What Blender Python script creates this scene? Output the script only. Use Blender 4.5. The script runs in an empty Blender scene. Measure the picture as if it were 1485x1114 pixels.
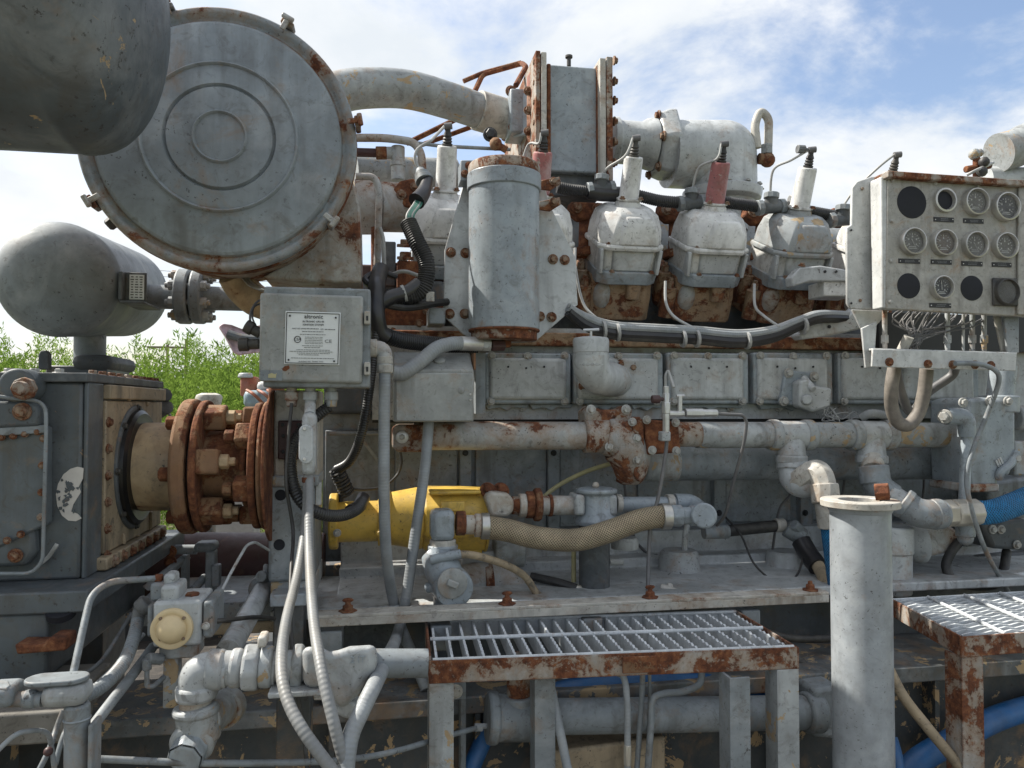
import bpy, bmesh, math, random
from mathutils import Vector, Matrix, Quaternion
random.seed(7)
R = math.radians
scene = bpy.context.scene
COL = scene.collection
# ------------------------------------------------------------------ camera
FOC = 1101.0                       # focal length in photograph pixels (1485 x 1114)
YAW, PITCH = R(10.0), R(1.72)
EYE = Vector((0, 0, 1.75))
Fv = Vector((math.sin(YAW) * math.cos(PITCH), math.cos(YAW) * math.cos(PITCH), math.sin(PITCH)))
Rv = Vector((math.cos(YAW), -math.sin(YAW), 0))
Uv = Rv.cross(Fv)
cd = bpy.data.cameras.new('camera')
cam = bpy.data.objects.new('camera', cd)
COL.objects.link(cam)
cam.matrix_world = Matrix.Translation(EYE) @ Matrix((Rv, Uv, -Fv)).transposed().to_4x4()
cd.sensor_width = 36.0
cd.lens = FOC * 36.0 / 1485.0
cd.clip_start = 0.05
cd.clip_end = 3000
scene.camera = cam
scene.render.resolution_x, scene.render.resolution_y = 1024, 768
# ------------------------------------------------------------------ sun, sky, exposure
TO_SUN = Vector((-0.60, 0.30, 0.74)).normalized()
sd = bpy.data.lights.new('sun', 'SUN')
sd.energy = 5.0
sd.angle = R(0.55)
sd.color = (1.0, 0.95, 0.86)
sun = bpy.data.objects.new('sun', sd)
COL.objects.link(sun)
sun.rotation_euler = (-TO_SUN).to_track_quat('-Z', 'Y').to_euler()
sun.location = TO_SUN * 30
w = bpy.data.worlds.new('World')
scene.world = w
w.use_nodes = True
nt = w.node_tree
nt.nodes.clear()
N = nt.nodes.new
L = nt.links.new
out = N('ShaderNodeOutputWorld'); bg = N('ShaderNodeBackground')
sky = N('ShaderNodeTexSky'); sky.sky_type = 'NISHITA'; sky.sun_disc = False
sky.sun_elevation = math.asin(TO_SUN.z); sky.sun_rotation = math.atan2(TO_SUN.x, TO_SUN.y)
sky.air_density = 1.0; sky.dust_density = 3.0; sky.ozone_density = 1.0
tc = N('ShaderNodeTexCoord'); sep = N('ShaderNodeSeparateXYZ'); L(tc.outputs['Generated'], sep.inputs[0])
zz = N('ShaderNodeMath'); zz.operation = 'MAXIMUM'; zz.inputs[1].default_value = 0.0; L(sep.outputs['Z'], zz.inputs[0])
za = N('ShaderNodeMath'); za.operation = 'ADD'; za.inputs[1].default_value = 0.32; L(zz.outputs[0], za.inputs[0])
dx = N('ShaderNodeMath'); dx.operation = 'DIVIDE'; L(sep.outputs['X'], dx.inputs[0]); L(za.outputs[0], dx.inputs[1])
dy = N('ShaderNodeMath'); dy.operation = 'DIVIDE'; L(sep.outputs['Y'], dy.inputs[0]); L(za.outputs[0], dy.inputs[1])
cb = N('ShaderNodeCombineXYZ'); L(dx.outputs[0], cb.inputs[0]); L(dy.outputs[0], cb.inputs[1])
cb.inputs[2].default_value = 1.1
n1 = N('ShaderNodeTexNoise'); n1.inputs['Scale'].default_value = 1.9; n1.inputs['Detail'].default_value = 9
n1.inputs['Roughness'].default_value = 0.6; n1.inputs['Distortion'].default_value = 0.25; L(cb.outputs[0], n1.inputs['Vector'])
cr = N('ShaderNodeValToRGB'); cr.color_ramp.elements[0].position = 0.38; cr.color_ramp.elements[1].position = 0.57
cr.color_ramp.interpolation = 'EASE'
L(n1.outputs['Fac'], cr.inputs[0])
n2 = N('ShaderNodeTexNoise'); n2.inputs['Scale'].default_value = 3.1; n2.inputs['Detail'].default_value = 7
n2.inputs['Roughness'].default_value = 0.55; L(cb.outputs[0], n2.inputs['Vector'])
c2 = N('ShaderNodeValToRGB')
c2.color_ramp.elements[0].position = 0.33; c2.color_ramp.elements[0].color = (3.7, 3.95, 4.2, 1)
c2.color_ramp.elements[1].position = 0.66; c2.color_ramp.elements[1].color = (4.75, 4.8, 4.85, 1)
L(n2.outputs['Fac'], c2.inputs[0])
mx = N('ShaderNodeMix'); mx.data_type = 'RGBA'
L(cr.outputs[0], mx.inputs[0]); L(sky.outputs[0], mx.inputs[6]); L(c2.outputs[0], mx.inputs[7])
L(mx.outputs[2], bg.inputs[0]); bg.inputs[1].default_value = 0.13
L(bg.outputs[0], out.inputs[0])
scene.view_settings.view_transform = 'Standard'
scene.view_settings.look = 'None'
scene.view_settings.exposure = 0.80
scene.view_settings.gamma = 1.0
scene.view_settings.use_curve_mapping = False
scene.render.engine = 'CYCLES'
# ------------------------------------------------------------------ places: a photograph pixel at engine depth Y
def P(x, y, Y):
    d = Fv + Rv * ((x - 742.5) / FOC) + Uv * ((557.0 - y) / FOC)
    return EYE + d * (Y / d.y)
def S(n, x, Y):                    # n pixels, in metres, at column x and depth Y
    d = Fv + Rv * ((x - 742.5) / FOC)
    return n * (Y / d.y) / FOC
def X_(x, Y, y=590): return P(x, y, Y).x
def Z_(y, Y, x=742): return P(x, y, Y).z
V = Vector
# ------------------------------------------------------------------ geometry collector
class G:
    def __init__(s): s.v = []; s.f = []; s.uv = {}
    def add(s, vs, fs, uvs=None):
        b = len(s.v); s.v += [tuple(p) for p in vs]
        for i, f in enumerate(fs):
            if uvs: s.uv[len(s.f)] = uvs[i]
            s.f.append(tuple(k + b for k in f))
        return s
    def box(s, c, sz, rot=None):
        c = V(c); hx, hy, hz = sz[0] / 2, sz[1] / 2, sz[2] / 2
        vs = [V((i * hx, j * hy, k * hz)) for i in (-1, 1) for j in (-1, 1) for k in (-1, 1)]
        if rot: vs = [rot @ p for p in vs]
        return s.add([p + c for p in vs], [(0, 1, 3, 2), (4, 6, 7, 5), (0, 4, 5, 1), (2, 3, 7, 6), (0, 2, 6, 4), (1, 5, 7, 3)])
    def bx(s, x0, y0, x1, y1, Y0, Y1):          # front face covers the pixels at depth Y0, reaches back to Y1
        xm, ym = (x0 + x1) / 2, (y0 + y1) / 2
        a, b = X_(x0, Y0, ym), X_(x1, Y0, ym); lo, hi = Z_(y1, Y0, xm), Z_(y0, Y0, xm)
        return s.box(((a + b) / 2, (Y0 + Y1) / 2, (lo + hi) / 2), (b - a, Y1 - Y0, hi - lo))
    def lathe(s, c, ax, prof, n=32, cap=True, arc=None):   # prof: (distance along axis, radius)
        c = V(c); ax = V(ax).normalized(); q = V((0, 0, 1)).rotation_difference(ax)
        vs = []; fs = []; uvs = []
        for t, r in prof:
            for i in range(n):
                a = 2 * math.pi * i / n
                vs.append(c + q @ V((r * math.cos(a), r * math.sin(a), t)))
        for j in range(len(prof) - 1):
            for i in range(n):
                k = (i + 1) % n
                fs.append((j * n + i, j * n + k, (j + 1) * n + k, (j + 1) * n + i))
                uvs.append(((i / n, prof[j][0]), ((i + 1) / n, prof[j][0]), ((i + 1) / n, prof[j + 1][0]), (i / n, prof[j + 1][0])))
        if cap:
            fs.append(tuple(range(n))[::-1]); uvs.append(tuple((0, 0) for _ in range(n)))
            m = (len(prof) - 1) * n
            fs.append(tuple(range(m, m + n))); uvs.append(tuple((0, 0) for _ in range(n)))
        return s.add(vs, fs, uvs)
    def cyl(s, a, b, r, r2=None, n=24):
        a = V(a); b = V(b)
        return s.lathe(a, b - a, [(0, r), ((b - a).length, r if r2 is None else r2)], n)
    def tube(s, pts, r, n=12, ribs=0, amp=0.0, cap=True, rr=None):
        m = len(pts); vs = []; fs = []; uvs = []
        tan = [(pts[min(i + 1, m - 1)] - pts[max(i - 1, 0)]).normalized() for i in range(m)]
        nor = tan[0].orthogonal().normalized(); ln = 0; lens = []
        for i in range(m):
            if i:
                nor = tan[i - 1].rotation_difference(tan[i]) @ nor; ln += (pts[i] - pts[i - 1]).length
            lens.append(ln)
            bi = tan[i].cross(nor)
            rad = (rr(i / (m - 1)) if rr else r) + (amp * (1 if i % 2 else -1) if ribs else 0)
            for k in range(n):
                a = 2 * math.pi * k / n
                vs.append(pts[i] + nor * (rad * math.cos(a)) + bi * (rad * math.sin(a)))
        for i in range(m - 1):
            for k in range(n):
                k2 = (k + 1) % n
                fs.append((i * n + k, i * n + k2, (i + 1) * n + k2, (i + 1) * n + k))
                uvs.append(((k / n, lens[i]), ((k + 1) / n, lens[i]), ((k + 1) / n, lens[i + 1]), (k / n, lens[i + 1])))
        if cap:
            fs.append(tuple(range(n))[::-1]); uvs.append(tuple((0, 0) for _ in range(n)))
            fs.append(tuple(range((m - 1) * n, m * n))); uvs.append(tuple((0, 0) for _ in range(n)))
        return s.add(vs, fs, uvs)
    def prism(s, poly, off):                    # polygon of 3-D points pushed along off
        off = V(off); n = len(poly)
        vs = [V(p) for p in poly] + [V(p) + off for p in poly]
        fs = [tuple(range(n)), tuple(range(n, 2 * n))[::-1]] + [(i, i + n, (i + 1) % n + n, (i + 1) % n) for i in range(n)]
        return s.add(vs, fs)
    def pp(s, poly, Y0, Y1):                    # pixel polygon at depth Y0 with thickness to Y1
        return s.prism([P(x, y, Y0) for x, y in poly], (0, Y1 - Y0, 0))
    def loft(s, rings, cap=True):
        n = len(rings[0]); vs = [p for r in rings for p in r]; fs = []
        for j in range(len(rings) - 1):
            for i in range(n):
                k = (i + 1) % n
                fs.append((j * n + i, j * n + k, (j + 1) * n + k, (j + 1) * n + i))
        if cap: fs += [tuple(range(n))[::-1], tuple(range((len(rings) - 1) * n, len(rings) * n))]
        return s.add(vs, fs)
    def sphere(s, c, r, sx=1, sy=1, sz=1, n=16):
        pr = []; c = V(c); vs = []; fs = []
        for j in range(n // 2 + 1):
            a = math.pi * j / (n // 2); 
            for i in range(n):
                b = 2 * math.pi * i / n
                vs.append(c + V((r * sx * math.sin(a) * math.cos(b), r * sy * math.sin(a) * math.sin(b), r * sz * math.cos(a))))
        for j in range(n // 2):
            for i in range(n):
                k = (i + 1) % n
                fs.append((j * n + i, (j + 1) * n + i, (j + 1) * n + k, j * n + k))
        return s.add(vs, fs)
def fil(pts, fr, k=6):                          # straight runs with rounded corners
    o = [pts[0]]
    for i in range(1, len(pts) - 1):
        a, b, c = pts[i - 1], pts[i], pts[i + 1]
        l1, l2 = (a - b).length, (c - b).length
        d = min(fr, l1 * 0.48, l2 * 0.48)
        p, q = b + (a - b) * (d / l1), b + (c - b) * (d / l2)
        o += [p * (1 - t) ** 2 + b * (2 * t * (1 - t)) + q * t * t for t in [j / k for j in range(k + 1)]]
    return o + [pts[-1]]
def spl(pts, k=10):                             # smooth curve through the points
    o = []
    for i in range(len(pts) - 1):
        p0, p1, p2, p3 = pts[max(i - 1, 0)], pts[i], pts[i + 1], pts[min(i + 2, len(pts) - 1)]
        for j in range(k):
            t = j / k
            o.append(0.5 * ((2 * p1) + (p2 - p0) * t + (2 * p0 - 5 * p1 + 4 * p2 - p3) * t * t + (3 * p1 - p0 - 3 * p2 + p3) * t ** 3))
    return o + [pts[-1]]
def even(pts, step):                            # resample at an even step
    o = [pts[0]]; acc = 0
    for a, b in zip(pts, pts[1:]):
        l = (b - a).length
        if l < 1e-9: continue
        t = step - acc
        while t <= l:
            o.append(a + (b - a) * (t / l)); t += step
        acc = (acc + l) % step
    return o
def Q(*a): return [P(*p) for p in a]
# ------------------------------------------------------------------ objects
THINGS = []
def T(name, label, cat, group=None):
    o = bpy.data.objects.new(name, None); COL.objects.link(o)
    o.empty_display_size = 0.05
    o['label'] = label; o['category'] = cat
    if group: o['group'] = group
    THINGS.append(o)
    return o
def mesh(name, g, m, smooth=35):
    me = bpy.data.meshes.new(name); me.from_pydata(g.v, [], g.f)
    if g.uv:
        ul = me.uv_layers.new(name='UVMap'); d = ul.data
        for p in me.polygons:
            u = g.uv.get(p.index)
            if u:
                for k, li in enumerate(p.loop_indices): d[li].uv = u[k]
    bm = bmesh.new(); bm.from_mesh(me); bmesh.ops.recalc_face_normals(bm, faces=bm.faces); bm.to_mesh(me); bm.free()
    me.materials.append(MAT[m])
    if smooth:
        for p in me.polygons: p.use_smooth = True
        me.set_sharp_from_angle(angle=R(smooth))
    return me
def M(name, par, g, m, bev=0.0, smooth=35, label=None, kind=None, seg=2):
    o = bpy.data.objects.new(name, mesh(name, g, m, smooth)); COL.objects.link(o)
    if par: o.parent = par
    if bev:
        b = o.modifiers.new('bevel', 'BEVEL'); b.width = bev; b.segments = seg; b.limit_method = 'ANGLE'; b.angle_limit = R(38)
        b.harden_normals = False
    if label: o['label'] = label
    if kind: o['kind'] = kind
    return o
def ONE(name, label, cat, g, m, bev=0.0, smooth=35, group=None):
    o = M(name, None, g, m, bev, smooth); o['label'] = label; o['category'] = cat
    if group: o['group'] = group
    return o
def struct(name, g, m, smooth=35, bev=0):
    o = M(name, None, g, m, bev, smooth); o['kind'] = 'structure'; return o
_shared = {}
def bolt(par, p, r, m='rustbolt', d=(0, -1, 0), name='bolt', washer=True, h=0.9):
    key = (m, washer, h, name)
    if key not in _shared:
        g = G()
        if washer: g.lathe((0, 0, 0), (0, 0, 1), [(-0.3, 1.45), (0.12, 1.45), (0.2, 1.35)], 14)
        g.lathe((0, 0, 0.1), (0, 0, 1), [(0, 1.0), (h * 0.8, 1.0), (h, 0.84)], 6)
        _shared[key] = mesh(name, g, m, 30)
    o = bpy.data.objects.new(name, _shared[key]); COL.objects.link(o)
    o.parent = par
    o.location = p; o.rotation_mode = 'QUATERNION'
    o.rotation_quaternion = V((0, 0, 1)).rotation_difference(V(d).normalized()) @ Quaternion((0, 0, 1), random.random() * 1.05)
    o.scale = (r, r, r)
    return o
def bolts(par, pts, Y, rpx, m='rustbolt', **k):
    for x, y in pts: bolt(par, P(x, y, Y), S(rpx, x, Y), m, **k)
def text(name, par, s, p, size, m, align='CENTER', th=0.0004, rot=None, sx=1.0):
    c = bpy.data.curves.new('t', 'FONT'); c.body = s; c.size = size; c.extrude = th; c.align_x = align; c.align_y = 'CENTER'
    c.resolution_u = 2
    t = bpy.data.objects.new('t', c); COL.objects.link(t)
    dg = bpy.context.evaluated_depsgraph_get()
    me = bpy.data.meshes.new_from_object(t.evaluated_get(dg)); bpy.data.objects.remove(t)
    mw = Matrix.Translation(V(p)) @ (rot or Matrix.Rotation(R(90), 4, 'X')) @ Matrix.Diagonal((sx, 1, 1, 1))
    me.transform(mw); me.materials.clear(); me.materials.append(MAT[m]); me.name = name
    o = bpy.data.objects.new(name, me); COL.objects.link(o); o.parent = par
    return o
def finish():                                   # move every thing's origin to its base
    for t in THINGS:
        lo = V((1e9,) * 3); hi = V((-1e9,) * 3)
        st = list(t.children)
        for c in st:
            if c.type != 'MESH': continue
            mb = Matrix.LocRotScale(c.location, c.rotation_quaternion if c.rotation_mode == 'QUATERNION' else c.rotation_euler, c.scale)
            for q in c.bound_box:
                p = mb @ V(q)
                for i in range(3): lo[i] = min(lo[i], p[i]); hi[i] = max(hi[i], p[i])
        if lo.x > hi.x: continue
        base = V(((lo.x + hi.x) / 2, (lo.y + hi.y) / 2, lo.z))
        t.location = base
        for c in st: c.location = c.location - base
# ------------------------------------------------------------------ materials
MAT = {}
def weather_group():
    g = bpy.data.node_groups.new('weathered_paint', 'ShaderNodeTree')
    I = g.interface
    def sock(n, t, d, io='INPUT'):
        s = I.new_socket(n, in_out=io, socket_type=t)
        if d is not None: s.default_value = d
    sock('Paint', 'NodeSocketColor', (0.4, 0.4, 0.4, 1)); sock('Chip', 'NodeSocketColor', (0.42, 0.31, 0.18, 1))
    sock('RustAmt', 'NodeSocketFloat', 0.1); sock('ChipAmt', 'NodeSocketFloat', 0.1); sock('Grime', 'NodeSocketFloat', 0.3)
    sock('Rough', 'NodeSocketFloat', 0.5); sock('Scale', 'NodeSocketFloat', 1.0); sock('Bump', 'NodeSocketFloat', 0.3)
    sock('Fade', 'NodeSocketFloat', 0.25); sock('Edge', 'NodeSocketFloat', 0.3)
    sock('Shader', 'NodeSocketShader', None, 'OUTPUT')
    N = g.nodes.new; L = g.links.new
    gi = N('NodeGroupInput'); go = N('NodeGroupOutput')
    geo = N('ShaderNodeNewGeometry'); oi = N('ShaderNodeObjectInfo')
    off = N('ShaderNodeVectorMath'); off.operation = 'MULTIPLY_ADD'
    cmb = N('ShaderNodeCombineXYZ')
    for k in range(3): L(oi.outputs['Random'], cmb.inputs[k])
    off.inputs[1].default_value = (7.3, 3.1, 5.7)
    L(cmb.outputs[0], off.inputs[0]); L(geo.outputs['Position'], off.inputs[2])
    sc = N('ShaderNodeVectorMath'); sc.operation = 'SCALE'; L(off.outputs[0], sc.inputs[0]); L(gi.outputs['Scale'], sc.inputs['Scale'])
    def noise(s, det, rough, vec=None, dist=0.0):
        n = N('ShaderNodeTexNoise'); n.inputs['Scale'].default_value = s; n.inputs['Detail'].default_value = det
        n.inputs['Roughness'].default_value = rough; n.inputs['Distortion'].default_value = dist
        L((vec or sc).outputs[0], n.inputs['Vector']); return n
    def math_(op, a, b, clamp=False):
        m = N('ShaderNodeMath'); m.operation = op; m.use_clamp = clamp
        for i, x in enumerate((a, b)):
            if hasattr(x, 'links') or hasattr(x, 'is_linked'): L(x, m.inputs[i])
            else: m.inputs[i].default_value = x
        return m.outputs[0]
    def mrange(v, a, b, c=0.0, d=1.0):
        m = N('ShaderNodeMapRange'); m.clamp = True; L(v, m.inputs[0])
        for i, x in enumerate((a, b, c, d)):
            if hasattr(x, 'is_linked'): L(x, m.inputs[i + 1])
            else: m.inputs[i + 1].default_value = x
        return m.outputs[0]
    def mix(f, a, b, mode='MIX'):
        m = N('ShaderNodeMix'); m.data_type = 'RGBA'; m.blend_type = mode
        for s, x in ((m.inputs[0], f), (m.inputs[6], a), (m.inputs[7], b)):
            if hasattr(x, 'is_linked'): L(x, s)
            else: s.default_value = x
        return m.outputs[2]
    cn = noise(15, 6, 0.68, dist=0.6); n34 = noise(34, 5, 0.74)
    big = noise(4.5, 5, 0.6); mid = noise(19, 6, 0.62); fine = noise(120, 4, 0.6)
    stm = N('ShaderNodeVectorMath'); stm.operation = 'MULTIPLY'; stm.inputs[1].default_value = (24, 24, 2.2); L(sc.outputs[0], stm.inputs[0])
    strk = noise(1.0, 4, 0.55, stm)
    tone = mrange(big.outputs['Fac'], 0.3, 0.7, 0.80, 1.12)
    tone = math_('MULTIPLY', tone, mrange(mid.outputs['Fac'], 0.32, 0.68, 0.82, 1.12))
    vm = N('ShaderNodeVectorMath'); vm.operation = 'SCALE'; L(gi.outputs['Paint'], vm.inputs[0]); L(tone, vm.inputs['Scale'])
    # chalky, sun-bleached patches
    fade = math_('MULTIPLY', mrange(noise(7, 6, 0.65, dist=0.5).outputs['Fac'], 0.5, 0.72), gi.outputs['Fade'])
    col = mix(fade, vm.outputs[0], (0.60, 0.605, 0.60, 1))
    # grime: runs and blotches
    gr = math_('MULTIPLY', math_('MULTIPLY', mrange(strk.outputs['Fac'], 0.48, 0.70), mrange(big.outputs['Fac'], 0.40, 0.60)), math_('MULTIPLY', gi.outputs['Grime'], 1.25))
    col = mix(gr, col, (0.060, 0.052, 0.042, 1))
    g2 = math_('MULTIPLY', mrange(cn.outputs['Fac'], 0.46, 0.26), gi.outputs['Grime'])
    col = mix(g2, col, (0.095, 0.078, 0.058, 1))
    # greasy smudges
    sm = math_('MULTIPLY', mrange(noise(31, 5, 0.72, dist=1.2).outputs['Fac'], 0.55, 0.66), math_('MULTIPLY', gi.outputs['Grime'], 0.9))
    col = mix(sm, col, (0.075, 0.068, 0.058, 1))
    # undercoat chips
    th = math_('SUBTRACT', 0.78, math_('MULTIPLY', gi.outputs['ChipAmt'], 0.45))
    chip = mrange(cn.outputs['Fac'], th, math_('ADD', th, 0.015))
    col = mix(chip, col, mix(mid.outputs['Fac'], gi.outputs['Chip'], (0.25, 0.17, 0.09, 1)))
    # rust, with a stained halo
    rn = noise(9.5, 7, 0.68, dist=0.35)
    rt = math_('SUBTRACT', 0.80, math_('MULTIPLY', gi.outputs['RustAmt'], 0.56))
    halo = math_('MULTIPLY', mrange(rn.outputs['Fac'], math_('SUBTRACT', rt, 0.16), rt), 0.6)
    col = mix(halo, col, (0.24, 0.145, 0.075, 1))
    bv = N('ShaderNodeBevel'); bv.samples = 2; bv.inputs['Radius'].default_value = 0.007
    dt = N('ShaderNodeVectorMath'); dt.operation = 'DOT_PRODUCT'; L(bv.outputs[0], dt.inputs[0]); L(geo.outputs['Normal'], dt.inputs[1])
    ed = mrange(dt.outputs['Value'], 0.99, 0.84)
    rv = math_('ADD', rn.outputs['Fac'], math_('MULTIPLY', math_('SUBTRACT', noise(85, 5, 0.75).outputs['Fac'], 0.5), 0.22))
    rv = math_('ADD', rv, math_('MULTIPLY', math_('MULTIPLY', ed, gi.outputs['Edge']), math_('ADD', 0.16, math_('MULTIPLY', gi.outputs['RustAmt'], 0.3))))
    rust = mrange(rv, rt, math_('ADD', rt, 0.05))
    rr = N('ShaderNodeValToRGB'); e = rr.color_ramp.elements
    e[0].position = 0.28; e[0].color = (0.028, 0.014, 0.010, 1); e[1].position = 0.78; e[1].color = (0.32, 0.142, 0.060, 1)
    k = e.new(0.5); k.color = (0.135, 0.048, 0.023, 1)
    L(n34.outputs['Fac'], rr.inputs[0])
    col = mix(rust, col, rr.outputs[0])
    # worn edges
    en = mrange(n34.outputs['Fac'], math_('SUBTRACT', 0.72, math_('MULTIPLY', gi.outputs['Edge'], 0.4)), math_('SUBTRACT', 0.80, math_('MULTIPLY', gi.outputs['Edge'], 0.4)))
    ed = math_('MULTIPLY', ed, en)
    col = mix(ed, col, mix(mrange(big.outputs['Fac'], 0.45, 0.55), rr.outputs[0], (0.30, 0.24, 0.17, 1)))
    # specks
    sp = mrange(noise(90, 4, 0.7).outputs['Fac'], 0.625, 0.655); spm = math_('MULTIPLY', sp, mrange(big.outputs['Fac'], 0.58, 0.44))
    col = mix(math_('MULTIPLY', spm, 0.8), col, (0.035, 0.03, 0.028, 1))
    b = N('ShaderNodeBsdfPrincipled'); L(col, b.inputs['Base Color'])
    ro = math_('ADD', gi.outputs['Rough'], math_('MULTIPLY', rust, 0.35), True)
    ro = math_('ADD', ro, mrange(cn.outputs['Fac'], 0.3, 0.7, -0.14, 0.18), True)
    L(ro, b.inputs['Roughness'])
    b.inputs['Specular IOR Level'].default_value = 0.42
    h = math_('ADD', math_('MULTIPLY', mid.outputs['Fac'], 0.35), math_('MULTIPLY', fine.outputs['Fac'], 0.16))
    h = math_('ADD', h, math_('MULTIPLY', rust, math_('MULTIPLY', fine.outputs['Fac'], 0.9)))
    h = math_('SUBTRACT', h, math_('MULTIPLY', chip, 0.25))
    bp = N('ShaderNodeBump'); bp.inputs['Distance'].default_value = 0.0035; L(gi.outputs['Bump'], bp.inputs['Strength']); L(h, bp.inputs['Height'])
    L(bp.outputs[0], b.inputs['Normal'])
    L(b.outputs[0], go.inputs[0])
    return g
WG = weather_group()
def paint(name, c, rust=0.1, chip=0.1, grime=0.3, rough=0.5, scale=1.0, bump=0.35, fade=0.25, chipc=None, edge=0.35):
    m = bpy.data.materials.new(name); m.use_nodes = True; t = m.node_tree; t.nodes.clear()
    g = t.nodes.new('ShaderNodeGroup'); g.node_tree = WG; o = t.nodes.new('ShaderNodeOutputMaterial')
    i = g.inputs
    i['Paint'].default_value = (*c, 1); i['RustAmt'].default_value = rust; i['ChipAmt'].default_value = chip; i['Grime'].default_value = grime
    i['Rough'].default_value = rough; i['Scale'].default_value = scale; i['Bump'].default_value = bump; i['Fade'].default_value = fade; i['Edge'].default_value = edge
    if chipc: i['Chip'].default_value = (*chipc, 1)
    t.links.new(g.outputs[0], o.inputs[0]); MAT[name] = m
def plain(name, c, rough=0.5, metal=0.0, var=0.25, nscale=20, bump=0.15, dust=0.0, spec=0.5, wave=0, weave=0, alpha=1.0, trans=0):
    m = bpy.data.materials.new(name); m.use_nodes = True; t = m.node_tree; b = t.nodes['Principled BSDF']
    N = t.nodes.new; L = t.links.new
    geo = N('ShaderNodeNewGeometry')
    n = N('ShaderNodeTexNoise'); n.inputs['Scale'].default_value = nscale; n.inputs['Detail'].default_value = 6; n.inputs['Roughness'].default_value = 0.65
    L(geo.outputs['Position'], n.inputs['Vector'])
    r = N('ShaderNodeValToRGB'); e = r.color_ramp.elements
    e[0].position = 0.3; e[0].color = (*[x * (1 - var) for x in c], 1); e[1].position = 0.72; e[1].color = (*[min(1, x * (1 + var)) for x in c], 1)
    L(n.outputs['Fac'], r.inputs[0]); col = r.outputs[0]
    if dust:
        n3 = N('ShaderNodeTexNoise'); n3.inputs['Scale'].default_value = 9; n3.inputs['Detail'].default_value = 8; n3.inputs['Roughness'].default_value = 0.7
        L(geo.outputs['Position'], n3.inputs['Vector'])
        mr = N('ShaderNodeMapRange'); mr.inputs[1].default_value = 0.42; mr.inputs[2].default_value = 0.72; mr.inputs[4].default_value = dust; L(n3.outputs['Fac'], mr.inputs[0])
        mm = N('ShaderNodeMix'); mm.data_type = 'RGBA'; L(mr.outputs[0], mm.inputs[0]); L(col, mm.inputs[6]); mm.inputs[7].default_value = (0.30, 0.27, 0.22, 1); col = mm.outputs[2]
    h = n.outputs['Fac']; dist = 0.002
    if wave or weave:
        uv = N('ShaderNodeTexCoord')
        sp = N('ShaderNodeSeparateXYZ'); L(uv.outputs['UV'], sp.inputs[0])
        def mt(op, a, bb):
            q = N('ShaderNodeMath'); q.operation = op
            for i, x in enumerate((a, bb)):
                if hasattr(x, 'is_linked'): L(x, q.inputs[i])
                else: q.inputs[i].default_value = x
            return q.outputs[0]
        if wave:
            h = mt('ADD', mt('MULTIPLY', mt('SINE', mt('MULTIPLY', sp.outputs['Y'], 6.2832 / wave), 0), 0.5), mt('MULTIPLY', n.outputs['Fac'], 0.5)); dist = 0.00035
        else:
            k = 22
            A = mt('SINE', mt('MULTIPLY', mt('ADD', mt('MULTIPLY', sp.outputs['X'], k), mt('MULTIPLY', sp.outputs['Y'], weave)), 6.2832), 0)
            B = mt('SINE', mt('MULTIPLY', mt('SUBTRACT', mt('MULTIPLY', sp.outputs['X'], k), mt('MULTIPLY', sp.outputs['Y'], weave)), 6.2832), 0)
            h = mt('MAXIMUM', A, B); dist = 0.0016
            mr2 = N('ShaderNodeMapRange'); mr2.inputs[1].default_value = -0.5; mr2.inputs[2].default_value = 0.8; mr2.inputs[3].default_value = 0.26; L(h, mr2.inputs[0])
            m3 = N('ShaderNodeMix'); m3.data_type = 'RGBA'; m3.blend_type = 'MULTIPLY'; m3.inputs[0].default_value = 1
            L(col, m3.inputs[6]); L(mr2.outputs[0], m3.inputs[7]); col = m3.outputs[2]
    L(col, b.inputs['Base Color'])
    b.inputs['Roughness'].default_value = rough; b.inputs['Metallic'].default_value = metal; b.inputs['Specular IOR Level'].default_value = spec
    b.inputs['Alpha'].default_value = alpha
    if trans: b.inputs['Transmission Weight'].default_value = trans
    bp = N('ShaderNodeBump'); bp.inputs['Strength'].default_value = bump if not (wave or weave) else 0.9; bp.inputs['Distance'].default_value = dist
    L(h, bp.inputs['Height']); L(bp.outputs[0], b.inputs['Normal'])
    MAT[name] = m
TAN = (0.47, 0.36, 0.22)
paint('grey', (0.40, 0.42, 0.425), 0.20, 0.14, 0.46, 0.42)
paint('greyclean', (0.45, 0.47, 0.475), 0.14, 0.12, 0.34, 0.36, fade=0.3)
paint('greyrust', (0.40, 0.405, 0.395), 0.42, 0.15, 0.55, 0.5)
paint('greyhood', (0.64, 0.64, 0.62), 0.13, 0.20, 0.42, 0.34, chipc=(0.5, 0.44, 0.32), fade=0.45)
paint('greycool', (0.285, 0.325, 0.355), 0.17, 0.13, 0.42, 0.34, fade=0.2)
paint('greymid', (0.21, 0.235, 0.25), 0.18, 0.08, 0.55, 0.5)
paint('greydark', (0.09, 0.10, 0.107), 0.10, 0.06, 0.6, 0.6)
paint('greytan', (0.315, 0.335, 0.34), 0.20, 0.42, 0.50, 0.5, chipc=TAN)
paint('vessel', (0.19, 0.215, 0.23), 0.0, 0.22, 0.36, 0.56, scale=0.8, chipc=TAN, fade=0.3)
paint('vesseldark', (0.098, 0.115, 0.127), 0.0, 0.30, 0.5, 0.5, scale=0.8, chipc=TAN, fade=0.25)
paint('rimrust', (0.24, 0.27, 0.29), 0.42, 0.2, 0.5, 0.5, scale=1.2, edge=0.6)
paint('lid', (0.225, 0.255, 0.28), 0.14, 0.08, 0.40, 0.42, scale=0.8, fade=0.25)
paint('slate', (0.095, 0.11, 0.12), 0.10, 0.22, 0.55, 0.42, chipc=(0.30, 0.20, 0.13), fade=0.04)
paint('tanpanel', (0.36, 0.285, 0.19), 0.12, 0.0, 0.75, 0.6, fade=0.05)
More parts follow.
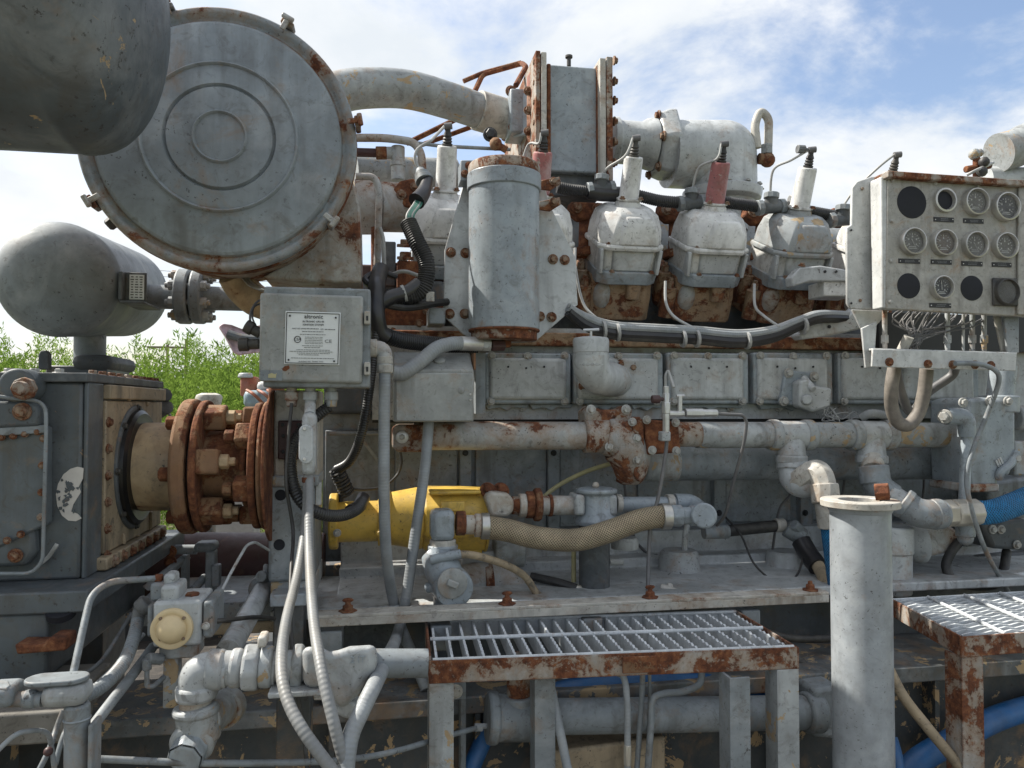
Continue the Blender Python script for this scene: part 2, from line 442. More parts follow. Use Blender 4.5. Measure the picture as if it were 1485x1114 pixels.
paint('tan', (0.42, 0.31, 0.185), 0.28, 0.0, 0.45, 0.55, fade=0.1)
paint('rust', (0.115, 0.050, 0.028), 0.75, 0.0, 0.5, 0.8, bump=0.7, fade=0.0)
paint('rustlight', (0.22, 0.115, 0.060), 0.52, 0.0, 0.4, 0.8, bump=0.6, fade=0.05)
paint('thermo', (0.37, 0.37, 0.36), 0.50, 0.1, 0.6, 0.5, scale=1.7, edge=0.6)
paint('rustedge', (0.34, 0.335, 0.315), 0.56, 0.1, 0.5, 0.65, scale=1.5, bump=0.6)
paint('rusthead', (0.34, 0.24, 0.155), 0.58, 0.1, 0.9, 0.62, scale=1.3, bump=0.5)
paint('redoxide', (0.34, 0.10, 0.06), 0.4, 0.0, 0.4, 0.65, fade=0.15)
paint('redfade', (0.33, 0.12, 0.115), 0.05, 0.42, 0.4, 0.5, fade=0.5, chipc=(0.45, 0.45, 0.43))
paint('skid', (0.050, 0.057, 0.060), 0.2, 0.46, 0.5, 0.6, chipc=(0.40, 0.285, 0.16), fade=0.05, scale=0.8)
paint('skidtop', (0.12, 0.132, 0.138), 0.25, 0.50, 0.7, 0.6, chipc=TAN)
paint('yellow', (0.64, 0.42, 0.075), 0.14, 0.05, 0.36, 0.42, fade=0.06)
paint('beige', (0.335, 0.325, 0.295), 0.16, 0.10, 0.45, 0.45, scale=2.2, chipc=(0.2, 0.17, 0.13), fade=0.2)
paint('white', (0.50, 0.51, 0.50), 0.10, 0.05, 0.25, 0.42, scale=1.5)
paint('barwhite', (0.47, 0.45, 0.405), 0.26, 0.12, 0.5, 0.55, chipc=TAN)
paint('maroon', (0.060, 0.026, 0.026), 0.1, 0.0, 0.3, 0.5, fade=0.04)
paint('boxgrey', (0.29, 0.30, 0.29), 0.20, 0.06, 0.30, 0.42, scale=1.3, chipc=(0.5, 0.38, 0.2), fade=0.2)
paint('galv', (0.52, 0.55, 0.57), 0.03, 0.0, 0.18, 0.42, scale=2, fade=0.35)
paint('rustbolt', (0.26, 0.20, 0.15), 0.5, 0.1, 0.6, 0.6, scale=3, bump=0.5)
paint('greybolt', (0.40, 0.40, 0.38), 0.22, 0.1, 0.5, 0.45, scale=3)
paint('deck', (0.165, 0.155, 0.135), 0.12, 0.12, 0.7, 0.8, fade=0.1)
paint('dirtshade', (0.022, 0.019, 0.017), 0.05, 0.0, 0.6, 0.8, bump=0.9, fade=0.0)  # oily dirt, taken near black so the skid floor's shade is in the colour
paint('mauve', (0.50, 0.36, 0.39), 0.02, 0.0, 0.4, 0.6)
paint('bluegrey', (0.20, 0.29, 0.34), 0.08, 0.12, 0.4, 0.5, chipc=(0.5, 0.5, 0.48))
plain('rubber', (0.018, 0.018, 0.019), 0.55, var=0.4, dust=0.25)
plain('corrug', (0.018, 0.019, 0.021), 0.42, var=0.3, dust=0.12)
plain('tape', (0.014, 0.014, 0.017), 0.35, dust=0.08)
plain('conduit', (0.24, 0.26, 0.275), 0.5, var=0.22, dust=0.35, wave=0.0075)
plain('conduitw', (0.19, 0.195, 0.195), 0.5, var=0.2, dust=0.4, wave=0.0085)
plain('wire', (0.33, 0.335, 0.33), 0.45, dust=0.3)
plain('wiredark', (0.10, 0.10, 0.105), 0.5, dust=0.3)
plain('green', (0.03, 0.17, 0.13), 0.45, dust=0.15)
plain('steel', (0.50, 0.49, 0.46), 0.34, 0.85, dust=0.2)
plain('alu', (0.55, 0.55, 0.54), 0.4, 0.6, dust=0.3)
plain('brasssteel', (0.46, 0.43, 0.37), 0.46, 0.5, dust=0.35, nscale=12)
plain('braid', (0.47, 0.385, 0.265), 0.42, 0.5, var=0.25, weave=135)
plain('bluefab', (0.012, 0.17, 0.38), 0.85, var=0.35, nscale=60, dust=0.16, weave=120)
plain('bluehose', (0.007, 0.085, 0.24), 0.45, var=0.25, dust=0.18)
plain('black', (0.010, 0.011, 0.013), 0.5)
plain('holeblack', (0.006, 0.007, 0.012), 0.75)
plain('oil', (0.008, 0.008, 0.008), 0.34, var=0.5)
plain('plate', (0.66, 0.68, 0.68), 0.35, var=0.06, dust=0.12)
plain('ink', (0.02, 0.02, 0.022), 0.6)
plain('inkgrey', (0.16, 0.165, 0.17), 0.6)
plain('dialgrey', (0.13, 0.13, 0.12), 0.6, var=0.3, nscale=45, dust=0.3)
plain('dialbrown', (0.14, 0.105, 0.085), 0.6, var=0.3, nscale=45, dust=0.3)
plain('dialblack', (0.014, 0.016, 0.02), 0.4)
plain('mark', (0.62, 0.62, 0.6), 0.6)
plain('bezel', (0.50, 0.49, 0.46), 0.35, 0.6, dust=0.25)
plain('cream', (0.60, 0.47, 0.27), 0.45, var=0.1, dust=0.12)
plain('sticker', (0.52, 0.49, 0.45), 0.5, var=0.12)
plain('yellowhose', (0.42, 0.38, 0.20), 0.5, dust=0.3)
plain('hosebrown', (0.17, 0.15, 0.13), 0.65, var=0.35, nscale=40, dust=0.35)
plain('orange', (0.55, 0.24, 0.06), 0.6, dust=0.3)
plain('concrete', (0.32, 0.31, 0.29), 0.9, var=0.3, nscale=5)
plain('pole', (0.16, 0.13, 0.10), 0.9)
# dirty glass over the dials
m = bpy.data.materials.new('dialglass'); m.use_nodes = True; t = m.node_tree; t.nodes.clear()
o_ = t.nodes.new('ShaderNodeOutputMaterial'); a_ = t.nodes.new('ShaderNodeBsdfTransparent'); gl = t.nodes.new('ShaderNodeBsdfPrincipled')
gl.inputs['Base Color'].default_value = (0.20, 0.195, 0.18, 1); gl.inputs['Roughness'].default_value = 0.12
ms = t.nodes.new('ShaderNodeMixShader'); ng = t.nodes.new('ShaderNodeTexNoise'); ng.inputs['Scale'].default_value = 28; ng.inputs['Detail'].default_value = 6
mr = t.nodes.new('ShaderNodeMapRange'); mr.inputs[1].default_value = 0.3; mr.inputs[2].default_value = 0.75; mr.inputs[3].default_value = 0.06; mr.inputs[4].default_value = 0.34
ge = t.nodes.new('ShaderNodeNewGeometry'); t.links.new(ge.outputs['Position'], ng.inputs['Vector'])
t.links.new(ng.outputs['Fac'], mr.inputs[0]); t.links.new(mr.outputs[0], ms.inputs[0]); t.links.new(a_.outputs[0], ms.inputs[1]); t.links.new(gl.outputs[0], ms.inputs[2]); t.links.new(ms.outputs[0], o_.inputs[0])
MAT['dialglass'] = m
def leafmat(name, c1, c2, tr=0.35):
    m = bpy.data.materials.new(name); m.use_nodes = True; t = m.node_tree; t.nodes.clear()
    o = t.nodes.new('ShaderNodeOutputMaterial'); d = t.nodes.new('ShaderNodeBsdfDiffuse'); s = t.nodes.new('ShaderNodeBsdfTranslucent'); x = t.nodes.new('ShaderNodeMixShader')
    x.inputs[0].default_value = tr
    g = t.nodes.new('ShaderNodeNewGeometry'); n = t.nodes.new('ShaderNodeTexNoise'); n.inputs['Scale'].default_value = 1.6; n.inputs['Detail'].default_value = 6
    t.links.new(g.outputs['Position'], n.inputs['Vector'])
    r = t.nodes.new('ShaderNodeValToRGB'); r.color_ramp.elements[0].position = 0.32; r.color_ramp.elements[1].position = 0.68
    r.color_ramp.elements[0].color = (*c1, 1); r.color_ramp.elements[1].color = (*c2, 1)
    t.links.new(n.outputs['Fac'], r.inputs[0]); t.links.new(r.outputs[0], d.inputs[0]); t.links.new(r.outputs[0], s.inputs[0])
    t.links.new(d.outputs[0], x.inputs[1]); t.links.new(s.outputs[0], x.inputs[2]); t.links.new(x.outputs[0], o.inputs[0]); MAT[name] = m
leafmat('leaf', (0.085, 0.15, 0.026), (0.20, 0.29, 0.055), 0.45)
leafmat('leafdark', (0.018, 0.032, 0.014), (0.035, 0.055, 0.022), 0.2)
leafmat('drygrass', (0.22, 0.18, 0.10), (0.36, 0.31, 0.19), 0.3)
def groundmat():                                   # weedy field, oily gravel round the machine
    m = bpy.data.materials.new('ground'); m.use_nodes = True; t = m.node_tree; b = t.nodes['Principled BSDF']; b.inputs['Roughness'].default_value = 0.95
    N = t.nodes.new; L = t.links.new
    g = N('ShaderNodeNewGeometry'); n = N('ShaderNodeTexNoise'); n.inputs['Scale'].default_value = 0.9; n.inputs['Detail'].default_value = 10; n.inputs['Roughness'].default_value = 0.7
    r = N('ShaderNodeValToRGB'); e = r.color_ramp.elements
    e[0].position = 0.38; e[0].color = (0.07, 0.115, 0.028, 1); e[1].position = 0.62; e[1].color = (0.20, 0.175, 0.12, 1)
    k = e.new(0.5); k.color = (0.12, 0.15, 0.04, 1)
    L(g.outputs['Position'], n.inputs['Vector']); L(n.outputs['Fac'], r.inputs[0])
    n2 = N('ShaderNodeTexNoise'); n2.inputs['Scale'].default_value = 22; n2.inputs['Detail'].default_value = 6; L(g.outputs['Position'], n2.inputs['Vector'])
    r2 = N('ShaderNodeValToRGB'); r2.color_ramp.elements[0].position = 0.3; r2.color_ramp.elements[0].color = (0.05, 0.045, 0.038, 1); r2.color_ramp.elements[1].position = 0.7; r2.color_ramp.elements[1].color = (0.17, 0.155, 0.13, 1)
    L(n2.outputs['Fac'], r2.inputs[0])
    ln = N('ShaderNodeVectorMath'); ln.operation = 'LENGTH'; L(g.outputs['Position'], ln.inputs[0])
    ad = N('ShaderNodeMath'); ad.operation = 'MULTIPLY_ADD'; ad.inputs[1].default_value = 4.0; L(n.outputs['Fac'], ad.inputs[0]); L(ln.outputs['Value'], ad.inputs[2])
    mr = N('ShaderNodeMapRange'); mr.inputs[1].default_value = 8.2; mr.inputs[2].default_value = 10.5; L(ad.outputs[0], mr.inputs[0])
    mx = N('ShaderNodeMix'); mx.data_type = 'RGBA'; L(mr.outputs[0], mx.inputs[0]); L(r2.outputs[0], mx.inputs[6]); L(r.outputs[0], mx.inputs[7])
    L(mx.outputs[2], b.inputs['Base Color']); MAT['ground'] = m
groundmat()
# ------------------------------------------------------------------ ground and background
g = G().add([(-1500, -1500, 0), (1500, -1500, 0), (1500, 1500, 0), (-1500, 1500, 0)], [(0, 1, 2, 3)])
struct('ground', g, 'ground', 0)
rnd = random.Random(3)
def leaves(g, c, rx, ry, rz, n, ln, wd, up=0.6):
    for _ in range(n):
        while True:
            p = V((rnd.uniform(-1, 1), rnd.uniform(-1, 1), rnd.uniform(-1, 1)))
            if 0.12 < p.length < 1: break
        q = V((c[0] + p.x * rx, c[1] + p.y * ry, c[2] + p.z * rz))
        if q.z < 0.03: q.z = 0.03 + rnd.random() * 0.2
        d = V((rnd.gauss(0, 0.6) + p.x * 0.5, rnd.gauss(0, 0.6) + p.y * 0.5, rnd.gauss(up, 0.45))).normalized() * ln * rnd.uniform(0.6, 1.3)
        s = d.cross(V((rnd.gauss(0, 1), rnd.gauss(0, 1), rnd.gauss(0, 1)))).normalized() * wd
        g.add([q, q + d * 0.5 + s, q + d, q + d * 0.5 - s], [(0, 1, 2, 3)])
def plume(g, b, h, n, ln, wd, sp):              # one upright feathery shoot
    lean = V((rnd.gauss(0, 0.13), rnd.gauss(0, 0.13), 1))
    for i in range(n):
        t = rnd.random() ** 0.8
        q = V(b) + lean * (h * t) + V((rnd.gauss(0, sp * (1.1 - t)), rnd.gauss(0, sp * (1.1 - t)), 0))
        d = V((rnd.gauss(0, 0.55), rnd.gauss(0, 0.55), rnd.uniform(0.2, 1.1))).normalized() * ln * rnd.uniform(0.6, 1.3)
        s = d.cross(V((rnd.gauss(0, 1), rnd.gauss(0, 1), rnd.gauss(0, 1)))).normalized() * wd
        g.add([q, q + d * 0.5 + s, q + d, q + d * 0.5 - s], [(0, 1, 2, 3)])
g = G()
for k in range(1050):                            # dense feathery thicket
    Y = rnd.uniform(10.2, 17.5); x = rnd.uniform(-11.5, 3.0)
    base = 2.32 + 0.08 * (Y - 10)
    h = base * rnd.uniform(0.78, 1.06) * (1 + 0.10 * math.sin(x * 1.7) + 0.07 * math.sin(x * 4.1 + Y))
    plume(g, (x, Y, 0), h, 250, 0.095, 0.010, 0.34)
o = M('shrub_thicket', None, g, 'leaf', smooth=0)
o['kind'] = 'stuff'; o['label'] = 'dense bright green feathery shrubs growing beyond the engine'; o['category'] = 'shrubs'
g = G()
for k in range(60):
    plume(g, (rnd.uniform(-5.5, 0.5), rnd.uniform(8.4, 10.2), 0), rnd.uniform(0.35, 0.95), 70, 0.13, 0.009, 0.13)
o = M('low_weeds', None, g, 'leaf', smooth=0); o['kind'] = 'stuff'; o['label'] = 'low green weeds in front of the shrub thicket'; o['category'] = 'weeds'
g = G()
for k in range(40):
    plume(g, (rnd.uniform(-4.2, 0.2), rnd.uniform(7.6, 9.6), 0), rnd.uniform(0.15, 0.5), 40, 0.2, 0.006, 0.1)
o = M('dry_grass', None, g, 'drygrass', smooth=0); o['kind'] = 'stuff'; o['label'] = 'tufts of dry straw coloured grass under the rusty coupling'; o['category'] = 'grass'
g = G()
for k in range(46):
    x = rnd.uniform(-120, 70); leaves(g, (x, rnd.uniform(92, 112), 3.0), rnd.uniform(3, 6), 3, rnd.uniform(3.4, 6.2) * (1.35 if -88 < x < -52 else 0.8), 420, 0.9, 0.22, 0.2)
o = M('far_trees', None, g, 'leafdark', smooth=0); o['kind'] = 'stuff'; o['label'] = 'far line of dark trees behind the shrubs'; o['category'] = 'trees'
for i, (px, top, Y, lab) in enumerate([(243, 500, 70, 'far utility pole with a wide crossarm above the shrubs'), (270.5, 492, 60, 'far bare utility pole without crossarm above the shrubs')]):
    t = T('utility_pole', lab, 'pole'); p = P(px, top, Y)
    M('pole_shaft', t, G().cyl((p.x, p.y, 0), p, 0.16, 0.12, 10), 'pole')
    if i == 0: M('crossarm', t, G().box((p.x, p.y - 0.2, p.z - 0.25), (3.2, 0.14, 0.18)), 'pole')
a, b = P(240, 393, 62), P(400, 400, 62)
for k in range(3):
    q = V((0, 0, -0.45 * k)); mid = (a + b) / 2 + q + V((0, 0, -0.3))
    ONE('power_line', 'thin power line, ' + ['highest', 'middle one', 'lowest'][k] + ' of the three beyond the flanged pipe', 'power line',
        G().tube(spl([a + q + (a - b) * 1.5, a + q, mid, b + q, b + q + (b - a) * 1.5], 5), 0.018, 5), 'wiredark', group='power lines beyond the shrubs')
# ---- scrap machinery standing behind the coupling
t = T('scrap_engine', 'small pale blue scrap engine standing in the weeds behind the coupling', 'engine')
M('engine_body', t, G().bx(358, 590, 420, 640, 6.0, 6.5), 'bluegrey', 0.03)
M('valve_cover', t, G().bx(352, 566, 398, 592, 5.95, 6.3), 'bluegrey', 0.04)
M('top_casting', t, G().bx(372, 553, 400, 568, 6.0, 6.25), 'white', 0.03)
M('side_plate', t, G().bx(348, 546, 372, 575, 6.2, 6.4), 'redoxide', 0.015)
M('filler_neck', t, G().cyl(P(356, 548, 6.2), P(356, 541, 6.2), 0.06, 0.05, 12), 'greytan', 0.01)
M('oil_pan', t, G().bx(352, 640, 420, 690, 6.05, 6.5), 'greydark', 0.03)
M('stand', t, G().bx(346, 686, 426, 700, 5.9, 6.6).box((X_(352, 6), 6.2, 0.55), (0.08, 0.5, 1.1)).box((X_(420, 6), 6.2, 0.55), (0.08, 0.5, 1.1)), 'rust')
for x in (362, 378, 392): M('spark_lead', t, G().tube(spl(Q((x - 4, 566, 5.95), (x + 6, 572, 5.85), (x + 22, 588, 5.95))), 0.012, 6), 'redoxide')
g = G()
for k in range(26):
    px, py = rnd.uniform(322, 372), rnd.uniform(600, 640); p = P(px, py, rnd.uniform(5.0, 5.6)); g.sphere(p, rnd.uniform(0.025, 0.06), 1, 1, 0.7, 7)
p = P(345, 645, 5.4); g.sphere((p.x, p.y, p.z - 0.12), 0.30, 1.2, 0.8, 0.6, 10)
o = M('rubble_pile', None, g, 'concrete', smooth=0); o['kind'] = 'stuff'; o['label'] = 'pale heap of broken rubble behind the rusty coupling'; o['category'] = 'rubble'
p = P(345, 650, 5.4)
M2 = ONE('rubble_stand', 'low concrete block carrying the rubble behind the coupling', 'block', G().box((p.x, p.y, p.z / 2 - 0.1), (0.26, 0.3, p.z)), 'concrete', 0.02)
Yp = 5.0
g = G(); ol = [(316, 474), (322, 469), (335, 471), (350, 477), (385, 470), (440, 466), (450, 510), (372, 512), (346, 516), (338, 512), (326, 490)]
g.loft([[P(x, y, Yp) for x, y in ol], [P(x * 0.97 + 11, y * 0.96 + 19, Yp - 0.05) for x, y in ol], [P(x * 0.85 + 54, y * 0.8 + 97, Yp - 0.03) for x, y in ol]])
t = T('fender', 'dusty mauve pressed metal fender of a scrap machine behind the ignition box', 'fender')
M('fender_shell', t, g, 'mauve', 0.015)
M('fender_recess', t, G().tube(spl(Q((330, 484, Yp - 0.06), (350, 490, Yp - 0.06), (375, 492, Yp - 0.06), (420, 490, Yp - 0.06))), 0.028, 10), 'greydark')
p = P(400, 514, Yp); M('support_post', t, G().cyl((p.x, p.y + 0.05, 0), (p.x, p.y + 0.05, p.z + 0.1), 0.05, n=12), 'rust')
# stone roller thing behind the coupling
p = P(303, 577, 3.4)
t = T('round_cap', 'pale round pipe cap standing just beyond the big coupling flange', 'cap')
M('cap_disc', t, G().lathe(p, (0, 0, 1), [(-0.045, 0.045), (0.0, 0.055), (0.012, 0.05), (0.02, 0.03)], 20), 'barwhite')
M('cap_pipe', t, G().cyl((p.x, p.y, 0), (p.x, p.y, p.z - 0.04), 0.035, n=16), 'greymid')
# ------------------------------------------------------------------ skid under the machine
ZD = Z_(1026, 1.75, 450)                         # top of the near skid beam
t = T('skid', 'dark steel skid beams under the whole machine with peeling tan undercoat', 'skid')
xl, xr = -1.9, 3.4
def sbox(ya, yb, za, zb, x0=None, x1=None):
    x0 = xl if x0 is None else x0; x1 = xr if x1 is None else x1
    return G().box(((x0 + x1) / 2, (ya + yb) / 2, (za + zb) / 2), (x1 - x0, yb - ya, abs(za - zb)))
M('beam_top', t, sbox(1.75, 2.0, ZD - .04, ZD), 'skidtop', 0.004)
M('beam_web', t, sbox(1.80, 1.83, ZD - .38, ZD - .04), 'skid')
M('beam_foot', t, sbox(1.72, 2.0, ZD - .41, ZD - .38), 'skidtop', 0.004)
M('back_beam', t, sbox(3.3, 3.5, ZD - .4, ZD), 'skid', 0.004)
M('floor_plate', t, sbox(1.85, 3.4, ZD - .30, ZD - .28), 'dirtshade')  # near-black colour paints in the shade down between the beams
for k, x in enumerate((-1.5, -0.35, 0.9, 2.1)): M('cross_beam', t, sbox(1.95, 3.35, ZD - .36, ZD - .03, x - .07, x + .07), 'skid', 0.004)
for ya in (1.78, 3.32): M('runner', t, sbox(ya, ya + .16, 0, ZD - .41), 'skid')
for px in (480, 690, 905, 1130, 1350): M('stiffener', t, sbox(1.752, 1.80, ZD - .38, ZD - .04, X_(px, 1.75), X_(px, 1.75) + .012), 'skid')
M('pad', t, G().bx(455, 1001, 505, 1015, 1.745, 1.9), 'barwhite', 0.003)
# long base rail the engine stands on
t = T('engine_rail', 'grey base rail under the engine carrying the white angle bar', 'rail')
M('rail_body', t, G().bx(395, 866, 1490, 985, 2.02, 2.16), 'greydark', 0.006)
M('rail_flange', t, G().bx(392, 862, 1495, 876, 1.93, 2.30), 'grey', 0.004)
M('lower_flange', t, G().bx(395, 962, 1490, 975, 1.90, 2.10), 'greydark', 0.004)
bolts(t, [(582, 985), (470, 950), (1245, 985), (668, 1000)], 1.90, 6)
M('wide_web', t, G().bx(390, 975, 1490, 1060, 2.1, 2.2), 'greydark')
# ------------------------------------------------------------------ engine block
t = T('engine_block', 'long grey engine crankcase behind the water pipes', 'engine')
xl, xr = X_(468, 2.4), X_(1500, 2.4)
def xbox(g, xa, xb, ya, yb, Y0, Y1, xm=900):     # long box by pixel rows at its front
    za, zb = Z_(ya, Y0, xm), Z_(yb, Y0, xm)
    return g.box(((xa + xb) / 2, (Y0 + Y1) / 2, (za + zb) / 2), (xb - xa, Y1 - Y0, abs(za - zb)))
M('crankcase', t, xbox(G(), xl, xr + 0.3, 600, 800, 2.42, 3.3), 'greymid')
M('cylinder_deck', t, xbox(G(), X_(540, 2.3), xr + 0.3, 478, 608, 2.27, 3.3), 'grey')
M('deck_lip', t, xbox(G(), X_(540, 2.25), xr + 0.3, 484, 503, 2.235, 2.45), 'rusthead', 0.004)
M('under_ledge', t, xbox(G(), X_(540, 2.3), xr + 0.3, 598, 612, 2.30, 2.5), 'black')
# flat panels of the crankcase side
for a, b in [(472, 563), (573, 664), (690, 793), (812, 905), (925, 1018), (1052, 1146), (1172, 1262), (1290, 1380), (1402, 1490)]:
    M('side_panel', t, xbox(G(), X_(a, 2.405), X_(b, 2.405), 622, 762, 2.408, 2.43), 'greymid', 0.003)
for x in (667, 795, 1035, 1160, 1275):
    M('rib', t, xbox(G(), X_(x, 2.39), X_(x + 17, 2.39), 614, 770, 2.39, 2.43), 'greymid', 0.003)
    bolts(t, [(x + 8, 657), (x + 8, 744)], 2.385, 3, 'black')
# pan and its stepped shelf
prof = [(2.42, 764), (2.33, 768), (2.33, 800), (2.24, 806), (2.24, 820), (1.99, 852), (1.99, 866)]
pts = [V((0, Y, Z_(y, Y, 1000))) for Y, y in prof] + [V((0, 3.3, Z_(866, 1.99, 1000))), V((0, 3.3, Z_(764, 2.42, 1000)))]
M('oil_pan', t, G().prism([V((xl + 0.06, p.y, p.z)) for p in pts], (xr + 0.3 - xl, 0, 0)), 'greyclean', 0.006)
for x in (985, 1140, 700): M('pan_boss', t, G().lathe(P(x, 835, 2.2), (0, 0, 1), [(-0.02, 0.075), (0.03, 0.062), (0.07, 0.058), (0.078, 0.05)], 24), 'grey')
M('pan_pipe', t, G().tube(fil(Q((993, 808, 2.2), (993, 775, 2.2), (1002, 740, 2.25)), 0.04), 0.009, 10), 'grey')
# ---- inspection covers
ic = [(703, 828, 'plain inspection cover beside the white junction box'), (832, 962, ''), (968, 1086, ''), (1093, 1208, ''), (1216, 1300, ''), (1305, 1420, '')]
for i, (a, b, _) in enumerate(ic):
    Yc = 2.22
    c = M('inspection_cover', t, G().bx(a, 512, b, 586, Yc, 2.275), 'greycool', 0.006)
    o = G().bx(a + 7, 519, b - 6, 580, Yc - 0.012, Yc + 0.01)
    M('raised_panel', c, o, 'greyclean', 0.012, seg=3)
    bolts(c, [(a + 10, 516), ((a + b) / 2, 517), (b - 9, 516), (a + 9, 582), (b - 9, 582)], Yc - 0.006, 4.2, 'greybolt')
    for k in range(3): bolts(c, [(a + 34 + 26 * k, 532 + 2 * (k % 2))], Yc - 0.013, 1.6, 'black', washer=False, name='rivet')
bolts(t, [(724, 589), (758, 591), (790, 589), (890, 590), (1005, 592), (1060, 592), (1130, 592), (1180, 592)], 2.262, 4, 'greybolt')
for i, (a, b) in enumerate([(703, 768), (768, 832), (850, 908), (915, 962), (985, 1080), (1100, 1200)]):   # wavy lower gasket flange
    M('gasket_tab', t, G().pp([(a, 586), (b, 586), (b - 4, 592), ((a + b) / 2 + 8, 591), ((a + b) / 2, 596), ((a + b) / 2 - 10, 591), (a + 4, 594)], 2.25, 2.275), 'greycool', 0.002)
# ---- filler elbow
t = T('oil_filler', 'pale grey oil filler elbow with a screw cap on an inspection cover', 'filler')
Ye = 2.06
pth = spl(Q((893, 552, 2.24), (885, 550, 2.15), (868, 546, 2.08), (858, 533, 2.055), (857, 515, 2.05)), 6)
M('elbow', t, G().tube(pth, S(26, 860, 2.08), 24), 'greyclean')
M('neck_collar', t, G().lathe(P(857, 532, 2.05), (0, 0, 1), [(0, 0.049), (S(26, 857, 2.05), 0.049)], 28), 'greyclean', 0.003)
p = P(857, 508, 2.05)
M('cap', t, G().lathe(p, (0, 0, 1), [(-0.008, 0.050), (0.026, 0.051), (0.034, 0.048), (0.037, 0.03)], 28), 'greyclean', 0.002)
M('cap_handle', t, G().cyl(p + V((0, 0, .03)), p + V((0, 0, 0.055)), 0.004, n=8).cyl(p + V((-0.022, 0, 0.056)), p + V((0.022, -0.006, 0.058)), 0.004, n=8), 'alu')
M('base_flange', t, G().lathe(P(895, 552, 2.23), (0, -1, 0), [(-0.02, 0.066), (0.004, 0.066)], 28), 'greyclean', 0.003)
bolts(t, [(918, 533), (900, 528), (900, 569), (845, 560)], 2.21, 4.5)
# ---- terminal block on the fourth cover
t = T('crankcase_sensor', 'small bolted grey casting on an inspection cover with frayed wires', 'sensor')
M('backplate', t, G().pp([(1140, 536), (1185, 542), (1183, 592), (1131, 586)], 2.195, 2.215), 'greycool', 0.005)
M('housing', t, G().pp([(1160, 553), (1172, 548), (1184, 560), (1207, 563), (1205, 590), (1180, 598), (1160, 590)], 2.15, 2.20), 'greyclean', 0.008)
M('nose', t, G().cyl(P(1170, 580, 2.155), P(1170, 580, 2.13), 0.018, 0.014, 16).cyl(P(1165, 548, 2.18), P(1180, 565, 2.14), 0.011, n=12), 'greyclean', 0.003)
bolts(t, [(1144, 541), (1181, 546), (1137, 582), (1176, 590)], 2.192, 5, 'greybolt')
for k in range(7):
    r0 = random.Random(k); pts = [P(1203, 590, 2.17)]
    for j in range(5): pts.append(P(1205 + r0.uniform(-14, 14) + (j * 8 if k % 3 == 0 else 0), 600 + r0.uniform(-8, 13), 2.15 + r0.uniform(-.03, .06)))
    M('loose_wire', t, G().tube(spl(pts, 7), 0.0016, 5), 'wire')
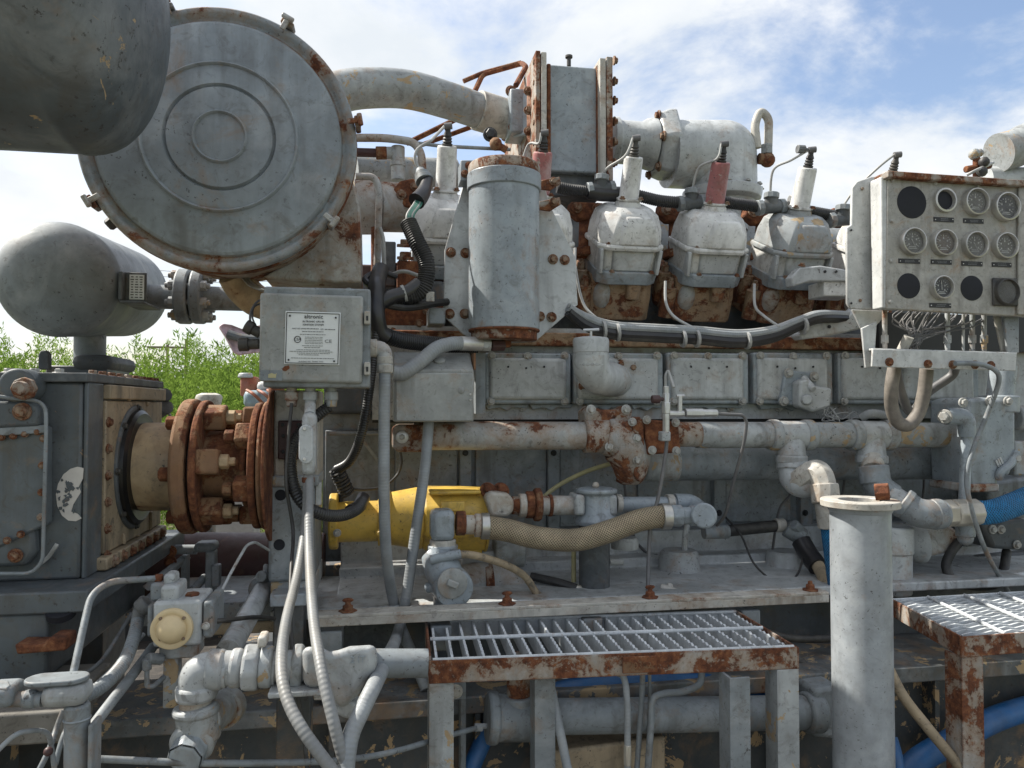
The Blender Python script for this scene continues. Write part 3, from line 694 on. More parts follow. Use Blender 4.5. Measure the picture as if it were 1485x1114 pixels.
# ------------------------------------------------------------------ cylinder heads
LEAN = Matrix.Rotation(R(24), 4, 'X')
def octo(w, d, z, y0=0.0, ch=0.02, xo=0.0):       # chamfered rectangle ring, front at y0
    a = w / 2
    return [V((xo + x, y, z)) for x, y in [(-a + ch, y0), (a - ch, y0), (a, y0 + ch), (a, y0 + d - ch), (a - ch, y0 + d), (-a + ch, y0 + d), (-a, y0 + d - ch), (-a, y0 + ch)]]
def make_head(name, label, px, py, Y, tubemat='greyhood', hood='greyhood'):
    t = T(name, label, 'cylinder head', 'cylinder heads along the engine')
    s = S(1, px, Y)
    A = Matrix.Translation(P(px, py, Y)) @ LEAN @ Matrix.Translation((0, 0, -0.205))
    def LM(n, g, m, bev=0, sub=0, par=t):
        g.v = [tuple(A @ V(p)) for p in g.v]
        o = M(n, par, g, m, bev)
        if sub:
            md = o.modifiers.new('sub', 'SUBSURF'); md.levels = md.render_levels = sub
        return o
    W = 0.212
    hb = G().loft([octo(W * 0.98, .30, -.05, .05, .02), octo(W * 1.02, .30, .03, .045, .03), octo(W * 1.0, .30, .075, .05, .03), octo(W * 1.0, .30, .10, .06, .03)])
    LM('head_casting', hb, 'rusthead', 0.006)
    LM('cast_lug', G().loft([octo(.045, .05, .03, .025, .008, .03), octo(.05, .05, .085, .02, .008, .03)]), 'rusthead', 0.004)
    LM('cast_bulge', G().sphere((-.068, .065, .035), .042, .75, .7, 1.25, 16), 'greyrust')
    LM('lower_flange', G().loft([octo(W * .96, .25, .083, .015, .03), octo(W * .98, .25, .118, .006, .03), octo(W * .98, .25, .128, .006, .03)]), 'greycool', 0.004)
    LM('spacer_box', G().loft([octo(W * .93, .21, .118, .032, .02), octo(W * .95, .21, .20, .026, .02)]), 'greyhood', 0.005)
    LM('front_panel', G().loft([octo(W * .62, .05, .128, .018, .008, .008), octo(W * .66, .05, .196, .014, .008, .008)]), 'greyclean', 0.005)
    for sx in (-1, 1): LM('web', G().loft([octo(.012, .05, .12, .012, .003, sx * W * .45), octo(.012, .03, .20, .012, .003, sx * W * .47)]), 'greyclean', 0.002)
    LM('gasket_rim', G().loft([octo(W * 1.04, .235, .198, .0, .035), octo(W * 1.06, .24, .208, -.003, .035), octo(W * 1.04, .235, .216, .0, .035)]), hood, 0.002)
    dome = G().loft([octo(W * 1.0, .228, .214, .004, .035), octo(W * .985, .222, .262, .008, .042), octo(W * .90, .195, .302, .026, .046), octo(W * .66, .13, .325, .058, .03)])
    LM('rocker_cover', dome, hood, 0.006)
    LM('cover_rib', G().loft([octo(.140, .05, .216, -.003, .010, .016), octo(.132, .06, .268, .001, .012, .016), octo(.110, .08, .304, .020, .018, .014)]), hood, 0.012)
    LM('tube_foot', G().loft([octo(.086, .080, .312, .076, .02), octo(.078, .072, .334, .081, .018), octo(.070, .066, .343, .084, .018)]), hood, 0.004)
    LM('tube_flange', G().loft([octo(.080, .072, .343, .081, .018), octo(.080, .072, .351, .081, .018)]), 'greyhood', 0.002)
    c = V((0, .117, .35))
    LM('plug_tube', G().lathe(c, (0, 0, 1), [(0, .036), (.006, .0325), (.122, .0305), (.130, .029)], 28), tubemat, 0.002)
    LM('insulator', G().lathe(c + V((0, 0, .127)), (0, 0, 1), [(0, .015), (.009, .0165), (.011, .012), (.016, .0155), (.020, .012), (.025, .0145), (.029, .011), (.034, .0135), (.045, .009), (.058, .008)], 16), 'rubber')
    LM('terminal', G().cyl(c + V((-.011, 0, .186)), c + V((.012, -.004, .190)), .0105, n=12), 'wiredark')
    for x, y, z in [(-.078, .018, .216), (.078, .018, .216), (-.06, .012, .128), (.075, .012, .128), (-.03, .088, .352), (.032, .088, .352)]:
        bolt(t, A @ V((x, y, z)), .0068, 'rustbolt', A.to_3x3() @ V((0, 0, 1)))
    # stud and manifold clamp to the left of the head
    for (x, y, z, r) in [(-.125, .085, .06, .013), (-.128, .145, .10, .012)]:
        q = A @ V((x, y, z)); dz = A.to_3x3() @ V((0, 0, 1))
        M('stud_pad', t, G().lathe(q, dz, [(-.10, .026), (0, .026), (.003, .02)], 18), 'rusthead')
        M('stud_nut', t, G().lathe(q, dz, [(0, .018), (.004, .018), (.004, .0145), (.024, .014), (.026, .009), (.036, .008)], 6), 'rustbolt')
    return A
HD = [('cylinder_head', 'cylinder head with yellow chipped rocker cover half hidden by the filter bracket', 648, 352, 2.32, 'greyhood', 'greyhood'),
      ('cylinder_head', 'cylinder head with faded pink plug tube behind the upright filter canister', 787, 358, 2.32, 'redfade', 'greyhood'),
      ('cylinder_head', 'white cylinder head standing alone right beside the filter bracket', 919, 362, 2.32, 'greyhood', 'greyhood'),
      ('cylinder_head', 'cylinder head with red painted plug tube', 1046, 367, 2.32, 'redfade', 'greyhood'),
      ('cylinder_head', 'cylinder head with dirty rocker cover next to the gauge panel', 1172, 372, 2.32, 'greyhood', 'greytan'),
      ('cylinder_head', 'cylinder head hidden behind the gauge panel except its plug terminal', 1295, 376, 2.32, 'greyhood', 'greyhood')]
HM = [make_head(*h) for h in HD]
# small casting bracket on the last visible head
t = T('head_bracket', 'pale drilled bracket bolted to the head by the gauge panel', 'bracket')
M('arm', t, G().pp([(1148, 402), (1160, 388), (1190, 385), (1240, 393), (1240, 408), (1175, 408), (1150, 416)], 2.245, 2.29), 'greyclean', 0.005)
M('lower_block', t, G().bx(1195, 408, 1240, 430, 2.255, 2.35), 'greyhood', 0.004)
bolts(t, [(1196, 394), (1212, 394)], 2.243, 2.2, 'black', washer=False); bolt(t, P(1163, 385, 2.255), .008, d=(0, -.4, .9))
t = T('harness_bracket', 'grey cast bracket under the wiring by the gauge panel foot', 'bracket')
M('arm', t, G().pp([(1160, 486), (1172, 470), (1226, 462), (1250, 440), (1254, 476), (1210, 486), (1166, 492)], 2.16, 2.22), 'greyclean', 0.006)
bolts(t, [(1202, 474)], 2.158, 2.6, 'black', washer=False)
# ---- exhaust clamps in the V and the manifold behind
t = T('intake_manifold', 'long grey intake manifold pipe running behind the cylinder heads', 'manifold')
a, b = P(600, 345, 2.85), P(1330, 345, 2.85); b.z = a.z
M('manifold_pipe', t, G().cyl(a, b, S(42, 900, 2.85), n=40), 'greytan')
M('valley_cover', t, G().box(((a.x + b.x) / 2, 2.9, a.z - .25), (b.x - a.x, .44, .40)), 'greydark')
for i, px in enumerate((713, 852, 982, 1108, 1232)):
    t = T('exhaust_clamp', 'rusty bolted manifold clamp ' + ['behind the filter canister', 'between the filter bracket and the lone white head', 'left of the red plug tube head', 'between the red tube head and the dirty head', 'behind the gauge panel'][i], 'clamp', 'rusty clamps between the heads')
    Yx = 2.50; yb = 295 + 3 * i
    M('clamp_bar', t, G().pp([(px - 24, yb - 6), (px + 24, yb - 4), (px + 26, yb + 8), (px + 12, yb + 20), (px - 12, yb + 20), (px - 26, yb + 8)], Yx, Yx + .05), 'rust', 0.006)
    M('port_pipe', t, G().cyl(P(px, yb + 12, Yx + .04), P(px - 2, yb + 75, Yx + .02), S(12, px, Yx), n=18), 'rust')
    M('port_flange', t, G().lathe(P(px - 2, yb + 62, Yx + .02), (0, 0, -1), [(0, .045), (.03, .05)], 8), 'rusthead', 0.004)
    bolts(t, [(px - 15, yb + 3), (px + 15, yb + 4)], Yx - .004, 5.5, 'rustbolt')
# ------------------------------------------------------------------ filter canister
t = T('filter_bracket', 'flat grey angular bracket plate bolted behind the filter canister', 'bracket')
M('plate', t, G().pp([(673, 264), (790, 270), (797, 296), (834, 372), (838, 442), (776, 496), (690, 492), (674, 487), (643, 458), (645, 362)], 2.13, 2.142), 'greyclean', 0.002)
M('side_tab', t, G().pp([(668, 232), (690, 232), (690, 262), (668, 262)], 2.06, 2.13), 'greycool', 0.003)
bolts(t, [(652, 455), (674, 455), (654, 366), (675, 367), (802, 376), (819, 377), (783, 459), (800, 460)], 2.128, 5.2)
bolts(t, [(674, 252), (680, 240)], 2.058, 4)
for y in (262, 292): M('strap_ear', t, G().pp([(782, y), (812, y - 6), (814, y + 4), (798, y + 14), (782, y + 12)], 2.09, 2.10), 'rustedge', 0.002); bolts(t, [(803, y + 1)], 2.088, 4.5)
t = T('filter_canister', 'upright grey filter canister with rusted top cap', 'canister')
c = P(731, 474, 2.03); zt = lambda y: Z_(y, 2.03 - .09, 731)
r = S(51.5, 731, 2.03)
def can(n, y0, y1, rr, m, prof=None, bev=0.003): M(n, t, G().lathe((c.x, c.y, zt(y0)), (0, 0, 1), prof or [(0, rr), (zt(y1) - zt(y0), rr)], 56), m, bev)
can('shell', 474, 250, r, 'greycool')
can('clamp_band', 264, 240, r * 1.05, 'greycool')
can('top_cap', 241, 224, r * 1.01, 'rustedge', [(0, r * 1.02), (zt(228) - zt(241), r * 1.02), (zt(224) - zt(241), r * .98), (zt(223) - zt(241), r * .55)])
can('bottom_ring', 490, 473, r * .93, 'rustedge')
can('drain_boss', 500, 489, r * .2, 'rust')
can('base_disc', 477, 473, r * 1.01, 'rust')
# hose fitting under the canister
t = T('filter_hose', 'grey hose curving from the junction box to the canister drain', 'hose')
M('hose_body', t, G().tube(spl(Q((571, 541, 1.92), (585, 541, 1.92), (610, 524, 1.93), (632, 506, 1.95), (652, 499, 1.97), (668, 498, 1.99))), S(10.5, 620, 1.93), 16), 'conduit')
M('ferrule', t, G().cyl(P(668, 498, 1.99), P(697, 499, 2.01), S(10.5, 680, 2), n=18), 'alu')
M('nut', t, G().cyl(P(697, 500, 2.01), P(712, 501, 2.01), S(9, 700, 2), n=6), 'greyclean', 0.002)
M('plug', t, G().cyl(P(712, 501, 2.01), P(731, 501, 2.02), S(9, 720, 2), n=6), 'maroon', 0.003)
# ------------------------------------------------------------------ air cleaner
t = T('air_cleaner', 'large round grey air cleaner drum with ringed lid and clamps', 'air cleaner')
Yl = 1.80                                        # rim plane of the lid
c = P(321, 203, Yl); r = S(199, 321, Yl) * 0.965
ax = V((0.02, -1, -0.0))
prof = [(-.30, r * .93), (-.05, r * .95), (-.045, r * .985), (-.02, r * .99)]
M('drum', t, G().lathe(c, ax, prof, 96), 'rustedge')
rim = [(-.022, r * .98), (-.018, r * 1.0), (-.004, r * 1.012), (.010, r * 1.008), (.016, r * .99), (.014, r * .955), (.004, r * .935), (.003, r * .905), (.012, r * .893), (.017, r * .875)]
face = [(.0172, r * .868), (.0198, r * .60), (.020, r * .578), (.0262, r * .570), (.0278, r * .562), (.0262, r * .554), (.0205, r * .546), (.0206, r * .53), (.0209, r * .425), (.021, r * .410), (.0150, r * .402), (.0132, r * .395), (.0150, r * .388), (.021, r * .380), (.0211, r * .365), (.0214, r * .22), (.0215, r * .205), (.0272, r * .197), (.0290, r * .190), (.0272, r * .183), (.022, r * .176), (.022, r * .165), (.022, r * .001)]
M('lid', t, G().lathe(c, ax, rim[-2:] + face, 128, cap=False), 'lid', smooth=60)
M('lid_rim', t, G().lathe(c, ax, rim[:-1], 128, cap=False), 'rimrust', smooth=60)
band = [(-.040, r * .992), (-.040, r * 1.012), (-.018, r * 1.016), (-.016, r * .998)]
M('clamp_band', t, G().lathe(c, ax, band, 96, cap=False), 'rustedge')
ex = V((1, 0, 0)); 
for deg in (62, -36, 10, 211, 112):
    a = R(deg); q = c + V((math.cos(a) * r, -.005, math.sin(a) * r)); rot = Matrix.Rotation(-a, 4, 'Y').to_3x3()
    k = M('latch', t, G().box(q + rot @ V((.010, .0, 0)), (.012, .04, .030), rot).box(q + rot @ V((.013, -.010, 0)), (.010, .024, .014), rot), 'rimrust', 0.003)
    M('latch_hook', k, G().cyl(q + rot @ V((.016, -.03, -.014)), q + rot @ V((.016, -.03, .014)), .006, n=10).box(q + rot @ V((.002, -.026, 0)), (.03, .008, .012), rot), 'greyrust', 0.002)
M('drain_stub', t, G().lathe(c + V((r * math.cos(R(219)), .03, r * math.sin(R(219)))), (-.7, 0, -.6), [(-.02, .016), (.016, .014), (.02, .01)], 10), 'rubber')
# outlet neck and support behind the lid
t = T('air_cleaner_mount', 'pale rust stained sheet housing under the air cleaner drum', 'housing')
M('housing', t, G().pp([(480, 300), (512, 262), (522, 300), (524, 410), (436, 408), (380, 402), (420, 380)], 1.98, 2.25), 'greyrust', 0.006)
M('neck', t, G().tube(spl(Q((340, 398, 2.06), (352, 418, 2.08), (372, 436, 2.12), (400, 446, 2.16))), S(24, 360, 2.08), 20), 'tan')
for k in range(3): M('spring_wire', t, G().tube(spl(Q((352 + 4 * k, 404, 2.02), (362 + 4 * k, 414, 2.0), (376 + 3 * k, 420, 2.0), (390, 424 - k, 2.02))), .003, 6), 'steel')
# ------------------------------------------------------------------ vessels
t = T('suction_vessel', 'dark grey pressure vessel with domed end overlapping the air cleaner lid', 'vessel')
Yv = 1.30; c = P(60, -20, Yv); rv = S(214, 60, Yv)
c = V((X_(60, Yv, 0), Yv, Z_(-12, Yv, 60)))
rv = c.z - Z_(196, Yv - .05, 60)
xe = X_(247, Yv - .02, 40)
hd = [(-1.6, rv * .2), (-1.5, rv)] + [(-.04, rv), (-.012, rv), (-.010, rv * 1.004), (0, rv * 1.004), (.002, rv)]
dome = [(.50 * rv * math.sin(a), rv * math.cos(a)) for a in [R(k * 6) for k in range(1, 15)]]
x0 = xe - .50 * rv - .02
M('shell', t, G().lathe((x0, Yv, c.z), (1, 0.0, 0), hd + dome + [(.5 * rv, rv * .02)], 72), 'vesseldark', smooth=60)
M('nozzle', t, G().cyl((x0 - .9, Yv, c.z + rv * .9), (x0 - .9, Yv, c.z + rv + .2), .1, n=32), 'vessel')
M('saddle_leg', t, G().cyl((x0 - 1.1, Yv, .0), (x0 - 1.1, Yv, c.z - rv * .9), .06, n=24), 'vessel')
t = T('discharge_vessel', 'grey pressure vessel capsule with nameplate standing on the gearbox end', 'vessel')
A, B = P(86, 406, 2.15), P(174, 424, 2.75)
axv = (B - A).normalized(); rA = S(83, 84, 2.15)
Ln = (B - A).length
sh = [(-.62 * rA * math.cos(a), rA * math.sin(a)) for a in [R(k * 7.5) for k in range(0, 13)]]
sh[0] = (sh[0][0], .002)
sh2 = [(Ln + .62 * rA * math.sin(a), rA * math.cos(a)) for a in [R(k * 7.5) for k in range(0, 12)]] + [(Ln + .62 * rA, .002)]
M('shell', t, G().lathe(A, axv, sh[:-1] + [(-.006, rA * 1.004), (.006, rA * 1.004), (.008, rA)] + sh2, 64), 'vessel', smooth=60)
p = P(131, 476, 2.42)
M('support_neck', t, G().cyl((p.x, p.y, Z_(523, 2.4, 131)), (p.x, p.y, p.z + .06), S(21, 131, 2.42), n=28), 'vessel')
M('neck_base', t, G().bx(101, 514, 160, 536, 2.30, 2.55), 'greydark', 0.02)
zz0 = Z_(530, 2.3, 131); M('pedestal', t, G().box((p.x, 2.42, zz0 / 2), (.16, .2, zz0)), 'slate', 0.004)
M('lifting_eye', t, G().pp([(55, 536), (55, 514), (59, 508), (67, 508), (71, 514), (71, 536)], 2.2, 2.22), 'greydark', 0.003)
q = P(196, 417, 2.16)
b_ = M('nameplate_bracket', t, G().box(q + V((-.028, .05, 0)), (.01, .16, .075)).box(q + V((0, .0, 0)), (.058, .006, .08)).box(q + V((.0, .05, -.042)), (.06, .16, .006)), 'greydark', 0.002)
M('nameplate', b_, G().box(q + V((.006, -.006, 0)), (.036, .003, .066)), 'plate')
g = G()
for k in range(9):
    for j in range(3): g.box(q + V((.006 - .011 + j * .011, -.0085, .027 - k * .0068)), (.009 * random.uniform(.5, 1), .001, .0022))
M('nameplate_print', b_, g, 'ink', 0, 0)
# flanged pipe from the vessel
t = T('flanged_pipe', 'grey pipe with a pair of bolted flanges leaving the vessel', 'pipe')
a, b, c2 = P(205, 430, 2.5), P(285, 431, 2.5), P(420, 436, 2.5)
M('pipe', t, G().cyl(a, c2, S(17.5, 260, 2.5), n=28), 'greymid')
for x0, x1 in ((259, 278), (281, 298)):
    f = M('flange', t, G().cyl(P(x0, 430, 2.5), P(x1, 430.6, 2.5), S(40, 275, 2.5), n=40), 'greymid', 0.006)
pc = P(279, 430.5, 2.5)
for k in range(8):
    a_ = R(22.5 + 45 * k); q = pc + V((0, math.sin(a_), math.cos(a_))) * S(31, 275, 2.5)
    M('flange_stud', t, G().cyl(q + V((-.065, 0, 0)), q + V((.065, 0, 0)), .009, n=8).cyl(q + V((.034, 0, 0)), q + V((.055, 0, 0)), .017, n=6).cyl(q + V((-.055, 0, 0)), q + V((-.036, 0, 0)), .017, n=6), 'greytan', 0.002)
# ------------------------------------------------------------------ intake pipe and charge cooler
t = T('intake_pipe', 'fat weathered grey elbow pipe from air cleaner to the charge cooler', 'pipe')
M('pipe_body', t, G().tube(spl(Q((395, 215, 2.02), (405, 195, 2.25), (430, 165, 2.45), (460, 145, 2.53), (490, 134, 2.56), (530, 128, 2.58), (590, 130, 2.62), (650, 146, 2.66), (700, 163, 2.70), (738, 174, 2.73)), 8), S(29, 600, 2.62), 32, rr=lambda f: S(29 - 3.5 * max(0, f * 1.6 - .6), 600, 2.62)), 'greytan')
M('hose_sleeve', t, G().tube(spl(Q((692, 160, 2.695), (715, 167, 2.715), (740, 175, 2.73)), 4), S(28.5, 715, 2.7), 28), 'barwhite', 0.003)
p = P(742, 175, 2.73); dx = (P(750, 178, 2.735) - P(735, 173, 2.727)).normalized()
M('band_clamp', t, G().lathe(p, dx, [(-.012, .078), (.012, .078)], 32), 'rustedge', 0.002)
bolt(t, P(741, 132, 2.66), .014); bolt(t, P(744, 184, 2.64), .012)
t = T('charge_cooler', 'boxy grey charge cooler with rusty end flanges above the heads', 'cooler')
M('inlet_cone', t, G().loft([[P(x, y, 2.62) for x, y in [(742, 148), (764, 128), (766, 205), (744, 200)]] and
    [P(744, 150, 2.66), P(744, 200, 2.66), P(744, 200, 2.80), P(744, 150, 2.80)], [P(766, 128, 2.60), P(766, 196, 2.60), P(766, 206, 3.0), P(766, 128, 3.0)]]), 'greycool', 0.006)
M('inlet_block', t, G().bx(740, 128, 766, 192, 2.62, 2.75), 'greycool', 0.008)
M('red_hood', t, G().loft([[P(764, 112, 2.57), P(764, 200, 2.57), P(764, 200, 3.02), P(764, 130, 3.02)], [P(782, 78, 2.52), P(782, 262, 2.52), P(782, 262, 3.1), P(782, 78, 3.1)]]), 'redoxide', 0.004)
M('core_box', t, G().bx(794, 96, 872, 250, 2.50, 3.05), 'greycool', 0.006)
M('core_band', t, G().bx(798, 248, 872, 285, 2.53, 3.0), 'greydark', 0.004)
for x0, x1, y0, m_ in ((777, 784, 73, 'rustedge'), (785, 793, 75, 'barwhite'), (870, 879, 84, 'barwhite'), (880, 889, 82, 'rustedge')):
    M('end_flange', t, G().bx(x0, y0, x1, 262, 2.46, 3.1), m_, 0.003)
M('core_seam', t, G().bx(793.5, 92, 799, 252, 2.485, 2.6), 'rust', 0.003); M('core_seam', t, G().bx(866, 94, 870, 252, 2.485, 2.6), 'rust', 0.003)
for y in (88, 118, 146, 176, 206, 236):
    bolt(t, P(891, y, 2.49), .011, d=(1, 0, 0)); bolt(t, P(777, y + 2, 2.49), .010, d=(-1, 0, 0))
for y in (132, 160, 190): bolt(t, P(766, y, 2.555), .011)
M('air_bleed', t, G().cyl(P(825, 96, 2.7), P(825, 82, 2.7), .008, n=10).cyl(P(825, 84, 2.7), P(825, 81, 2.7), .014, n=10), 'rubber')
bolt(t, P(711, 195, 2.5), .017, 'rubber')
t = T('turbo_elbow', 'big smooth grey cast elbow with hexagonal flange behind the heads', 'elbow')
Yt = 2.78; cy = 207
M('neck', t, G().lathe(P(885, cy - 2, Yt), (P(960, cy + 4, Yt) - P(885, cy - 2, Yt)), [(0, S(34, 900, Yt)), (.02, S(35, 900, Yt)), (.03, S(31, 900, Yt)), (.12, S(31, 900, Yt)), (.14, S(36, 900, Yt)), (.17, S(38, 900, Yt))], 36), 'greyclean')
hx = []
for Xo in (948, 962, 974):
    pc = P(Xo, cy + 4, Yt); rr_ = S(53 if Xo > 950 else 47, 960, Yt)
    hx.append([pc + V((0, math.sin(R(60 * k + 30)) * rr_ * .92, math.cos(R(60 * k + 30)) * rr_)) for k in range(6)])
M('hex_flange', t, G().loft(hx), 'greyclean', 0.010)
for k in range(6):
    pc = P(948, cy + 4, Yt); rr_ = S(43, 960, Yt); bolt(t, pc + V((0, math.sin(R(60 * k + 30)) * rr_ * .92, math.cos(R(60 * k + 30)) * rr_)), .013, d=(-1, 0, 0))
rb = S(50, 1030, Yt)
kc = P(1046, 226, Yt); ka = P(968, 224, Yt)
M('elbow_body', t, G().cyl(ka, kc, rb * .95, rb, 48).sphere(kc, rb * 1.0, n=40).cyl(kc, P(1047, 284, Yt), rb * 1.0, rb * 1.0, 48), 'greyclean', smooth=60)
M('outlet_rim', t, G().lathe(P(1047, 284, Yt), (0, 0, 1), [(-.03, rb * .95), (-.02, rb * 1.1), (.004, rb * 1.14), (.016, rb * 1.14), (.02, rb * 1.0)], 48), 'greyclean', 0.002)
M('outlet_skirt', t, G().lathe(P(1050, 292, Yt), (0, 0, -1), [(0, rb * .92), (.06, rb * .7), (.12, rb * .66)], 40), 'grey')
for k in range(12):
    a_ = R(30 * k + 12); pc = P(1050, 276, Yt); bolt(t, pc + V((math.cos(a_), math.sin(a_), 0)) * rb * 1.05, .008, 'greybolt', (0, 0, 1))
t = T('vent_pipe', 'pale gooseneck vent pipe with rusty union beside the big elbow', 'pipe')
M('gooseneck', t, G().tube(fil(Q((1098, 215, 2.7), (1094, 180, 2.7), (1103, 160, 2.7), (1115, 172, 2.7), (1114, 212, 2.7)), .05), S(6.2, 1100, 2.7), 14), 'barwhite')
M('union_nut', t, G().cyl(P(1112, 210, 2.7), P(1112, 224, 2.7), S(9, 1112, 2.7), n=6), 'greytan', 0.002)
M('rusty_tee', t, G().sphere(P(1113, 232, 2.7), S(11, 1112, 2.7), n=14).cyl(P(1100, 230, 2.7), P(1112, 232, 2.7), S(8, 1112, 2.7), n=12), 'rust')
# rods and thin lines behind the intake pipe
t = T('rusty_lines', 'two thin rusty tubes slanting behind the intake pipe to the cooler', 'tubes')
M('tube', t, G().tube(fil(Q((590, 208, 2.75), (672, 168, 2.8), (700, 108, 2.86), (757, 92, 2.8), (763, 97, 2.7), (748, 124, 2.62)), .02), .010, 10), 'rust')
M('tube', t, G().tube(fil(Q((604, 213, 2.78), (690, 182, 2.8), (730, 170, 2.85)), .02), .009, 10), 'rust')
M('tube', t, G().tube(fil(Q((672, 118, 2.86), (700, 106, 2.86), (756, 91, 2.8)), .02), .009, 10), 'rust')
t = T('cross_rail', 'thin grey rail passing above the first rocker cover', 'rail')
M('rail_tube', t, G().tube(Q((600, 207, 2.45), (640, 212, 2.45), (740, 217, 2.5)), .006, 10), 'greymid')
M('orange_knob', t, G().sphere(P(719, 209, 2.46), .022, n=12).cyl(P(719, 209, 2.46), P(735, 218, 2.46), .012, n=10), 'rustlight')
# ------------------------------------------------------------------ rusty plumbing between air cleaner and first head
t = T('water_outlet_pipes', 'rust streaked water pipes crowded between air cleaner and first head', 'pipes')
M('crossover_pipe', t, G().cyl(P(515, 250, 2.62), P(660, 254, 2.7), S(24, 580, 2.65), n=32), 'greytan')
M('rusty_tube', t, G().tube(fil(Q((515, 200, 2.45), (560, 200, 2.45), (600, 206, 2.45), (611, 222, 2.45), (613, 250, 2.45)), .05), S(6, 570, 2.45), 14), 'greyrust')
M('dark_pipe', t, G().cyl(P(515, 221, 2.48), P(548, 222, 2.48), S(6.5, 530, 2.48), n=14), 'maroon')
M('union', t, G().cyl(P(545, 222, 2.48), P(561, 222, 2.48), S(10, 550, 2.48), n=8), 'rustlight', 0.003)
M('tee', t, G().cyl(P(577, 213, 2.48), P(577, 262, 2.48), S(10, 577, 2.48), n=18).cyl(P(560, 222, 2.48), P(577, 222, 2.48), S(9, 570, 2.48), n=16).cyl(P(577, 236, 2.48), P(577, 242, 2.48), S(11.5, 577, 2.48), n=18), 'grey', 0.002)
M('bent_tube', t, G().tube(fil(Q((516, 256, 2.25), (543, 256, 2.25), (550, 275, 2.25), (549, 320, 2.25), (547, 385, 2.25)), .06), S(5.2, 545, 2.25), 14), 'greyrust')
M('canister_body', t, G().cyl(P(516, 300, 2.42), P(546, 300, 2.42), S(40, 530, 2.42), n=32).cyl(P(546, 300, 2.42), P(600, 302, 2.45), S(36, 570, 2.42), n=32), 'greyrust', 0.004)
M('canister_band', t, G().cyl(P(545, 300, 2.42), P(552, 300, 2.42), S(42, 550, 2.42), n=32), 'rust', 0.003)
M('clamp_yoke', t, G().pp([(570, 275), (580, 262), (600, 258), (612, 268), (610, 290), (600, 302), (585, 300), (575, 290)], 2.36, 2.42), 'rust', 0.006)
bolts(t, [(582, 282), (602, 270)], 2.355, 5)
M('wire_line', t, G().tube(fil(Q((551, 330, 2.2), (556, 345, 2.2), (558, 395, 2.2), (564, 400, 2.18), (585, 392, 2.16), (607, 400, 2.15)), .02), .0055, 10), 'wire')
M('drop_pipe', t, G().cyl(P(545, 330, 2.3), P(545, 400, 2.3), S(7, 545, 2.3), n=14), 'rust')
for i_, (x, y, n_) in enumerate([(588, 356, 2), (588, 374, 2)]): bolt(t, P(x, y, 2.3), .018, d=(0, -.25, 1))
M('stud_block', t, G().bx(576, 378, 610, 420, 2.28, 2.5), 'rust', 0.005)
M('dark_bracket', t, G().bx(553, 350, 574, 415, 2.35, 2.5), 'greydark', 0.004)
t = T('engine_end_cover', 'dark grey end casting of the engine behind the ignition box', 'casting')
M('end_plate', t, G().bx(470, 405, 645, 600, 2.36, 3.0), 'greydark', 0.01)
M('rust_patch_plate', t, G().bx(545, 440, 644, 498, 2.28, 2.36), 'rust', 0.006)
M('upper_plate', t, G().bx(520, 385, 650, 440, 2.40, 2.9), 'maroon', 0.006)
bolts(t, [(608, 470), (620, 450), (570, 480)], 2.275, 5)
# ------------------------------------------------------------------ corrugated looms
def corr(name, label, pts, rpx, Y=2.0, m='corrug', x=600, cat='hose', group=None):
    r_ = S(rpx, x, Y)
    ONE(name, label, cat, G().tube(even(spl(pts, 14), .0032), r_, 14, 1, r_ * .055), m, group=group)
corr('corrugated_loom', 'fat black corrugated loom bending down beside the filter bracket', Q((592, 322, 2.06), (604, 350, 2.04), (618, 380, 2.03), (616, 410, 2.03), (600, 428, 2.03), (560, 432, 2.02), (548, 440, 2.0)), 12.5)
corr('corrugated_loom', 'black corrugated loom running along under the filter bracket', Q((552, 484, 2.0), (575, 492, 2.02), (605, 497, 2.05), (640, 500, 2.08), (690, 505, 2.12)), 11.5)
corr('corrugated_loom', 'thin black corrugated loom hanging straight down beside the ignition box', Q((546, 470, 1.98), (541, 520, 1.98), (535, 570, 1.98), (524, 630, 2.0), (508, 668, 2.05), (488, 681, 2.1)), 6.5)
t = T('taped_harness', 'thick black taped wiring harness behind the ignition box', 'harness')
M('trunk', t, G().tube(spl(Q((552, 392, 2.12), (548, 405, 2.06), (546, 420, 2.0), (545, 455, 1.98), (550, 480, 1.99), (560, 490, 2.0))), S(13, 548, 2), 14), 'tape')
M('branch', t, G().tube(spl(Q((545, 445, 1.99), (565, 432, 2.0), (590, 424, 2.02), (608, 412, 2.03))), S(11, 570, 2), 12), 'tape')
M('branch', t, G().tube(spl(Q((552, 440, 2.0), (590, 446, 2.03), (630, 440, 2.08), (648, 438, 2.12))), S(6, 590, 2), 10), 'rubber')
M('branch', t, G().tube(spl(Q((545, 420, 2.0), (530, 405, 2.05), (550, 395, 2.1), (575, 402, 2.12))), S(5, 550, 2), 10), 'tape')
M('cable_tie', t, G().lathe(P(586, 426, 2.02), (1, 0, .35), [(-.004, .024), (.004, .024)], 16), 'wire')
M('bracket_clip', t, G().bx(618, 423, 630, 437, 2.02, 2.03), 'barwhite', 0.001)
M('grey_block', t, G().bx(622, 446, 646, 470, 2.1, 2.2), 'greymid', 0.004)
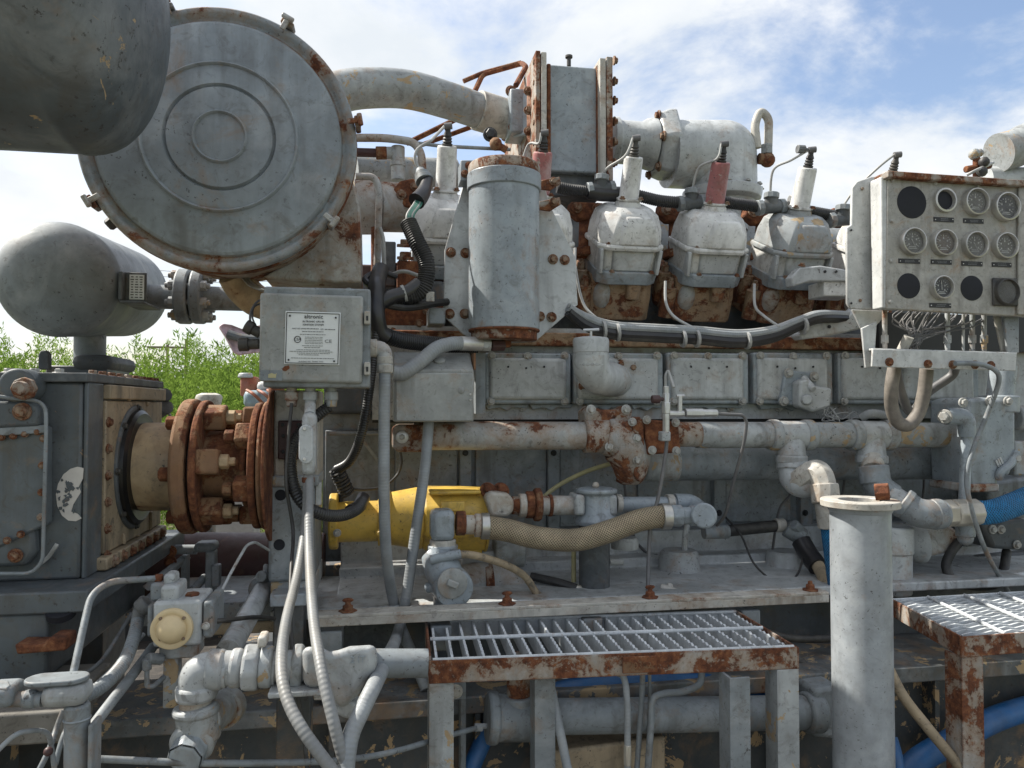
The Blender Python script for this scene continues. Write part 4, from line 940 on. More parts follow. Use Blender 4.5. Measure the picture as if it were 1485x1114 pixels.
# green wires at the top of the fat loom
t = T('wire_bundle', 'green and white wires feeding the fat loom beside the first rocker cover', 'wires')
for k in range(6):
    M('wire', t, G().tube(spl(Q((606 + k * 1.2, 285, 2.12), (600 + k * 2.2, 296, 2.09), (590 + k * 2, 312, 2.07), (592 + k * 2.2, 326, 2.06), (600 + k * 1.5, 338, 2.05))), .0032, 7), 'wire' if k in (0, 4) else 'green')
M('loom_boot', t, G().tube(spl(Q((620, 258, 2.18), (617, 272, 2.15), (612, 283, 2.12), (604, 292, 2.1)), 6), S(11, 615, 2.1), 14, rr=lambda f: S(8 + 5 * f, 615, 2.1)), 'tape')
M('conduit_fitting', t, G().lathe(P(609, 246, 2.2), P(618, 268, 2.17) - P(609, 246, 2.2), [(0, .012), (.012, .016), (.02, .022), (.035, .022), (.037, .027), (.05, .027)], 14), 'greymid', 0.001)
M('spark_lead', t, G().tube(spl(Q((609, 248, 2.2), (602, 232, 2.2), (606, 216, 2.2), (625, 204, 2.2))) + [HM[0] @ V((-.010, .117, .537))], .0045, 8), 'wire')
# upper harness along the heads
t = T('ignition_harness', 'black corrugated ignition loom running behind the plug tubes', 'harness')
def rib(par, pts, r_, m='corrug', nm='loom', **k): return M(nm, par, G().tube(even(spl(pts, 12), .0034), r_, 12, 1, r_ * .06), m, **k)
Yh = 2.40
for seg in ([(808, 272), (830, 276), (855, 278)], [(855, 277), (878, 279), (897, 280)], [(900, 281), (925, 284), (955, 291), (985, 294)], [(1020, 292), (1045, 293), (1070, 296), (1102, 300)], [(1140, 300), (1170, 306), (1215, 314), (1240, 318)]):
    rib(t, Q(*[(x, y, Yh) for x, y in seg]), S(8.5, 950, Yh))
for x, y, sx, sy in [(872, 262, 0, 0), (1003, 282, 0, 0), (1118, 288, 0, 0), (1222, 306, 0, 0)]:
    f = M('junction_tee', t, G().cyl(P(x - 17, y + 14, Yh - .01), P(x + 17, y + 11, Yh - .01), S(9.5, x, Yh), n=16).cyl(P(x, y + 10, Yh - .01), P(x + 1, y - 6, Yh - .02), S(9.5, x, Yh), n=16), 'greydark', 0.003)
    M('tee_nut', f, G().cyl(P(x - 20, y + 14, Yh - .01), P(x - 13, y + 13, Yh - .01), S(11.5, x, Yh), n=10).cyl(P(x + 12, y + 12, Yh - .01), P(x + 19, y + 11, Yh - .01), S(11.5, x, Yh), n=10).cyl(P(x + .5, y, Yh - .02), P(x + 1, y - 8, Yh - .02), S(11, x, Yh), n=10), 'greymid', 0.002)
M('taped_splice', t, G().tube(spl(Q((853, 278, Yh - .01), (872, 281, Yh - .01), (900, 282, Yh - .01))), S(11, 872, Yh), 12), 'tape')
for x, y in ((1026, 286), (1146, 292)): M('grey_coupling', t, G().cyl(P(x, y, Yh), P(x + 18, y - 3, Yh), S(9, x, Yh), n=16), 'grey', 0.003)
for i, (a, mid, b) in enumerate([((873, 256), (882, 243), (924, 224)), ((1004, 275), (1014, 243), (1058, 228)), ((1117, 281), (1122, 246), (1166, 230)), ((1222, 300), (1240, 275), (1302, 240)), ((751, 262), (765, 212), (790, 206))]):
    tp = HM[(2, 3, 4, 5, 1)[i]] @ V((-.010, .117, .537)); M('spark_lead', t, G().tube(spl([P(*a, Yh - .02), P(*mid, Yh - .05), P((mid[0] + b[0]) / 2 + 4, min(mid[1], b[1]) + 2, Yh - .10), tp]), .0042, 8), 'wire')
tq = HM[4] @ V((-.010, .117, .537)); M('lead_connector', t, G().cyl(tq + V((-.042, 0, .0)), tq + V((-.016, 0, .0)), .014, n=10).cyl(tq + V((-.016, 0, 0)), tq + V((.006, 0, 0)), .007, .004, n=8), 'greydark', 0.002)
# lower harness with ties
t = T('lower_harness', 'sagging bundle of grey and black cables below the cylinder heads', 'harness')
Yb = 2.14
for k, (dy, rr_, m_) in enumerate([(0, 6.5, 'conduit'), (9, 7.5, 'tape'), (-5, 3.5, 'wire'), (4, 4, 'wiredark'), (14, 5, 'rubber')]):
    M('cable', t, G().tube(spl(Q((824, 446 + dy * .6, 2.12), (850, 462 + dy, Yb), (890, 474 + dy, Yb), (950, 478 + dy, Yb), (1010, 481 + dy, Yb), (1070, 486 + dy, Yb), (1120, 480 + dy * .9, Yb), (1160, 465 + dy * .7, Yb), (1190, 456 + dy * .6, Yb), (1240, 458 + dy * .5, Yb + .05))), S(rr_, 1000, Yb), 10), m_)
for x, y in ((875, 474), (895, 478), (990, 487), (1010, 487), (1165, 469), (1083, 490)):
    M('cable_tie', t, G().lathe(P(x, y + 4, Yb), (1, 0, .1), [(-.004, .027), (.004, .027)], 14), 'wire')
for i, (x0, y0, x1, y1) in enumerate([(834, 360, 880, 472), (965, 408, 1010, 478), (1094, 412, 1130, 474)]):
    M('drop_wire', t, G().tube(spl(Q((x0, y0, 2.22), (x0 + 1, y0 + 32, 2.2), (x0 + 14, y0 + (y1 - y0) * .75, 2.18), (x1, y1, 2.13))), .0045, 8), 'wire')
# ------------------------------------------------------------------ ignition box
t = T('ignition_box', 'grey ignition control box with white nameplate and rust stains', 'control box')
Yi = 1.72
M('back_box', t, G().bx(382, 417, 537, 562, Yi + .015, Yi + .16), 'greymid', 0.005)
door = M('door', t, G().pp([(377, 424), (527, 429), (525, 556), (375, 553)], Yi, Yi + .02), 'boxgrey', 0.006)
for y in (460, 534):
    h = M('latch', t, G().bx(528, y - 9, 537, y + 10, Yi - .004, Yi + .02), 'barwhite', 0.003)
    M('latch_slot', h, G().bx(531, y - 2, 534, y + 5, Yi - .006, Yi), 'black')
pl = M('nameplate', t, G().pp([(414, 451), (494, 453.5), (492, 530), (412, 528)], Yi - .004, Yi + .001), 'plate', 0.0008)
bo = [(416, 453.2), (492, 455.6), (490, 528), (414, 526.2)]
g = G()
for k in range(4):
    a, b = P(*bo[k], Yi - .005), P(*bo[(k + 1) % 4], Yi - .005); g.cyl(a, b, .0008, n=4)
M('plate_border', pl, g, 'ink')
bolts(pl, [(420.5, 458), (487, 461), (418.5, 522), (484.5, 524)], Yi - .005, 1.5, 'ink', washer=False, name='rivet')
def tx(s, x, y, h, m='inkgrey', sx=1.0, th=.0003): text('lettering', pl, s, P(x, y, Yi - .0048), S(h, x, Yi) * 1.25, m, sx=sx, th=th)
tx('altronic', 455, 459.5, 6.6, 'ink', 1.05, .0006)
tx('ALTRONIC CPU-95', 454.5, 466.6, 2.9, 'ink'); tx('IGNITION SYSTEM', 454.3, 471.2, 2.9, 'ink')
tx('PART NO.', 430, 476.6, 2.2); tx('S/N', 467, 477.6, 2.2)
r9 = random.Random(4); mp = G()
def strokes(x0, x1, y, h):                      # print too small to read: broken strokes
    x = x0
    while x < x1:
        w_ = min(r9.uniform(1.2, 4.5), x1 - x); mp.bx(x, y - h / 2 + .02 * (x - 450), x + w_, y + h / 2 + .02 * (x - 450), Yi - .0051, Yi - .003); x += w_ + r9.uniform(.5, 1.0)
strokes(437, 462, 476.8, 1.2); strokes(471, 486, 477.4, 1.2); strokes(438, 469, 481, .9); strokes(435, 472, 485.2, .8)
tx('CSA', 431.5, 492.2, 4.4, 'ink'); tx('CE', 476, 495.2, 5.4, 'inkgrey', 1.3)
M('certification_ring', pl, G().lathe(P(431.5, 492.3, Yi - .0045), (0, -1, 0), [(0, S(5.0, 431, Yi)), (.0007, S(5.0, 431, Yi)), (.0007, S(4.1, 431, Yi)), (0, S(4.1, 431, Yi))], 20, cap=False), 'ink')
for y in (489, 491.3, 493.6, 496, 498.2): strokes(442, 468, y, .6)
for y, x0, x1 in ((501.5, 438, 468), (504, 441, 464), (507.5, 430, 478), (510, 420, 483), (512.4, 431, 478), (514.8, 433, 462), (519.6, 422, 484)): strokes(x0, x1, y, .75)
M('small_print', pl, mp, 'inkgrey', 0, 0, kind='stuff')
tx('ALTRONIC, INC.  GIRARD, OHIO', 451, 524.6, 2.0, sx=.95)
M('faded_label', t, G().bx(377.5, 537, 409, 552, Yi - .002, Yi + .002), 'greymid')
M('label_remnant', t, G().pp([(389, 543), (394, 541), (399, 543), (401, 541), (400, 548), (389, 548)], Yi - .003, Yi), 'yellowhose')
M('rust_hole', t, G().pp([(409, 535), (413, 531), (419, 530), (420, 534), (415, 538), (411, 538)], Yi - .0015, Yi + .002), 'rust')
for x in (418, 506): M('hanger_ear', t, G().lathe(P(x, 424, Yi + .02), (0, 1, 0), [(0, S(7, x, Yi)), (.004, S(7, x, Yi))], 20), 'greymid')
# plugs on its left side and the small wires
for (a, b) in (((378, 484), (356, 472)), ((376, 499), (346, 500))):
    k = M('connector', t, G().cyl(P(*a, Yi + .08), P(*b, Yi + .08), .012, n=14).cyl(P((a[0] + b[0]) / 2, (a[1] + b[1]) / 2, Yi + .08), P(*b, Yi + .08), .0155, n=12), 'rubber', 0.002)
M('hanging_wire', t, G().tube(spl(Q((398, 436, 1.9), (376, 436, 1.85), (364, 452, 1.82), (364, 472, 1.8), (374, 485, 1.8))), .0028, 6).tube(spl(Q((392, 438, 1.9), (370, 444, 1.85), (366, 460, 1.82), (372, 474, 1.8))), .0022, 6), 'wiredark')
# fittings under it
for i, (x, m_, r_) in enumerate([(423, 'greyrust', 8.5), (450, 'grey', 9), (481, 'greytan', 8.5)]):
    f = M('cable_gland', t, G().lathe(P(x, 558, Yi + .06), (0, 0, -1), [(0, S(r_ * .9, x, Yi)), (.022, S(r_ * .9, x, Yi))], 20).lathe(P(x, 568, Yi + .06), (0, 0, -1), [(0, S(r_ * 1.3, x, Yi)), (.020, S(r_ * 1.3, x, Yi))], 6).lathe(P(x, 580, Yi + .06), (0, 0, -1), [(0, S(r_, x, Yi)), (.016, S(r_ * .85, x, Yi))], 16), m_, 0.002)
# ------------------------------------------------------------------ conduit elbow to the right of the box
t = T('conduit_elbow', 'grey threaded elbow turning from the ignition box down into conduit', 'elbow')
M('elbow', t, G().tube(fil(Q((533, 505, 1.80), (558, 505, 1.80), (558, 532, 1.80)), .05), S(11, 550, 1.8), 20), 'grey')
M('collar', t, G().cyl(P(533, 505, 1.80), P(547, 505, 1.80), S(13, 540, 1.8), n=20).cyl(P(558, 517, 1.80), P(558, 528, 1.80), S(11.5, 558, 1.8), n=24).cyl(P(558, 529, 1.80), P(558, 541, 1.80), S(12, 558, 1.8), n=8), 'barwhite', 0.002)
def flexo(name, label, pts, rpx, Y=1.7, m='conduit', x=500, cat='conduit'):
    return ONE(name, label, cat, G().tube(spl(pts, 10), S(rpx, x, Y), 16), m)
flexo('flexible_conduit', 'grey flexible conduit dropping straight from the threaded elbow past the yellow starter', Q((558, 540, 1.80), (557, 620, 1.80), (557, 720, 1.81), (560, 800, 1.85), (568, 860, 1.93), (580, 905, 1.95), (598, 950, 1.85), (618, 1000, 1.80)), 8.8)
flexo('flexible_conduit', 'grey flexible conduit slanting from under the white junction box toward the valve', Q((622, 612, 1.98), (616, 680, 1.97), (603, 770, 1.95), (590, 860, 1.93), (578, 915, 1.90), (566, 945, 1.62), (547, 985, 1.32), (525, 1030, 1.25), (508, 1070, 1.22), (501, 1120, 1.20)), 9)
# L-shaped conduit body under the box
t = T('conduit_outlet_box', 'oval grey conduit body with two screws below the ignition box', 'conduit fitting')
M('body', t, G().bx(437, 598, 458, 690, 1.70, 1.75), 'grey', 0.012)
M('oval_cover', t, G().pp([(433 + 10.5 + 10.5 * math.cos(R(a)), (627 if a > 180 else 662) + 11 * math.sin(R(a))) for a in range(0, 360, 15)], 1.685, 1.70), 'greyclean', 0.003)
bolts(t, [(442, 622), (442, 666)], 1.684, 2.6, 'alu', washer=False)
M('upper_nipple', t, G().cyl(P(450, 588, 1.75), P(449, 602, 1.73), S(8, 450, 1.74), n=16), 'greyclean')
M('rust_collar', t, G().cyl(P(447, 692, 1.72), P(447, 700, 1.72), S(9, 447, 1.72), n=16), 'rust', 0.002)
flexo('flexible_conduit', 'pale flexible conduit from the oval conduit body bowing left past the big valve', Q((446, 690, 1.72), (443, 760, 1.69), (432, 830, 1.58), (415, 900, 1.42), (408, 960, 1.30), (415, 1010, 1.24), (440, 1060, 1.20), (484, 1120, 1.18)), 7.3, 1.45, 'conduitw')
flexo('flexible_conduit', 'pale flexible conduit from the oval conduit body hanging in front of the big valve', Q((449, 690, 1.72), (448, 780, 1.62), (453, 880, 1.42), (464, 960, 1.28), (482, 1040, 1.22), (503, 1120, 1.20)), 7.3, 1.45, 'conduitw')
flexo('black_cable', 'thin black cable hanging from the left gland of the ignition box', Q((423, 585, 1.76), (418, 640, 1.74), (415, 700, 1.72), (425, 770, 1.72), (422, 830, 1.62), (421, 900, 1.5), (428, 980, 1.46), (440, 1060, 1.42), (446, 1120, 1.4)), 2.6, 1.7, 'rubber', cat='cable')
corr('corrugated_loom', 'black corrugated loom curling round the oval conduit body to the yellow starter', Q((478, 590, 1.80), (450, 612, 1.80), (424, 650, 1.78), (424, 700, 1.74), (445, 735, 1.74), (480, 748, 1.78), (512, 742, 1.86), (528, 722, 1.95)), 8.5, 1.76)
ONE('cable_sleeve', 'bent black rubber sleeve end on the yellow starter terminal', 'sleeve', G().tube(spl(Q((508, 742, 1.87), (520, 735, 1.91), (527, 722, 1.95)), 6), S(10, 520, 1.9), 14), 'tape')
# ------------------------------------------------------------------ junction box
t = T('junction_box', 'plain pale grey junction box with sloping hood', 'junction box')
Yj = 1.93
a, b = X_(571, Yj), X_(687, Yj); z0, z1, z2 = Z_(612, Yj, 630), Z_(536, Yj, 630), Z_(512, Yj + .10, 630)
M('body', t, G().prism([V((a, Yj, z0)), V((a, Yj, z1)), V((a, Yj + .085, z2)), V((a, Yj + .16, z2)), V((a, Yj + .16, z0))], (b - a, 0, 0)), 'boxgrey', 0.004)
M('door', t, G().bx(574, 541, 686, 611, Yj - .006, Yj + .004), 'boxgrey', 0.003)
M('door_button', t, G().lathe(P(669, 566, Yj - .006), (0, -1, 0), [(0, S(5, 669, Yj)), (.002, S(5, 669, Yj)), (.003, S(4, 669, Yj))], 20), 'boxgrey')
bolts(t, [(682, 572), (682, 580)], Yj - .006, 1.8, 'greybolt', washer=False)
M('hood_stub', t, G().lathe(P(637, 524, Yj + .04), (0, -.6, .8), [(-.01, S(9, 637, Yj)), (.006, S(9, 637, Yj)), (.008, S(7, 637, Yj))], 20), 'boxgrey')
M('rust_streak_tab', t, G().bx(687, 512, 690, 536, Yj + .02, Yj + .08), 'rustlight')
M('mounting_pad', t, G().bx(690, 512, 704, 600, 2.1, 2.27), 'greymid')
# ------------------------------------------------------------------ gauge panel
t = T('gauge_panel', 'beige instrument panel with three rows of round gauges', 'gauge panel')
Yg = 1.80
M('side_box', t, G().bx(1280, 262, 1520, 448, Yg + .021, Yg + .07), 'beige', 0.004)
M('side_plate', t, G().pp([(1236, 272), (1243, 263), (1264, 256), (1300, 256), (1300, 450), (1234, 448), (1229, 440), (1228, 330), (1235, 326)], Yg + .072, Yg + .082), 'white', 0.003)
M('edge_strip', t, G().bx(1279, 256, 1288, 447, Yg + .003, Yg + .05), 'white', 0.004)
M('face_plate', t, G().pp([(1287, 257), (1500, 271), (1500, 460), (1285, 448)], Yg, Yg + .02), 'beige', 0.003)
M('right_strip', t, G().pp([(1478, 268), (1500, 270), (1500, 458), (1476, 456)], Yg - .008, Yg - .001), 'beige', 0.002)
M('drip_edge', t, G().pp([(1288, 247), (1500, 262), (1500, 271), (1289, 257)], Yg - .02, Yg + .04), 'rustedge', 0.003)
bolts(t, [(1294.5, 262), (1357, 265.5), (1418, 270), (1293.5, 320.5), (1292.5, 378), (1291.4, 437.5), (1478.5, 274), (1479, 331), (1478, 387), (1477, 444)], Yg - .002, 2.1, 'greybolt', h=.6)
def hole(x, y, r_): M('empty_port', t, G().lathe(P(x, y, Yg), (0, -1, 0), [(-.01, S(r_, x, Yg)), (.0012, S(r_, x, Yg)), (.0014, S(r_ * .97, x, Yg))], 36), 'holeblack')
hole(1322, 293.6, 23.7); hole(1317.6, 414.7, 18.5); hole(1409, 418, 18.3)
def gauge(x, y, r_, dial, needle=None, ticks=True, tm='mark', words_=True, sq=False):
    R_ = S(r_, x, Yg); c = P(x, y, Yg)
    gg = M('gauge', t, G().lathe(c, (0, -1, 0), [(0, R_ * 1.02), (.012, R_ * 1.02), (.017, R_ * .97), (.018, R_ * .9), (.014, R_ * .84), (.008, R_ * .82)], 40, cap=False), 'rubber' if sq else 'bezel')
    M('dial', gg, G().lathe(c, (0, -1, 0), [(.002, R_ * .86), (.006, R_ * .86)], 36), dial)
    if sq: M('square_bezel', gg, G().box(c + V((0, -.004, 0)), (R_ * 2.15, .008, R_ * 2.1)), 'rubber', 0.004)
    if ticks:
        g = G()
        for k in range(13):
            a_ = R(215 - 20.8 * k); ln = .16 if k % 3 == 0 else .09
            d_ = V((math.cos(a_), 0, math.sin(a_))); q = c + V((0, -.0065, 0))
            n_ = V((-d_.z, 0, d_.x)) * R_ * .022
            i0, i1 = q + d_ * R_ * (.62 - ln), q + d_ * R_ * .62
            g.add([i0 - n_, i0 + n_, i1 + n_, i1 - n_], [(0, 1, 2, 3)])
            if k % 3 == 0: j0 = q + d_ * R_ * .36; g.add([j0 + V((-.05 * R_, 0, -.06 * R_)), j0 + V((.05 * R_, 0, -.06 * R_)), j0 + V((.05 * R_, 0, .06 * R_)), j0 + V((-.05 * R_, 0, .06 * R_))], [(0, 1, 2, 3)])
        if words_:
            for yy, hw in ((-.38, .28), (-.5, .36)):
                q = c + V((0, -.0065, R_ * yy)); g.add([q + V((-hw * R_, 0, -.025 * R_)), q + V((hw * R_, 0, -.025 * R_)), q + V((hw * R_, 0, .025 * R_)), q + V((-hw * R_, 0, .025 * R_))], [(0, 1, 2, 3)])
        M('dial_marks', gg, g, tm, 0, 0)
    if needle is not None:
        a_ = R(needle); d_ = V((math.cos(a_), 0, math.sin(a_))); M('needle', gg, G().cyl(c + V((0, -.0075, 0)) - d_ * R_ * .2, c + V((0, -.0075, 0)) + d_ * R_ * .6, R_ * .03, R_ * .012, 6), 'mark')
    M('glass', gg, G().lathe(c, (0, -1, 0), [(.0105, R_ * .84), (.011, R_ * .84)], 36), 'dialglass')
M('gauge_ring', t, G().lathe(P(1368.7, 291, Yg), (0, -1, 0), [(0, S(18, 1368, Yg)), (.01, S(17.6, 1368, Yg)), (.011, S(15, 1368, Yg)), (.002, S(13.5, 1368, Yg))], 36, cap=False), 'bezel')
hole(1368.7, 291, 13.4)
gauge(1412, 294, 20, 'dialgrey'); gauge(1456, 301, 21, 'dialblack', None)
gauge(1321, 351, 20, 'dialgrey', -62); gauge(1366, 353, 19.5, 'dialbrown'); gauge(1411, 356, 19.5, 'dialgrey', -60); gauge(1454.5, 357.5, 19.3, 'dialgrey')
gauge(1363, 417.5, 17.2, 'dialblack', 92); gauge(1456, 424, 19.5, 'dialblack', None, sq=True, tm='inkgrey')
PL = [(1369, 318.5, 29), (1412, 320.6, 29), (1319, 378.7, 31), (1365.5, 380, 30), (1410, 382.5, 30), (1453, 384, 28), (1364, 443, 31)]
for x, y, w_ in PL:
    n_ = M('gauge_label', t, G().bx(x - w_ / 2, y - 3.3, x + w_ / 2, y + 3.3, Yg - .002, Yg + .001), 'ink')
    g = G()
    for yy in (-1.1, 1.1):
        xx = x - w_ * .22 + r9.uniform(0, 2)
        while xx < x + w_ * .22: w2 = r9.uniform(.6, 2.0); g.bx(xx, y + yy - .5, xx + w2, y + yy + .5, Yg - .0024, Yg - .001); xx += w2 + .5
    M('engraving', n_, g, 'inkgrey', 0, 0, kind='stuff')
    bolts(n_, [(x - w_ / 2 + 2, y), (x + w_ / 2 - 2, y)], Yg - .002, .8, 'mark', washer=False, name='rivet')
bolts(t, [(1250, 274), (1247, 436)], Yg + .07, 2.4, 'rustbolt', washer=False)
bolts(t, [(1234, 334), (1234, 440)], Yg + .07, 1.8, 'black', washer=False)
# mounting ears
M('mount_arm', t, G().pp([(1236, 449), (1290, 451), (1270, 474), (1254, 486), (1246, 470)], Yg + .10, Yg + .108), 'white', 0.002)
t = T('panel_shelf', 'pale drilled angle shelf hanging under the gauge panel', 'shelf')
M('shelf_plate', t, G().pp([(1266, 506), (1475, 512), (1473, 538), (1265, 532)], Yg + .02, Yg + .028), 'white', 0.002)
M('shelf_top', t, G().pp([(1266, 505), (1475, 511), (1475, 514), (1266, 508)], Yg + .028, Yg + .07), 'white', 0.001)
M('leg', t, G().pp([(1250, 476), (1272, 466), (1268, 530), (1256, 534)], Yg + .05, Yg + .058), 'white', 0.002)
M('leg', t, G().pp([(1442, 456), (1452, 457), (1460, 512), (1454, 512)], Yg + .05, Yg + .058), 'beige', 0.002)
M('leg', t, G().pp([(1456, 458), (1478, 459), (1478, 512), (1462, 512)], Yg + .03, Yg + .038), 'greymid', 0.002)
bolts(t, [(1290, 525), (1346, 528), (1382, 529), (1414, 529), (1437, 530)], Yg + .018, 4.5, 'rustbolt')
t = T('panel_wiring', 'fan of thin wires and tubes hanging below the gauge panel', 'wires')
r0 = random.Random(5)
M('wiring_board', t, G().bx(1275, 456, 1500, 508, 2.12, 2.2), 'black')
for k in range(26):
    x1 = 1305 + r0.uniform(0, 22); x2 = r0.uniform(1310, 1440)
    M('wire', t, G().tube(spl(Q((x2, 446, 1.9), (x2 - 8 - r0.uniform(0, 15), 466 + r0.uniform(-6, 8), 1.86 + r0.uniform(0, .08)), (x1 + 14, 490 + r0.uniform(-8, 6), 1.87), (x1 + r0.uniform(-12, 8), 512, 1.9)), 6), .0022, 5), 'wiredark')
for x, m_ in ((1283, 'greyrust'), (1374, 'grey'), (1410, 'greytan'), (1427, 'greytan'), (1397, 'wire')):
    M('tube_fitting', t, G().cyl(P(x, 446, 1.88), P(x, 510, 1.88), S(3.6 if x != 1397 else 2, x, 1.88), n=12).cyl(P(x, 486, 1.88), P(x, 498, 1.88), S(5.6 if x != 1397 else 2.1, x, 1.88), n=6), m_, 0.001)
M('tape_wrap', t, G().cyl(P(1308, 508, 1.89), P(1318, 488, 1.87), .014, n=12), 'barwhite')
# hoses below the shelf
flexo('instrument_hose', 'brown grey braided hose looping in a U below the panel shelf', Q((1297, 534, 1.90), (1293, 560, 1.90), (1293, 590, 1.92), (1302, 612, 1.93), (1318, 616, 1.93), (1332, 598, 1.93), (1340, 570, 1.92), (1344, 535, 1.91)), 9.5, 1.9, 'hosebrown', 1320, 'hose')
flexo('instrument_hose', 'dark hose beside the U shaped hose below the panel shelf', Q((1300, 536, 1.98), (1308, 572, 1.99), (1322, 598, 2.0), (1345, 570, 1.98), (1380, 545, 1.95), (1385, 530, 1.93)), 6.5, 1.95, 'wiredark', 1320, 'hose')
flexo('grey_hose', 'short grey hose end peeping from behind the U shaped hose', Q((1250, 606, 2.1), (1262, 600, 2.08), (1280, 602, 2.08), (1310, 612, 2.12)), 6, 2.1, 'conduit', 1270, 'hose')
flexo('copper_line', 'thin grey capillary tube dropping from the shelf end past the pump', Q((1385, 527, 1.80), (1420, 528, 1.80), (1444, 538, 1.80), (1448, 556, 1.81), (1432, 600, 1.85), (1412, 650, 1.86), (1402, 690, 1.86), (1408, 735, 1.86), (1430, 800, 1.92), (1462, 858, 1.98)), 3.4, 1.85, 'greymid', 1430, 'tube')
# things behind the panel
t = T('rear_manifold', 'pale curved pipe end rising behind the gauge panel', 'pipe')
M('pipe_end', t, G().tube(spl(Q((1448, 222, 2.7), (1470, 216, 2.7), (1510, 202, 2.7), (1600, 215, 2.7), (1850, 225, 2.75)), 6), S(28, 1470, 2.7), 28), 'greytan')
M('lower_pipe', t, G().cyl(P(1425, 262, 2.75), P(1850, 270, 2.75), S(20, 1470, 2.75), n=24), 'greyclean')
t = T('rear_valve', 'small rusty valve with knobs peeping over the gauge panel', 'valve')
M('valve_body', t, G().cyl(P(1416, 262, 2.5), P(1416, 228, 2.5), S(5, 1416, 2.5), n=12).cyl(P(1400, 246, 2.5), P(1436, 240, 2.5), S(5, 1416, 2.5), n=10), 'rust', 0.003)
M('valve_knob', t, G().sphere(P(1413, 224, 2.5), .022, n=10).sphere(P(1420, 222, 2.5), .016, n=10), 'greytan')
M('valve_wire', t, G().tube(spl(Q((1402, 254, 2.48), (1416, 247, 2.46), (1432, 240, 2.48), (1440, 236, 2.5))), .006, 8), 'wire')
M('black_cap', t, G().sphere(P(1427, 235, 2.47), .02, n=10).sphere(P(1424, 249, 2.47), .02, n=10), 'rubber')
def PZ(x, y, z):
    d = Fv + Rv * ((x - 742.5) / FOC) + Uv * ((557.0 - y) / FOC)
    return EYE + d * ((z - EYE.z) / d.z)
def cx(g, x0, x1, y, Y, rpx, n=28, y1=None):        # cylinder along the engine
    return g.cyl(P(x0, y, Y), P(x1, y if y1 is None else y1, Y), S(rpx, (x0 + x1) / 2, Y), n=n)
# ------------------------------------------------------------------ water rail
Yr = 2.08
t = T('water_rail', 'long grey water pipe with rust stains left of the thermostat elbow', 'pipe')
M('pipe', t, cx(G(), 600, 852, 632, Yr, 20.5, 36), 'greyrust')
M('end_block', t, G().pp([(569, 622), (576, 616), (624, 616), (624, 656), (578, 656), (569, 650)], Yr - .04, Yr + .05), 'rustedge', 0.006)
M('big_washer', t, G().lathe(P(583, 634, Yr - .041), (0, -1, 0), [(0, S(9, 583, Yr)), (.004, S(9, 583, Yr)), (.006, S(7, 583, Yr))], 24), 'alu')
bolts(t, [(583, 634)], Yr - .046, 4.5, 'greybolt', washer=False)
t = T('thermostat_elbow', 'heavily rusted cast elbow with bolted flanges in the water rail', 'elbow')
M('collar', t, cx(G(), 846, 884, 632, Yr, 25, 32), 'thermo', 0.005)
M('mount_lug', t, G().pp([(848, 596), (858, 588), (872, 594), (900, 594), (909, 588), (918, 594), (914, 620), (880, 640), (850, 625)], Yr - .02, Yr + .06), 'thermo', 0.006)
M('elbow_body', t, G().tube(spl(Q((876, 632, Yr), (898, 638, Yr), (910, 655, Yr), (914, 675, Yr), (913, 698, Yr + .01)), 7), S(25, 900, Yr), 26, rr=lambda f: S(26 + 9 * math.sin(math.pi * f) - 9 * f * f, 900, Yr)), 'thermo')
M('nose_ring', t, G().lathe(P(912, 692, Yr + .01), (0, 0, -1), [(0, S(18, 912, Yr)), (.012, S(19, 912, Yr)), (.02, S(12, 912, Yr))], 24), 'rust')
M('flange', t, G().pp([(918, 608), (928, 604), (934, 612), (936, 690), (928, 700), (920, 690)], Yr - .055, Yr + .05), 'rustedge', 0.004)
M('square_flange', t, G().pp([(934, 608), (984, 612), (988, 656), (940, 660)], Yr - .06, Yr - .02), 'rust', 0.005)
M('outlet_stub', t, cx(G(), 950, 1014, 630, Yr - .01, 18, 28), 'rustedge', 0.004)
M('lower_stub', t, cx(G(), 930, 980, 672, 2.18, 26, 28), 'greytan', 0.005)
bolts(t, [(857, 594), (908, 594), (884, 648)], Yr - .045, 5, 'greybolt'); bolts(t, [(938, 609), (980, 613), (946, 653), (981, 654), (924, 636), (924, 668), (917, 612)], Yr - .063, 4.4, 'greybolt')
t = T('jacket_pipe', 'grey water pipe with two cast tees below the inspection covers', 'pipe')
M('pipe', t, cx(G(), 1010, 1398, 631, Yr, 18.5, 32), 'greytan')
for i, x in enumerate((1146, 1262)):
    te = M('tee_body', t, cx(G(), x - 30, x + 30, 631, Yr, 20.5).cyl(P(x, 640, Yr), P(x + 2, 668, Yr - .02), S(20, x, Yr), n=28).cyl(P(x + 2, 660, Yr - .02), P(x + 2, 672, Yr - .02), S(22, x, Yr), n=28), 'grey', 0.005)
    for xx in (x - 31, x + 18): M('tee_collar', te, cx(G(), xx, xx + 13, 631, Yr, 22.5), 'greytan', 0.004)
t = T('return_pipe', 'fat grey return pipe running just below the jacket water pipe', 'pipe')
M('pipe', t, cx(G(), 935, 1402, 670, 2.20, 26, 36), 'greymid')
M('end_bell', t, G().lathe(P(1372, 672, 2.2), (1, 0, 0), [(0, S(27, 1380, 2.2)), (.03, S(30, 1380, 2.2)), (.05, S(38, 1380, 2.2))], 32), 'greymid')
